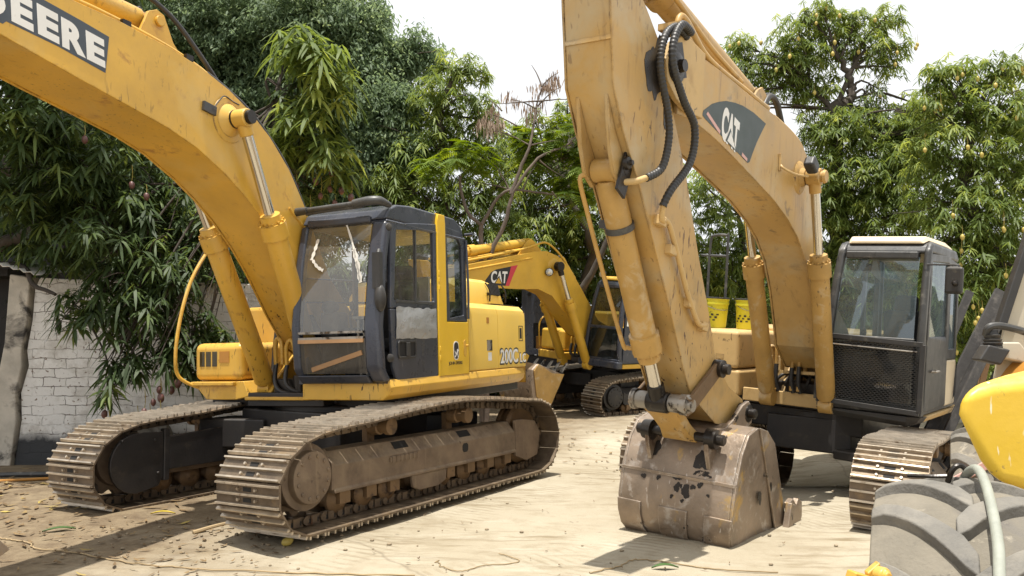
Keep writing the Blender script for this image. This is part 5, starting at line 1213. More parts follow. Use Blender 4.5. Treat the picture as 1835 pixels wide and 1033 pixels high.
# ------------------------------------------------------------------ yellow excavator at the back
K = Frame((2.36, 19.47, .15), 48.0, 5.0)
KT = Frame((2.81, 19.79, .05), 55.0, 3.0)
exC = thing('excavator', 'distant yellow excavator in the gap behind the other two, round lamp on its cab', 'excavator', (2.5, 19.6, 0.0))
crawler(exC, KT, 1.12, 1, LOOP, .64, 49, far=True)
crawler(exC, KT, -1.12, -1, LOOP, .64, 49, far=True)
carbody(exC, Frame((2.7, 19.7, .1), 55, 3))
def back_upper():
    fr = K; root = exC
    b = MB(); b.box(-2.3, 1.0, -1.25, 1.2, .93, 1.05); b.build('upper_frame', 'darkframe', root, fr, bevel=.01)
    cab, xf, yr = cat_cab(root, fr, 'navy', 'yellow_far', 'glass_dark', lean=.22)
    b = MB(); b.box(1.30, 1.47, .15, 1.30, .95, 1.10); b.build('cab_bumper', 'navy', root, fr, bevel=.03)
    b = MB(); b.box(-2.2, 1.28, .6, 1.28, .95, 1.045); b.build('side_skirt', 'yellow_far', root, fr, bevel=.02)
    lamp(cab, fr, (1.28, .55, 2.93), (1, .15, 0), .085)
    t = MB(); t.box(-.1, 1.2, -1.32, -.55, 1.15, 1.62); t.build('tool_box', 'yellow_far', root, fr, bevel=.06, seg=3)
    t = MB(); t.box(-1.4, -.12, -1.32, -.45, 1.15, 2.05); t.build('fuel_tank', 'yellow_far', root, fr, bevel=.05, seg=3)
    t = MB(); t.box(-.2, 1.24, -1.34, -.5, .95, 1.12); t.build('front_step', 'yellow_far', root, fr, bevel=.02)
    t = MB(); t.box(-2.3, -.55, -1.3, 1.26, 1.05, 1.72); t.build('engine_hood', 'yellow_far', root, fr, bevel=.08, seg=3)
    MB().tube([(1.2, -1.34, 1.2), (1.22, -1.36, 1.75), (.9, -1.36, 1.95), (.4, -1.35, 1.95)], .018, 8).build('handrail', 'yellow_far', root, fr)
    top = [(5.35, 2.80), (4.88, 2.89), (3.9, 3.09), (3.01, 3.28), (2.70, 3.31), (2.36, 3.23), (2.0, 3.01), (1.62, 2.61), (1.0, 1.9), (.2, 1.6)]
    bot = [(5.35, 2.50), (4.85, 2.52), (3.41, 2.52), (2.87, 2.54), (2.45, 2.41), (1.91, 1.95), (1.4, 1.55), (.3, 1.3)]
    bo = boom(root, fr, top, bot, .25, 'yellow_far')
    MB().prism([(4.36, 2.56), (4.31, 2.64), (4.17, 2.81), (4.05, 2.87), (3.48, 2.99), (3.60, 2.75), (3.68, 2.56)], .2505, .253).build('decal', 'decal_black', bo, fr)
    MB().prism([(3.66, 2.99 - .035), (3.48, 2.99), (3.60, 2.75), (3.68, 2.56), (3.78, 2.56), (3.70, 2.78)], .2533, .2545).build('stripe', 'red', bo, fr)
    text('lettering', 'CAT', 'white', bo, fr, (4.17, .2548, 2.60), (-1, 0, .02), (-.02, 0, 1), .42, .24, .001, bold=.03)
    MB().prism([(4.08, 2.59), (3.86, 2.59), (3.97, 2.745)], .2562, .257).build('letter_outline', 'decal_black', bo, fr)
    MB().prism([(4.05, 2.60), (3.89, 2.60), (3.97, 2.715)], .2572, .2582).build('letter_triangle', 'yellow_far', bo, fr)
    lamp(bo, fr, (2.67, .34, 2.89), (.8, .6, 0), .085)
    p = MB(); p.lathe((2.47, .25, 3.02), (0, 1, 0), [(0, .17), (.012, .16), (.03, .1), (.10, .075)], 24); p.build('pin_boss', 'yellow_far', bo, fr)
    ram(root, 'boom_cylinder', fr, (1.42, .40, .95), (2.47, .42, 3.02), .655, .095, .05, 'yellow_far')
    ram(root, 'boom_cylinder', fr, (1.38, -.40, .95), (2.40, -.42, 2.98), .63, .095, .05, 'yellow_far')
    ram(root, 'arm_cylinder', fr, (3.05, 0, 3.46), (5.75, 0, 2.98), .58, .10, .055, 'yellow_far')
    br = MB()
    for yy in (-.14, .11): br.prism([(2.7, 3.28), (2.95, 3.5), (3.05, 3.55), (3.15, 3.5), (3.4, 3.18)], yy, yy + .03)
    br.build('cylinder_bracket', 'yellow_far', bo, fr)
    hoses(bo, fr, [([(5.0, .2, 2.95), (4.2, .2, 3.12), (3.4, .2, 3.30), (3.0, .2, 3.42), (2.7, .2, 3.50), (2.4, .2, 3.38), (2.1, .2, 3.15), (1.75, .2, 2.8)], .022), ([(4.9, .26, 2.80), (3.9, .265, 3.0), (3.1, .265, 3.16)], .018), ([(5.0, .1, 2.98), (3.9, .1, 3.2), (3.2, .1, 3.34)], .02), ([(2.15, .1, 3.1), (2.05, .1, 3.22), (1.8, .1, 2.9), (1.6, .1, 2.6)], .025)], 'yellow_far', 'pipe_run')
    hoses(root, fr, [([(1.2, y_, 1.1), (1.22, y_, 1.45), (1.18, y_ + .03, 1.52), (1.1, y_ + .05, 1.4), (1.05, y_ + .05, 1.15)], .026) for y_ in (-.30, -.20, -.08, .04)], 'yellow_far', 'pipe_loop')
    hoses(root, fr, [([(1.25, y_, 1.35), (1.3, y_ + .02, 1.15), (1.2, y_ + .1, 1.08), (1.0, y_ + .1, 1.15)], .03) for y_ in (-.26, -.12, .02)])
    a = MB(); a.prism([(5.65, 2.95), (5.85, 2.95), (5.6, 2.2), (4.2, 1.25), (3.05, .95), (2.95, 1.15), (4.0, 1.75), (5.0, 2.45)], -.19, .19); a.build('arm', 'yellow_far', root, fr, bevel=.01)
    bu = MB()
    bp_ = [(2.28, .78), (2.42, .45), (2.58, .12), (2.75, .03), (2.95, .08), (3.1, .3), (3.18, .62), (3.16, .9), (3.02, 1.02)]
    bucket_shape(bu, bp_, .5); bk = bu.build('bucket', 'bucket', root, fr, bevel=.01, label='rusty bucket with upturned teeth')
    w = MB(); w.prism([(2.26, .79), (2.62, .82), (3.02, 1.02), (3.14, .88), (3.02, .35), (2.62, .12)], .5285, .55); w.build('side_plate', 'tan_orange', bk, fr, bevel=.006)
    for i in range(5):
        y_ = -.44 + .22 * i
        w = MB(); w.loft([[Vector((x, y_ - a_, z)), Vector((x, y_ + a_, z)), Vector((x - .05, y_ + a_, z + c_)), Vector((x - .05, y_ - a_, z + c_))] for x, z, a_, c_ in ((2.40, .62, .05, .05), (2.25, .84, .045, .04), (2.12, 1.0, .025, .012))]); w.build('tooth', 'steel', bk, fr, bevel=.008)
back_upper()

# ------------------------------------------------------------------ foliage
def _leaf_strip(L, w, az, el, droop, roll=0.0, base=(0, 0, 0), fold=.22):
    d = np.array([math.cos(az) * math.cos(el), math.sin(az) * math.cos(el), math.sin(el)])
    s = np.array([-math.sin(az), math.cos(az), 0.0]); up = np.cross(d, s) * -1
    s = s * math.cos(roll) + up * math.sin(roll)
    def P(t): return np.array(base) + d * (L * t) + np.array([0, 0, -droop * L * t * t])
    nn = np.cross(s, d)
    a, b = P(.33), P(.70)
    return [P(0.0), a + s * w * .5 + nn * w * fold, a - s * w * .5 + nn * w * fold, b + s * w * .42 + nn * w * fold, b - s * w * .42 + nn * w * fold, P(1.0)]
LEAF_F = [(0, 1, 2), (1, 3, 4, 2), (3, 5, 4)]
def make_templates(kind, k=7, seed=1):
    r = random.Random(seed); out = []
    for _ in range(k):
        V, F, G = [], [], []
        if kind == 'mango':
            n = r.randint(10, 14)
            for i in range(n):
                b = len(V)
                V += _leaf_strip(r.uniform(.17, .27), r.uniform(.034, .047), 2 * math.pi * i / n + r.uniform(-.3, .3), r.uniform(-.55, .55), r.uniform(.35, .95), r.uniform(-.4, .4), (0, 0, r.uniform(-.07, .05)))
                F += [tuple(b + q for q in f) for f in LEAF_F]; G += [i] * 6
        elif kind == 'fine':
            for i in range(20):
                b = len(V); t = r.random()
                c = (r.gauss(0, .10), r.gauss(0, .10), r.gauss(0, .09))
                V += _leaf_strip(r.uniform(.075, .12), r.uniform(.035, .05), r.uniform(0, 6.283), r.uniform(-.9, .5), r.uniform(.2, .7), r.uniform(-.8, .8), c, .1)
                F += [tuple(b + q for q in f) for f in LEAF_F]; G += [i] * 6
        elif kind == 'frond':
            for j in range(5):
                az = r.uniform(0, 6.283); el = r.uniform(-.3, .35); d = np.array([math.cos(az) * math.cos(el), math.sin(az) * math.cos(el), math.sin(el)]); s = np.array([-math.sin(az), math.cos(az), 0])
                Lr = r.uniform(.22, .36)
                for i in range(9):
                    t = (i + 1) / 9.5; p = d * Lr * t + np.array([0, 0, -.12 * t * t])
                    for sg in (-1, 1):
                        b = len(V); l = .085 * math.sin(math.pi * (.15 + .8 * t)); w = .011
                        q = p + s * sg * l + d * .03 + np.array([0, 0, -.015])
                        V += [p - d * w, p + d * w, q + d * w * .8, q - d * w * .8]; F += [(b, b + 1, b + 2, b + 3)]; G += [j] * 4
        elif kind == 'pod':
            for i in range(14):
                b = len(V); x, y = r.gauss(0, .05), r.gauss(0, .05)
                V += _leaf_strip(r.uniform(.10, .17), r.uniform(.014, .022), r.uniform(0, 6.28), r.uniform(-1.5, -1.0), .1, 0, (x, y, r.gauss(0, .04)), .1)
                F += [tuple(b + q for q in f) for f in LEAF_F]; G += [i] * 6
        out.append((np.array(V), F, np.array(G)))
    return out
TPL = {k: make_templates(k, 7, i + 3) for i, k in enumerate(('mango', 'fine', 'frond', 'pod'))}

def foliage(name, parent, blobs, kind, dens, m, scale=1.0, back=0.0, flush=.08, seed=0, tmean=.42, lobes=5, thin=1.0):
    """one crown: many leaf clusters set through overlapping uneven lobes"""
    r = np.random.default_rng(seed + 5)
    pos, out = [], []
    allb = [(np.array(b[:3]), b[3], 1.0) for b in blobs]
    if back: allb += [(np.array([b[0] * (1 + back / max(1, b[1])) + r.normal(0, .2), b[1] + back, b[2] + r.normal(0, .15)]), b[3] * .95, .6) for b in blobs]
    for c, rad, f in allb:
        lob = r.normal(size=(lobes, 3)); lob /= np.linalg.norm(lob, axis=1)[:, None]; la = r.uniform(-.25, .35, lobes)
        n = max(4, int(dens * rad ** 2.2 * f * 60))
        d = r.normal(size=(n, 3)); d /= np.linalg.norm(d, axis=1)[:, None]
        amp = 1 + ((np.clip(d @ lob.T, 0, 1) ** 3) * la).sum(1)
        q = rad * amp * r.random(n) ** .42
        keep = np.sin(d[:, 0] * 5 / 1 + c[0] * 3) * np.sin(d[:, 2] * 6 + c[2] * 2) * np.sin(d[:, 1] * 5 + c[1]) < .42 * thin
        pos.append((c + d * q[:, None] * np.array([1, 1, .92]))[keep]); out.append(d[keep])
    pos = np.concatenate(pos); out = np.concatenate(out); N = len(pos)
    which = r.integers(0, len(TPL[kind]), N); VV, FF, TT = [], [], []; base = 0
    for k, (tv, tf, tg) in enumerate(TPL[kind]):
        idx = np.where(which == k)[0]; n = len(idx)
        if n == 0: continue
        a = r.uniform(0, 2 * math.pi, n); ca, sa = np.cos(a), np.sin(a); sc_ = scale * r.uniform(.75, 1.25, n)
        X = tv[None, :, 0] * ca[:, None] - tv[None, :, 1] * sa[:, None]; Y = tv[None, :, 0] * sa[:, None] + tv[None, :, 1] * ca[:, None]; Z = np.repeat(tv[None, :, 2], n, 0)
        o = out[idx]; tilt = .7
        Z = Z + tilt * (X * o[:, 0:1] + Y * o[:, 1:2]) * np.where(o[:, 2:3] > 0, -.5, -.9)
        V = np.stack([X, Y, Z], -1) * sc_[:, None, None] + pos[idx][:, None, :]
        VV.append(V.reshape(-1, 3)); m_ = len(tv)
        arr = (np.arange(n) * m_)[:, None] + base
        for f in tf: FF.append((arr + np.array(f)[None, :]))
        wt = np.clip(r.normal(tmean, .16, n), 0, .85); fl = r.random(n) < flush; wt[fl] = r.uniform(.8, 1, fl.sum())
        lt = r.normal(0, .10, (n, tg.max() + 1))
        TT.append(np.clip(wt[:, None] + lt[:, tg], 0, 1).reshape(-1)); base += n * m_
    V = np.concatenate(VV); root = parent
    off = np.array(root.location) if root is not None else 0
    V = V - off
    loops = np.concatenate([f.reshape(-1) for f in FF]); sizes = np.concatenate([np.full(len(f), f.shape[1]) for f in FF])
    starts = np.concatenate([[0], np.cumsum(sizes)[:-1]])
    me = bpy.data.meshes.new(name)
    me.vertices.add(len(V)); me.vertices.foreach_set("co", V.astype(np.float32).ravel())
    me.loops.add(len(loops)); me.loops.foreach_set("vertex_index", loops.astype(np.int32))
    me.polygons.add(len(sizes)); me.polygons.foreach_set("loop_start", starts.astype(np.int32)); me.polygons.foreach_set("loop_total", sizes.astype(np.int32))
    me.update(calc_edges=True)
    at = me.attributes.new("tint", 'FLOAT', 'POINT'); at.data.foreach_set("value", np.concatenate(TT).astype(np.float32))
    me.materials.append(M[m]); me.shade_smooth()
    o = bpy.data.objects.new(name, me); COL.objects.link(o)
    if parent is not None: o.parent = parent
    return o

def limbs(name, parent, paths, m, n=9):
    b = MB()
    for pts, r0, r1 in paths:
        P = catmull(pts, 5); P = [p + Vector((RNG.uniform(-1, 1), RNG.uniform(-1, 1), RNG.uniform(-1, 1))) * r0 * .22 for p in P]
        b.tube([tuple(p) for p in P], [r0, (r0 + r1) / 2, r1], n, 0)
    return b.build(name, m, parent, angle=60)

def connect(blobs, trunk_pts, r=.035, every=1, seed=1):
    """boughs from the nearest trunk point to the lobes of the crown"""
    rr = random.Random(seed); out = []
    for b in blobs[::every]:
        c = Vector(b[:3]); t = min((Vector(p) for p in trunk_pts if p[2] < c.z + .3), key=lambda p: (p - c).length, default=Vector(trunk_pts[-1]))
        mid = t.lerp(c, .5) + Vector((rr.uniform(-.2, .2), rr.uniform(-.2, .2), rr.uniform(-.05, .3)))
        out.append(([tuple(t), tuple(mid), tuple(c)], r, .010))
        for k in range(3):
            e = c + Vector((rr.gauss(0, 1), rr.gauss(0, 1), rr.gauss(0, .7))) * b[3] * .55
            out.append(([tuple(mid.lerp(c, rr.random())), tuple(mid.lerp(e, .6)), tuple(e)], r * .4, .005))
    return out

def mango(parent, tip, stalk, size, m='mango_red', name='mango'):
    b = MB(); t = Vector(tip); k = size
    b.tube([tuple(t + Vector((0, 0, stalk))), tuple(t + Vector((.01, 0, stalk * .5))), tuple(t + Vector((0, 0, k * .9)))], .004, 5, 3)
    b.mat(1)
    prof = [(0.0, .05), (.06, .45), (.2, .78), (.45, .95), (.65, .90), (.85, .62), (.96, .3), (1.0, .05)]
    b.lathe(t + Vector((0, 0, k)), (RNG.uniform(-.12, .12), RNG.uniform(-.12, .12), -1), [(d * k * 2, rr * k * .72) for d, rr in prof], 12)
    return b.build(name, ['stem', m], parent, angle=60)
B_front = [(-5.73,9.9,4.24,0.56),(-5.96,10.1,3.54,0.51),(-5.27,10.2,3.83,0.58),(-4.86,10.6,3.63,0.53),(-4.39,10.6,3.2,0.53),(-4.85,10.1,2.86,0.57),(-5.74,10.6,2.98,0.53),(-4.21,10.2,2.52,0.51),(-3.89,10.9,2.87,0.44),(-4.55,10.0,2.11,0.5),(-4.97,9.9,2.0,0.41),(-3.98,10.0,1.91,0.43),(-4.16,9.9,1.51,0.33),(-3.75,10.2,1.64,0.34),(-4.45,9.8,1.48,0.27),(-4.68,9.7,1.06,0.13),(-4.62,9.7,1.29,0.17),(-3.68,11.3,2.23,0.38),(-3.48,11.3,1.63,0.26),(-3.15,11.2,4.12,0.37),(-2.65,11.0,4.38,0.4),(-2.31,11.0,3.93,0.33),(-2.53,10.9,5.32,0.31),(-2.31,10.9,4.95,0.28),(-2.86,11.0,5.51,0.25),(-2.99,11.1,4.93,0.3),(-2.64,11.0,3.7,0.26),(-6.11,10.0,4.82,0.37),(-4.59,11.8,4.09,0.47),(-3.87,11.8,3.85,0.39),(-6.73,11.9,2.34,0.32),(-6.62,11.0,3.03,0.44),(-6.11,11.4,3.77,0.61),(-5.11,11.6,3.1,0.62),(-3.94,10.1,1.3,0.23),(-3.63,11.0,1.2,0.19)]
B_fine = [(-9.32,18.0,5.95,1.44),(-7.48,18.0,5.34,1.44),(-10.37,18.0,4.73,1.44),(-8.05,18.0,3.76,1.32),(-6.3,17.5,3.82,1.28),(-9.6,18.0,3.15,1.2),(-5.59,17.5,3.11,1.05),(-6.74,17.5,2.18,1.05),(-10.03,20.0,9.32,1.33),(-8.18,19.5,8.99,1.43),(-6.72,19.5,8.86,1.49),(-5.19,19.2,9.01,1.47),(-3.97,19.0,8.8,1.2),(-3.25,19.2,8.08,0.79),(-3.26,19.2,9.14,0.49),(-4.6,19.0,7.49,1.39),(-3.49,18.6,6.73,1.24),(-2.76,18.8,6.92,0.75),(-2.54,19.0,8.02,0.53),(-2.23,19.0,8.48,0.35),(-5.73,19.4,6.55,1.42),(-4.02,18.8,5.5,1.19),(-2.82,18.4,5.8,0.92),(-3.22,18.6,4.58,0.99),(-7.28,20.0,7.66,1.47),(-11.66,20.5,9.22,1.37),(-6.69,20.0,5.47,1.47),(-4.94,19.5,4.46,1.17),(-1.92,19.2,8.21,0.41),(-3.5,18.6,7.75,0.74)]
B_mid = [(-1.41,18.5,7.72,0.49),(-0.96,18.3,7.59,0.44),(-0.61,18.3,7.4,0.24),(-1.63,18.2,6.81,0.73),(-0.84,18.4,6.8,0.52),(-2.09,18.0,5.71,0.66),(-1.39,18.3,5.84,0.76),(-0.62,18.6,5.91,0.62),(-2.54,17.8,4.94,0.65),(-1.84,18.0,4.73,0.78),(-1.02,18.4,4.74,0.8),(-0.22,18.8,5.12,0.63),(-1.9,18.0,3.88,0.72),(-0.83,18.4,3.68,0.74),(-0.47,18.6,6.54,0.31),(0.03,18.8,3.85,0.75)]
B_back = [(-0.26,22.0,7.13,0.44),(1.22,22.0,6.75,0.59),(2.04,22.0,6.6,0.59),(1.82,22.0,8.26,0.29),(0.26,22.0,6.9,0.53),(1.0,22.0,7.43,0.44),(1.45,22.0,7.8,0.35),(-0.19,22.0,6.53,0.56),(2.12,22.0,7.73,0.32),(0.56,22.0,7.58,0.26),(0.63,22.0,6.15,1.03),(1.67,22.0,6.3,0.95),(2.48,22.0,5.7,0.88),(1.0,22.0,4.81,1.1),(2.1,22.0,4.51,1.1),(0.04,22.0,4.96,0.88),(2.98,22.0,4.07,0.88),(1.24,22.5,3.52,1.05),(2.59,22.5,3.07,0.9),(0.19,22.5,3.52,0.9),(3.43,22.0,5.11,0.88),(1.52,22.0,7.2,0.56),(3.95,22.5,3.67,0.9),(2.26,22.0,7.05,0.51)]
B_gap = [(4.77,21.0,5.52,0.63),(5.25,21.0,4.81,0.73),(4.88,21.0,3.82,0.73),(5.8,21.0,4.1,0.63),(5.51,21.0,3.11,0.7),(4.77,21.5,2.86,0.72),(6.21,21.0,3.4,0.7),(4.33,21.0,4.53,0.56),(6.63,21.5,2.29,0.72),(5.48,21.5,2.14,0.72)]
B_right = [(8.94,19.4,6.75,0.47),(9.28,19.0,7.04,0.38),(9.08,19.0,6.58,0.51),(8.61,19.4,6.55,0.52),(9.27,18.5,6.2,0.44),(9.07,18.6,6.22,0.42),(8.74,18.6,5.84,0.5),(8.97,18.0,6.57,0.26),(8.63,19.4,7.48,0.34),(5.04,20.0,7.8,0.4),(4.76,20.0,7.11,0.45),(5.85,20.0,7.66,0.53),(5.31,20.0,7.25,0.48),(5.57,20.0,8.76,0.43),(5.52,20.0,8.21,0.51),(5.87,20.0,8.49,0.35),(6.62,19.6,8.87,0.55),(7.23,19.6,9.23,0.52),(7.5,19.6,9.5,0.34),(8.16,19.6,9.16,0.5),(8.96,19.6,9.27,0.44),(9.14,19.4,8.48,0.36),(8.46,19.4,8.48,0.52),(7.75,19.6,8.69,0.52),(6.95,19.6,8.28,0.63),(6.41,19.8,8.15,0.5),(8.84,19.4,8.01,0.34),(7.27,19.8,7.53,0.59),(6.73,19.8,7.67,0.48),(8.3,19.4,7.08,0.44),(7.47,19.0,6.39,0.66),(8.24,19.0,6.26,0.7),(8.88,19.0,6.45,0.44),(7.09,19.4,5.76,0.58),(7.75,18.8,5.25,0.94),(8.54,18.6,5.34,0.77),(7.17,19.0,4.51,0.79),(8.1,18.8,4.1,0.94),(8.8,18.4,4.42,0.74),(7.4,19.0,3.36,0.82),(8.49,18.6,3.2,0.87),(9.05,18.6,5.46,0.62),(6.97,19.4,6.55,0.47),(7.15,19.4,2.49,0.78),(8.14,19.0,2.22,0.89)]
B_far = [(8.26,16.0,6.69,0.41),(8.54,16.0,6.85,0.36),(8.97,16.0,6.69,0.45),(9.46,16.0,6.85,0.38),(9.9,16.0,6.91,0.47),(8.03,16.0,6.14,0.43),(8.57,15.8,5.97,0.61),(9.32,15.8,5.97,0.63),(9.72,15.6,5.71,0.62),(8.12,15.8,5.22,0.63),(8.75,15.6,4.96,0.75),(9.4,15.4,4.71,0.72),(8.09,15.8,4.25,0.65),(8.6,15.4,3.98,0.72),(9.2,15.2,3.75,0.66),(8.07,15.6,3.38,0.6),(8.52,15.2,3.13,0.59),(9.05,15.0,2.91,0.6),(8.03,15.0,2.31,0.52),(8.73,15.0,2.16,0.5),(7.84,15.4,2.53,0.51),(9.08,14.8,1.51,0.49),(7.92,15.4,1.61,0.62),(8.4,15.0,1.31,0.6)]
B_acacia = [(0.96,17.2,5.77,0.57),(1.42,17.2,5.18,0.57),(0.49,17.2,5.53,0.46),(1.47,17.2,4.36,0.4),(-1.09,16.6,5.28,0.42),(-1.59,16.6,5.06,0.33),(-0.64,16.6,5.17,0.31),(1.06,17.0,4.79,0.43),(0.26,17.0,5.83,0.29),(1.56,17.4,6.05,0.32)]
B_pods = [(-0.37,17.0,6.42,0.2),(-0.26,17.0,6.12,0.18),(-0.03,17.0,6.59,0.14),(0.83,17.0,6.88,0.2),(0.58,17.0,6.71,0.23),(0.95,17.0,7.06,0.14),(-0.43,17.0,5.95,0.11),(0.43,17.0,6.42,0.16),(1.07,17.2,5.53,0.16),(-0.55,17.0,6.12,0.14)]

# trees
# the near mango tree over the wall
t = thing('mango_tree', 'nearest dark mango tree overhanging the white brick wall, purple red fruit on long stalks', 'tree', (-7.8, 11.4, 0))
tr_pts = [(-7.8, 11.4, 0), (-7.75, 11.3, 1.2), (-7.75, 11.0, 2.6), (-7.75, 10.8, 3.66)]
limbs('trunk', t, [(tr_pts, .24, .17), ([(-7.75, 10.8, 3.5), (-6.67, 10.8, 3.88), (-5.95, 10.7, 3.65), (-5.39, 10.6, 3.23), (-4.94, 10.5, 2.83), (-4.59, 10.3, 2.39), (-4.46, 10.2, 1.98)], .12, .04),
  ([(-7.78, 10.9, 2.6), (-6.64, 10.8, 2.86), (-6.15, 10.7, 3.08), (-5.73, 10.7, 3.32), (-5.39, 10.6, 3.23)], .09, .06), ([(-5.39, 10.6, 3.23), (-4.94, 10.7, 3.43), (-4.31, 10.9, 3.68), (-3.61, 11.0, 4.0), (-3.18, 11.0, 4.75)], .07, .022),
  ([(-7.6, 11.0, 2.5), (-6.47, 10.9, 2.62), (-6.13, 10.7, 2.35), (-5.73, 10.5, 2.2)], .05, .02), ([(-3.44, 11.0, 4.64), (-3.18, 11.0, 4.79), (-2.96, 11.0, 4.98), (-2.89, 11.0, 5.2)], .022, .01), ([(-3.18, 11.0, 4.79), (-2.88, 11.0, 4.83), (-2.66, 11.0, 4.68)], .018, .008),
  ([(-3.44, 11.0, 4.64), (-3.1, 11.0, 4.49), (-2.65, 11.0, 4.38), (-2.35, 11, 4.0)], .018, .008), ([(-5.07, 9.9, 1.97), (-4.74, 9.8, 1.45), (-4.65, 9.7, 1.06)], .014, .006)]
  + connect(B_front, [(-7.75, 10.8, 3.5), (-6.67, 10.8, 3.88), (-5.95, 10.7, 3.65), (-5.39, 10.6, 3.23), (-4.94, 10.5, 2.83), (-4.59, 10.3, 2.39), (-4.31, 10.9, 3.68), (-3.61, 11.0, 4.0), (-3.18, 11, 4.75)], .022, 1, 4), 'bark_dark')
foliage('crown', t, B_front + [(x, y, z, .75) for x in (-7.4, -6.4, -5.5) for y, z in ((10.2, 6.6), (11.4, 7.0), (9.2, 6.5))] + [(-6.5, 11.9, 4.4, .7), (-5.6, 12.1, 4.9, .7), (-4.8, 12.3, 4.6, .7), (-5.4, 12.2, 3.6, .6)], 'mango', 5.2, 'leaf_mango_dark', .86, 0.0, .07, 1, .40)  # lobes above the view are added to shade the crown, wall and ground
for i, p in enumerate([(-2.51, 10.6, 3.66), (-2.3, 10.6, 3.77), (-2.33, 10.6, 3.56), (-2.18, 10.6, 3.54), (-2.44, 10.6, 3.47), (-2.26, 10.6, 3.38), (-2.81, 10.8, 3.63), (-4.59, 9.6, .70), (-4.64, 9.6, .80), (-4.21, 9.65, .82), (-4.11, 9.65, .93), (-4.03, 9.65, .98), (-4.29, 9.65, .70), (-4.15, 9.65, .72), (-4.06, 9.7, 1.07), (-3.94, 9.75, 1.06), (-3.88, 9.75, 1.14), (-4.02, 9.62, .75), (-3.43, 10.5, 2.66), (-3.35, 10.5, 2.56), (-4.45, 10.1, 3.38), (-4.63, 10.1, 3.52), (-5.04, 9.75, 4.0), (-2.6, 10.7, 3.3), (-2.05, 10.6, 3.45), (-3.75, 10.1, 1.18), (-4.5, 9.8, 1.3)]):
    mango(t, p, RNG.uniform(.10, .26), RNG.uniform(.044, .058))
foliage('sunlit_leaf_spray', t, [(-2.53, 10.4, 5.32, .36), (-2.31, 10.4, 4.95, .33), (-2.86, 10.5, 5.45, .28), (-2.65, 10.5, 4.38, .40), (-2.31, 10.5, 3.95, .34), (-3.1, 10.7, 4.15, .35), (-2.5, 10.6, 4.7, .3), (-5.9, 9.5, 4.3, .30)], 'mango', 3.0, 'leaf_mango', 1.1, 0, .10, 21, .36)  # lighter leaf colour than the crown stands in for sunlight on these sprays
t = thing('tree', 'tall dense blue green tree with tiny leaves, filling the upper left behind the navy cab', 'tree', (-5.7, 20.4, 0))
limbs('trunk', t, [([(-5.7, 20.4, 0), (-5.6, 20.2, 2.2), (-5.6, 20, 4.1)], .35, .28), ([(-5.6, 20, 4.0), (-5.35, 20, 5.75), (-5.91, 20, 7.11), (-6.74, 20, 8.21)], .22, .08), ([(-5.5, 20, 4.6), (-4.4, 19.6, 6.5), (-3.6, 19.2, 8.2)], .17, .05), ([(-5.7, 20, 4.2), (-8, 20, 7), (-10, 20, 9)], .17, .05)] + connect(B_fine, [(-5.35, 20, 5.75), (-5.91, 20, 7.11), (-6.74, 20, 8.21), (-4.4, 19.6, 6.5), (-3.6, 19.2, 8.0), (-8, 20, 7), (-10, 20, 9)], .05, 1, 8), 'bark')
foliage('crown', t, B_fine, 'fine', 8.0, 'leaf_fine', .95, 1.2, .05, 2, .45)
t = thing('mango_tree', 'slim light green mango tree between the bluish tree and the bare branched tree', 'tree', (-1.56, 18.3, 0))
tp = [(-1.56, 18.3, 0), (-1.56, 18.3, 2.69), (-1.44, 18.3, 4.16), (-1.51, 18.3, 5.65), (-1.58, 18.3, 6.65), (-1.27, 18.3, 7.5)]
limbs('trunk', t, [(tp, .16, .04)] + connect(B_mid, tp[1:], .035, 1, 3), 'bark_dark')
foliage('crown', t, B_mid, 'mango', 3.6, 'leaf_mango', .82, .7, .16, 3, .47)
t = thing('bare_tree', 'half bare tree with thin pale branches, brown dry pods and feathery leaf tufts', 'tree', (-.55, 16.5, 0))
limbs('trunk', t, [([(-.58, 16.5, 0), (-.61, 16.5, 1.6), (-.61, 16.5, 3.7), (-.61, 16.5, 3.9)], .055, .045), ([(-.5, 16.5, 0), (-.5, 16.5, 2.0), (-.47, 16.5, 3.14), (-.14, 16.5, 3.92), (.03, 16.5, 4.53), (.53, 16.6, 5.23), (1.05, 16.8, 5.53), (1.52, 17, 5.78)], .062, .014),
  ([(-.03, 16.5, 4.5), (.20, 16.55, 5.1), (.36, 16.6, 5.51), (.48, 16.8, 6.25), (.6, 17, 6.77)], .042, .014), ([(-.61, 16.5, 3.87), (-.88, 16.5, 4.14), (-1.01, 16.5, 4.59), (-1.03, 16.5, 4.87)], .038, .026), ([(-.61, 16.5, 3.87), (-.36, 16.5, 4.31), (-.08, 16.5, 4.57), (.48, 16.7, 4.57), (1.17, 17, 4.54)], .04, .015)]
  + [([(x0, 16.6, z0), (x0 + dx * .5, 16.7, z0 + dz * .6), (x0 + dx, 16.8, z0 + dz)], .018, .005) for x0, z0, dx, dz in ((.48, 6.25, -.5, .25), (.48, 6.25, .5, .5), (.6, 6.7, -.2, .5), (.6, 6.7, .35, .35), (.36, 5.5, -.7, .35), (.36, 5.5, .6, .15), (-.05, 4.6, -.45, .7), (-.2, 6.2, -.3, .3), (.1, 5.9, -.6, .3), (.55, 5.2, .5, -.3), (1.1, 5.5, .6, .5), (-.5, 5.2, -.5, .3), (.2, 4.57, .3, .6), (.8, 4.57, .3, -.3), (.0, 4.6, -.8, .2), (.5, 6.4, -.8, .0), (.5, 6.4, .8, .1))], 'bark')
foliage('crown', t, B_acacia, 'frond', 2.6, 'leaf_acacia', 1.0, 0, .2, 4, .5)
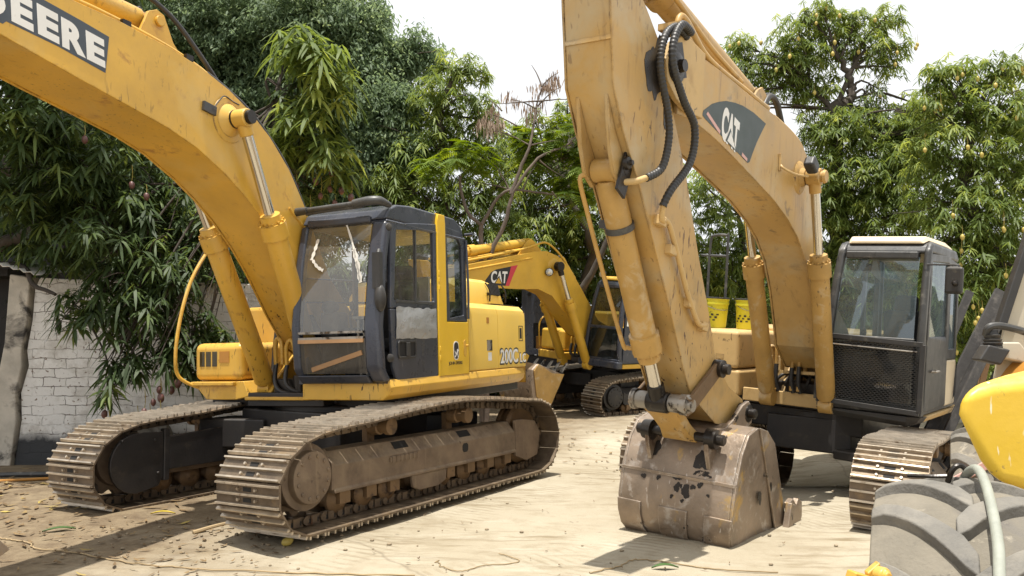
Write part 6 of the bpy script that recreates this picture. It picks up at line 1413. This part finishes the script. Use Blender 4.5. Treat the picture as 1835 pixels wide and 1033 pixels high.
for i, sel in enumerate((B_pods[0:3] + B_pods[6:7] + B_pods[9:], B_pods[3:6] + B_pods[7:9])):
    foliage('dry_crown', t, sel, 'pod', 2.8, 'leaf_dry', 1.3, 0, .2, 5 + i, .5)
t = thing('tree', 'broad dull green tree in the gap left of the tan arm, behind the bare branches', 'tree', (1.6, 22.4, 0))
tp = [(1.6, 22.4, 0), (1.7, 22.2, 2.2), (2.07, 21.5, 3.75), (1.94, 21, 4.2), (1.56, 21, 5.0), (1.31, 21, 5.6)]
limbs('trunk', t, [(tp, .18, .05), ([(1.56, 20.6, 2.6), (2.19, 20.4, 3.68), (2.45, 20.4, 4.6)], .10, .04)] + connect(B_back, tp[1:], .045, 1, 6), 'bark_dark')
foliage('crown', t, B_back, 'mango', 3.2, 'leaf_mango', .85, .9, .07, 6, .38)
t = thing('tree', 'dark tree seen between the tan arm and boom, above the yellow pails', 'tree', (6.3, 22.6, 0))
tp = [(6.3, 22.6, 0), (6.33, 22.2, 2.27), (6.01, 21.6, 3.82), (5.81, 21.3, 4.81)]
limbs('trunk', t, [(tp, .16, .05)] + connect(B_gap, tp[1:], .04, 1, 9), 'bark_dark')
foliage('crown', t, B_gap, 'mango', 3.0, 'leaf_mango', .85, .9, .07, 7, .38)
t = thing('mango_tree', 'tall open crowned mango tree standing between the tan boom and its cab roof, yellow fruit', 'tree', (7.5, 19.6, 0))
tp = [(7.5, 19.6, 0), (7.53, 19.4, 2.23), (7.58, 19.4, 4.31), (7.62, 19.4, 6.29), (7.57, 19.4, 7.0), (7.9, 19.4, 7.21), (8.0, 19.4, 7.48), (7.92, 19.4, 7.88), (7.73, 19.4, 8.15)]
limbs('trunk', t, [(tp, .22, .06), ([(7.57, 19.4, 6.95), (8.05, 19.4, 8.01), (8.33, 19.4, 8.42)], .07, .03), ([(7.57, 19.4, 6.95), (7.07, 19.6, 7.68), (6.68, 19.6, 8.35)], .07, .03)] + connect(B_right, tp[1:] + [(8.05, 19.4, 8.0), (7.07, 19.6, 7.7)], .04, 1, 10), 'bark_dark')
foliage('crown', t, B_right, 'mango', 4.2, 'leaf_mango', .78, .45, .14, 8, .42)
rr = random.Random(5)
for i in range(34):
    b = rr.choice(B_right[4:28]); mango(t, (b[0] + rr.uniform(-.9, .9) * b[3], b[1] - b[3] * .85, b[2] - rr.uniform(.1, .8) * b[3]), rr.uniform(.12, .3), rr.uniform(.05, .065), 'mango_yellow')
t = thing('mango_tree', 'rounded mango tree at the right behind the leaning planks, pale green hanging fruit', 'tree', (8.9, 16.2, 0))
tp = [(8.9, 16.2, 0), (9.2, 15.9, 1.3), (9.24, 15.7, 2.74), (8.86, 15.7, 3.68), (8.6, 15.8, 4.6), (8.9, 16, 5.6)]
limbs('trunk', t, [(tp, .22, .07)] + connect(B_far, tp[1:], .035, 1, 11), 'bark_dark')
foliage('crown', t, B_far, 'mango', 4.2, 'leaf_mango', .78, .8, .13, 9, .43)
for i in range(46):
    b = rr.choice(B_far); mango(t, (b[0] + rr.uniform(-.9, .9) * b[3], b[1] - b[3] * .9, b[2] - rr.uniform(.1, .8) * b[3]), rr.uniform(.15, .35), rr.uniform(.045, .058), 'mango_yellow')
ub = [(x, 24.6 + .6 * math.sin(x), .7 + .5 * math.sin(x * 1.7) + k * 1.3, 1.15) for x in np.arange(-13, 17, 1.2) for k in range(3)]
stuff(foliage('undergrowth', None, ub, 'mango', 1.5, 'leaf_mango_dark', 1.7, 0, .06, 12, .35), 'dense green undergrowth along the back of the yard', 'undergrowth')

# ------------------------------------------------------------------ brick wall, pillar, roof scrap
b = MB()
w = [(-6.50, -.15), (-2.6, -.15), (-2.6, 2.35), (-4.4, 2.40), (-5.95, 2.44), (-6.22, 2.46), (-6.28, 2.30), (-6.30, 1.9), (-6.36, 1.5), (-6.33, 1.3), (-6.42, .95), (-6.40, .6)]
b.prism(w, 11.0, 11.22); tag(b.build('brick_wall', 'brick', None, bevel=.012), 'whitewashed brick wall with a sooty black foot, under the near mango tree', 'wall')
b = MB(); b.prism([(-6.95, -.15), (-6.505, -.15), (-6.43, .6), (-6.445, .95), (-6.38, 1.3), (-6.39, 1.5), (-6.33, 1.9), (-6.31, 2.45), (-6.58, 2.5), (-6.62, 1.6), (-6.75, .8)], 10.93, 11.25)
tag(b.build('concrete_pillar', 'concrete', None, bevel=.02), 'cracked concrete pillar with black soot, closing the end of the brick wall', 'pillar')
b = MB(); b.box(-10, -6.3, 11.9, 12.0, -.1, 3.0); b.box(-10, -6.8, 11.25, 11.9, 2.5, 2.6); tag(b.build('doorway_shade', 'darkframe', None), 'black backing for the shade in the shed doorway, behind the pillar at the far left', 'wall')  # black boxes carry the shade inside the doorway in their colour
b = MB(); rows = []
for j in range(2):
    rows.append([(-6.62 + .045 * i, 10.7 + .7 * j, 2.62 + .10 * j + .016 * math.sin(i * 2.1) - .012 * i) for i in range(14)])
b.sheet(rows); o = b.build('roof_sheet', 'offwhite', None, angle=60); s_ = o.modifiers.new('Solid', 'SOLIDIFY'); s_.thickness = .01
tag(o, 'scrap of pale corrugated roofing on top of the concrete pillar', 'roofing')
b = MB(); b.lathe((-4.65, 10.6, .30), (.2, -1, .55), [(0, .25), (.04, .36), (.10, .40), (.18, .36), (.2, .25), (.15, .22), (.05, .22)], 30)
tag(b.build('old_tyre', 'tyre', None), 'old dusty tyre leaning at the foot of the brick wall behind the far track', 'tyre')
b = MB(); b.obox((-4.1, 10.3, .32), (.28, 0, .04), (0, .02, .0), (-.03, 0, .16)); tag(b.build('white_board', 'offwhite', None, bevel=.006), 'white board on edge behind the far track of the navy cabbed excavator', 'board')

# ------------------------------------------------------------------ right: planks, white crate, loader, tractor
for k, (p0, p1, wd, hd, lab) in enumerate((((4.40, 9.55, .02), (5.70, 9.75, 2.22), .12, .05, 'longest grey plank, its top end highest in the leaning stack'), ((4.55, 9.40, .02), (5.42, 9.5, 1.62), .10, .05, 'short plank leaning in front, nearest the tan cab door'),
    ((4.75, 9.30, .02), (5.85, 9.4, 1.72), .13, .06, 'widest plank of the leaning stack, nearest the yellow fender'), ((4.35, 9.70, .02), (5.45, 9.95, 2.22), .09, .05, 'dark thin plank at the back of the leaning stack'), ((4.95, 9.25, .02), (5.62, 9.30, .98), .11, .05, 'lowest plank of the leaning stack, near the small rear tyre'), ((5.0, 9.5, .02), (5.52, 9.6, 1.75), .07, .04, 'brown plank standing steepest in the leaning stack'), ((4.6, 9.85, .02), (5.95, 10.1, 2.05), .16, .06, 'broad dark plank behind the longest grey one'), ((4.9, 9.7, .02), (6.05, 9.9, 1.75), .14, .05, 'dark plank whose top runs behind the beige cab panel'), ((5.15, 9.55, .02), (6.1, 9.7, 1.40), .15, .05, 'dark plank low in the stack, crossing behind the yellow fender'))):
    b = MB(); b.beam(p0, p1, wd, hd, (0, -1, .3)); tag(b.build('plank', 'plank' if k != 5 else 'wood', None, bevel=.006), lab, 'plank', 'planks leaning behind the tan excavator')
b = MB(); b.box(5.15, 6.05, 13.0, 13.8, .07, .50); b.box(5.05, 6.15, 12.95, 13.85, .02, .065); b.box(5.66, 5.675, 12.99, 13.0, .08, .49); tag(b.build('white_crate', 'offwhite', None, bevel=.01), 'low white crate on the ground beneath the tan excavator cab', 'crate')

def lug_tyre(root, name, c, R, W, yaw, nl, lug_h, lug_w, parent=None):
    """tractor tyre with curved chevron lugs; the axle lies along the local y axis"""
    fr = Frame(c, yaw); b = MB()
    def surf(y): return R - .055 * (abs(y) / (W / 2)) ** 2.4
    prof = [(-W / 2 * .80, R * .52), (-W / 2 * .97, R * .66), (-W / 2 * 1.02, R * .80)] + [(y, surf(y)) for y in np.linspace(-W / 2, W / 2, 13)] + [(W / 2 * 1.02, R * .80), (W / 2 * .97, R * .66), (W / 2 * .80, R * .52)]
    n = 72
    vs = [(r * math.cos(2 * math.pi * i / n), y, r * math.sin(2 * math.pi * i / n)) for y, r in prof for i in range(n)]
    m = len(prof)
    b.add(vs, [(k * n + i, k * n + (i + 1) % n, (k + 1) * n + (i + 1) % n, (k + 1) * n + i) for k in range(m - 1) for i in range(n)])
    b.mat(1)
    for s in (-1, 1):
        for k in range(nl):
            ph0 = 2 * math.pi * (k + (.5 if s > 0 else 0)) / nl
            loops = []
            for t in np.linspace(0, 1, 9):
                y = s * W / 2 * (1.0 - 1.10 * t)
                ph = ph0 - .40 * t ** 1.35
                hw = lug_w / R * (.36 + .32 * t ** 2) * (1 if t < .95 else .62)
                r0 = surf(y) - .012; r1 = surf(y) + lug_h * (.95 if t < .95 else .8)
                if t == 0: r1 -= lug_h * .25
                loops.append([Vector((r * math.cos(a), y, r * math.sin(a))) for r, a in ((r0, ph - hw * 1.25), (r1, ph - hw), (r1, ph + hw), (r0, ph + hw * 1.25))])
            b.loft(loops)
    o = b.build(name, ["tyre_dust", "tyre"], parent, fr, bevel=.006, angle=40)
    r = MB(); r.lathe((0, -W * .36, 0), (0, 1, 0), [(0, R * .50), (.02, R * .53), (W * .2, R * .46), (W * .52, R * .46), (W * .70, R * .53), (W * .72, R * .5)], 32); r.build('rim', 'yellow', o, fr)
    return o
tk = thing('tractor', 'yellow tractor cut off by the right edge, its big worn lugged tyre nearest the camera', 'tractor', (1.9, 2.8, 0))
lug_tyre(tk, 'tyre', (1.40, 2.64, .61), .61, .50, 26, 15, .034, .085, tk)
b = MB(); pr = [(x_ - .035, z_) for x_, z_ in [(1.606, 1.507), (1.72, 1.545), (2.6, 1.63), (2.6, 1.12), (1.93, 1.125), (1.72, 1.175), (1.66, 1.26), (1.59, 1.42)]]
b.loft([[Vector((x + .62 * s, y, z)) for x, z in pr] for y, s in ((2.95, 0), (3.3, .42), (3.75, 1))]); b.build('fender', 'fender', tk, bevel=.055, seg=5, angle=50)
b = MB(); b.loft([[Vector((x + .62 * s, y, z)) for x, z in [(1.82, 1.14), (2.6, 1.13), (2.6, .7), (2.0, .72), (1.88, .95)]] for y, s in ((3.05, .12), (3.65, .88))]); b.build('chassis', 'orange', tk, bevel=.02)
b = MB(); b.tube([(1.47, 2.80, 1.10), (1.455, 2.74, 1.22), (1.44, 2.63, 1.285), (1.40, 2.50, 1.255), (1.285, 2.25, 1.165), (1.185, 2.07, 1.09), (1.0, 1.74, .95)], .0145, 14, 6); b.build('pipe', 'pipe', tk)
b = MB(); b.tube([(1.40, 2.72, 1.23), (1.405, 2.70, 1.27), (1.43, 2.70, 1.285), (1.45, 2.70, 1.265), (1.445, 2.72, 1.23)], .009, 8, 4); b.tube([(1.41, 2.71, 1.25), (1.36, 2.73, 1.245), (1.30, 2.78, 1.24)], .007, 6); b.build('shackle', 'grease', tk)
b = MB(); b.obox((.965, 2.36, 1.022), (.034, .01, -.012), (-.005, .02, 0), (.006, 0, .018)); b.lathe((1.005, 2.34, 1.045), (.3, -1, .1), [(0, .022), (.03, .022), (.034, .012), (.045, .012)], 16); b.obox((1.012, 2.38, 1.025), (.022, .01, .012), (0, .014, 0), (-.006, 0, .03)); b.build('drawbar_bracket', 'yellow', tk, bevel=.008)
b = MB(); b.beam((1.0, 2.4, .95), (1.25, 2.7, .6), .05, .06); b.beam((1.25, 2.7, .6), (2.2, 2.9, .62), .06, .06); b.build('drawbar', 'orange', tk, bevel=.006)

ld = thing('loader', 'beige cabbed loader behind the yellow fender, with a black slanting door frame', 'loader', (3.6, 5.6, 0))
lug_tyre(ld, 'tyre', (3.12, 5.55, .54), .53, .42, 28, 14, .035, .08, ld)
b = MB(); b.prism([(2.885, 1.757), (2.94, 1.757), (3.20, 2.48), (3.33, 2.85), (3.26, 2.85), (3.06, 2.24)], 4.97, 5.03); b.build('door_frame', 'black', ld, bevel=.008)
b = MB(); b.prism([(2.942, 1.757), (2.90, 1.58), (2.86, 1.40), (4.3, 1.40), (4.3, 2.9), (3.335, 2.85), (3.202, 2.48)], 5.0, 5.02); b.build('cab_panel', 'beige', ld, bevel=.004)
b = MB(); b.tube([(2.80, 4.95, 1.70), (2.80, 4.92, 1.745), (2.86, 4.92, 1.755), (2.96, 4.92, 1.735), (3.10, 4.93, 1.70), (3.4, 4.94, 1.69)], .022, 10, 5); b.build('grab_bar', 'greycab', ld)
b = MB(); b.lathe((2.83, 4.94, 1.62), (0, 0, 1), [(0, .055), (.015, .055), (.02, .045), (.035, .055), (.04, .045), (.055, .052), (.06, .04), (.08, .048), (.085, .036), (.11, .03)], 18); b.build('gaiter', 'rubber', ld)
b = MB(); b.obox((2.81, 4.93, 1.585), (.065, 0, -.015), (0, .05, 0), (.03, 0, .045)); b.build('control_box', 'black', ld, bevel=.012)
b = MB(); b.prism([(2.85, 1.57), (3.02, 1.53), (3.05, 1.60), (3.0, 1.62), (2.97, 1.66), (2.87, 1.66)], 4.90, 4.99); b.build('console', 'beige', ld, bevel=.012)
b = MB(); ar = [(2.83 + .02 * 0 + .50 * (1 - math.cos(a)) * .62, 1.18 + .42 * math.sin(a)) for a in np.linspace(.25, 1.5, 9)]
b.loft([[Vector((x, 4.80, z)), Vector((x, 5.0, z)), Vector((x, 5.0, z - .02)), Vector((x, 4.80, z - .02))] for x, z in ar]); b.build('mudguard', 'orange', ld)
b = MB(); b.beam((2.75, 5.3, .78), (3.15, 5.0, 1.10), .08, .05); b.build('lift_arm', 'pink', ld, bevel=.006)

# machinery seen through the gap at the back
mc = thing('machine_cab', 'dark grey machine cab with a bare side panel, under the distant boom', 'machine', (1.0, 21.6, 0))
b = MB(); b.ring([(.25, 2.95), (1.45, 2.95), (1.7, 1.2), (.25, 1.2)], [(.55, 2.0), (1.32, 2.0), (1.42, 1.35), (.55, 1.35)], 21.5, 21.58); b.build('panel', 'navy', mc, bevel=.01)
b = MB(); b.box(.25, 1.6, 21.6, 22.6, .5, 1.2); b.box(.3, 1.5, 22.5, 22.58, 1.2, 2.9); b.build('cab_shell', 'navy', mc, bevel=.02)
b = MB(); b.box(.62, .95, 21.62, 21.8, 1.3, 1.68); b.build('seat', 'orange', mc, bevel=.03)
b = MB()
for x, z in ((.45, 2.75), (.9, 2.6), (1.3, 2.8)): b.cyl((x, 21.5, z), (x, 21.48, z), .05, n=12)
b.build('vent_hole', 'dark', mc)

# ------------------------------------------------------------------ things lying on the yard
def on(x, y, dz=0): return (x, y, gh(x, y) + dz)
def fallen_mango(x, y, s, m, label):
    b = MB(); prof = [(0.0, .05), (.06, .45), (.2, .78), (.45, .95), (.65, .90), (.85, .62), (.96, .3), (1.0, .05)]
    d = Vector((.8, .5, .25)).normalized(); b.lathe(Vector(on(x, y, s * .70)) - d * s, d, [(a * s * 2, r * s * .74) for a, r in prof], 16)
    return tag(b.build('mango', m, None, angle=60), label, 'mango')
fallen_mango(-1.78, 6.74, .05, 'mango_yellow', 'dusty pale mango on the sand at the front corner of the near track')
fallen_mango(-3.90, 8.02, .05, 'mango_red', 'reddish mango under the front end of the far track')
def flat_leaf(x, y, L, w, rot, m, label, lift=.02):
    pts = []
    for t in np.linspace(0, 1, 7):
        hw = w * math.sin(math.pi * min(.98, max(.02, t)) ** .9) * .5
        c = Vector(on(x + (t - .5) * L * math.cos(rot), y + (t - .5) * L * math.sin(rot), .008 + lift * math.sin(math.pi * t)))
        s = Vector((-math.sin(rot), math.cos(rot), 0)) * hw
        pts.append([tuple(c - s + Vector((0, 0, .01))), tuple(c), tuple(c + s + Vector((0, 0, .01)))])
    b = MB(); b.sheet(pts); o = b.build('fallen_leaf', m, None, angle=80)
    sm = o.modifiers.new('Solid', 'SOLIDIFY'); sm.thickness = .0015
    return tag(o, label, 'leaf')
flat_leaf(1.10, 6.12, .20, .055, .1, 'leaf_green_flat', 'green leaf on the concrete in front of the bucket')
flat_leaf(-3.2, 7.78, .22, .055, .15, 'leaf_yellow_flat', 'yellow leaf on the soil between the two front tracks')
flat_leaf(-4.9, 7.9, .22, .06, 1.0, 'leaf_yellow_flat', 'yellow leaf at the left edge of the yard')
flat_leaf(-3.85, 7.22, .26, .07, .3, 'leaf_green_flat', 'dull green leaf lying in the shade left of the near track')
flat_leaf(-4.08, 8.6, .20, .07, .2, 'leaf_yellow_flat', 'yellow leaf resting beside the far track front end')
b = MB(); b.tube([on(-2.62, 6.98, .012), on(-2.50, 7.08, .03), on(-2.36, 7.16, .05), on(-2.22, 7.22, .06)], [.018, .014, .010], 7, 4); tag(b.build('stick', 'rope', None), 'short broken stick beside the near track front', 'stick')
b = MB(); b.tube([on(-6.6, 9.2, .015), on(-5.9, 9.35, .02), on(-5.3, 9.6, .02), on(-4.9, 9.9, .02)], .016, 8, 6); tag(b.build('hose', 'orange', None), 'orange hose lying at the left edge below the brick wall', 'hose')
b = MB(); b.tube([on(-6.4, 9.7, .03), on(-5.6, 9.8, .03), on(-4.8, 10.0, .03)], .03, 8, 6); tag(b.build('pipe', 'greycab', None), 'grey pipe lying along the foot of the brick wall', 'pipe')
def wire(pts, r, label):
    P = catmull([on(x, y, .006) for x, y in pts], 8); P = [p + Vector((RNG.gauss(0, .008), RNG.gauss(0, .008), RNG.random() * .005)) for p in P]
    return tag(MB().tube([tuple(p) for p in P], r, 5, 0).build('vine', 'rope', None, angle=80), label, 'vine')
wire([(-4.35, 7.12), (-4.18, 7.0), (-3.95, 6.9), (-3.75, 6.7), (-3.4, 6.55), (-2.95, 6.3), (-2.65, 6.18), (-2.3, 6.12), (-1.5, 6.02), (-.7, 5.95)], .006, 'thin dry vine crossing the lower left of the yard')
wire([(.55, 6.0), (.75, 6.15), (.95, 6.35), (1.2, 6.25), (1.5, 6.12), (1.9, 6.1)], .005, 'thin dry vine on the concrete below the bucket')
wire([(-.55, 6.3), (-.5, 6.15), (-.35, 6.05), (-.2, 6.2), (.05, 6.32), (-.1, 6.55)], .004, 'curled dry tendril on the concrete between track and bucket')

def scatter_litter():
    r = random.Random(3); V, F, T = [], [], []
    def add(x, y, L, w, tint):
        a = r.uniform(0, 6.283); cx, sy = math.cos(a), math.sin(a); b = len(V); up = r.uniform(.0, .02)
        for t, s in ((-.5, 0), (-.1, .5), (-.1, -.5), (.25, .42), (.25, -.42), (.5, 0)):
            V.append((x + cx * t * L - sy * s * w, y + sy * t * L + cx * s * w, gh(x, y) + .008 + up * (abs(t) * 2) + r.uniform(0, .006)))
        F.extend([tuple(b + q for q in f) for f in LEAF_F]); T.extend([tint] * 6)
    for _ in range(430):
        x = -5.2 + r.gauss(0, 1.15); y = 8.6 + r.gauss(0, 1.1)
        if y > 10.8: continue
        add(x, y, r.uniform(.05, .2), r.uniform(.02, .05), min(1, max(0, r.gauss(.4, .25))))
    for _ in range(260):
        add(r.uniform(-4.5, -1.8), r.uniform(5.9, 7.6), r.uniform(.03, .12), r.uniform(.008, .03), r.random() * .6)
    for _ in range(160):
        add(r.uniform(-2, 5), r.uniform(5.8, 12), r.uniform(.02, .07), r.uniform(.004, .016), r.random() * .4)
    for _ in range(130):
        add(r.uniform(-.5, 3.5), 13 + r.gauss(0, 1.2), r.uniform(.05, .14), r.uniform(.02, .05), r.random() * .7)
    me = bpy.data.meshes.new('leaf_litter'); me.from_pydata(V, [], F); me.materials.append(M['litter'])
    at = me.attributes.new("tint", 'FLOAT', 'POINT'); at.data.foreach_set("value", T)
    o = bpy.data.objects.new('leaf_litter', me); COL.objects.link(o); stuff(o, 'dry leaves and bits scattered over the yard', 'leaf litter')
    b = MB()
    for _ in range(230):
        if r.random() < .55: x, y = r.gauss(-2.5, .8), r.gauss(6.95, .35)
        else: x, y = r.uniform(-5.5, 4.5), r.uniform(5.8, 13)
        s = r.uniform(.006, .02); b.ball((x, y, gh(x, y) + s * .4), s * r.uniform(.7, 1.3), s, s * .6, 5, 4)
    stuff(b.build('pebbles', 'soil', None, angle=180), 'small clods and pebbles on the yard', 'pebbles')
scatter_litter()
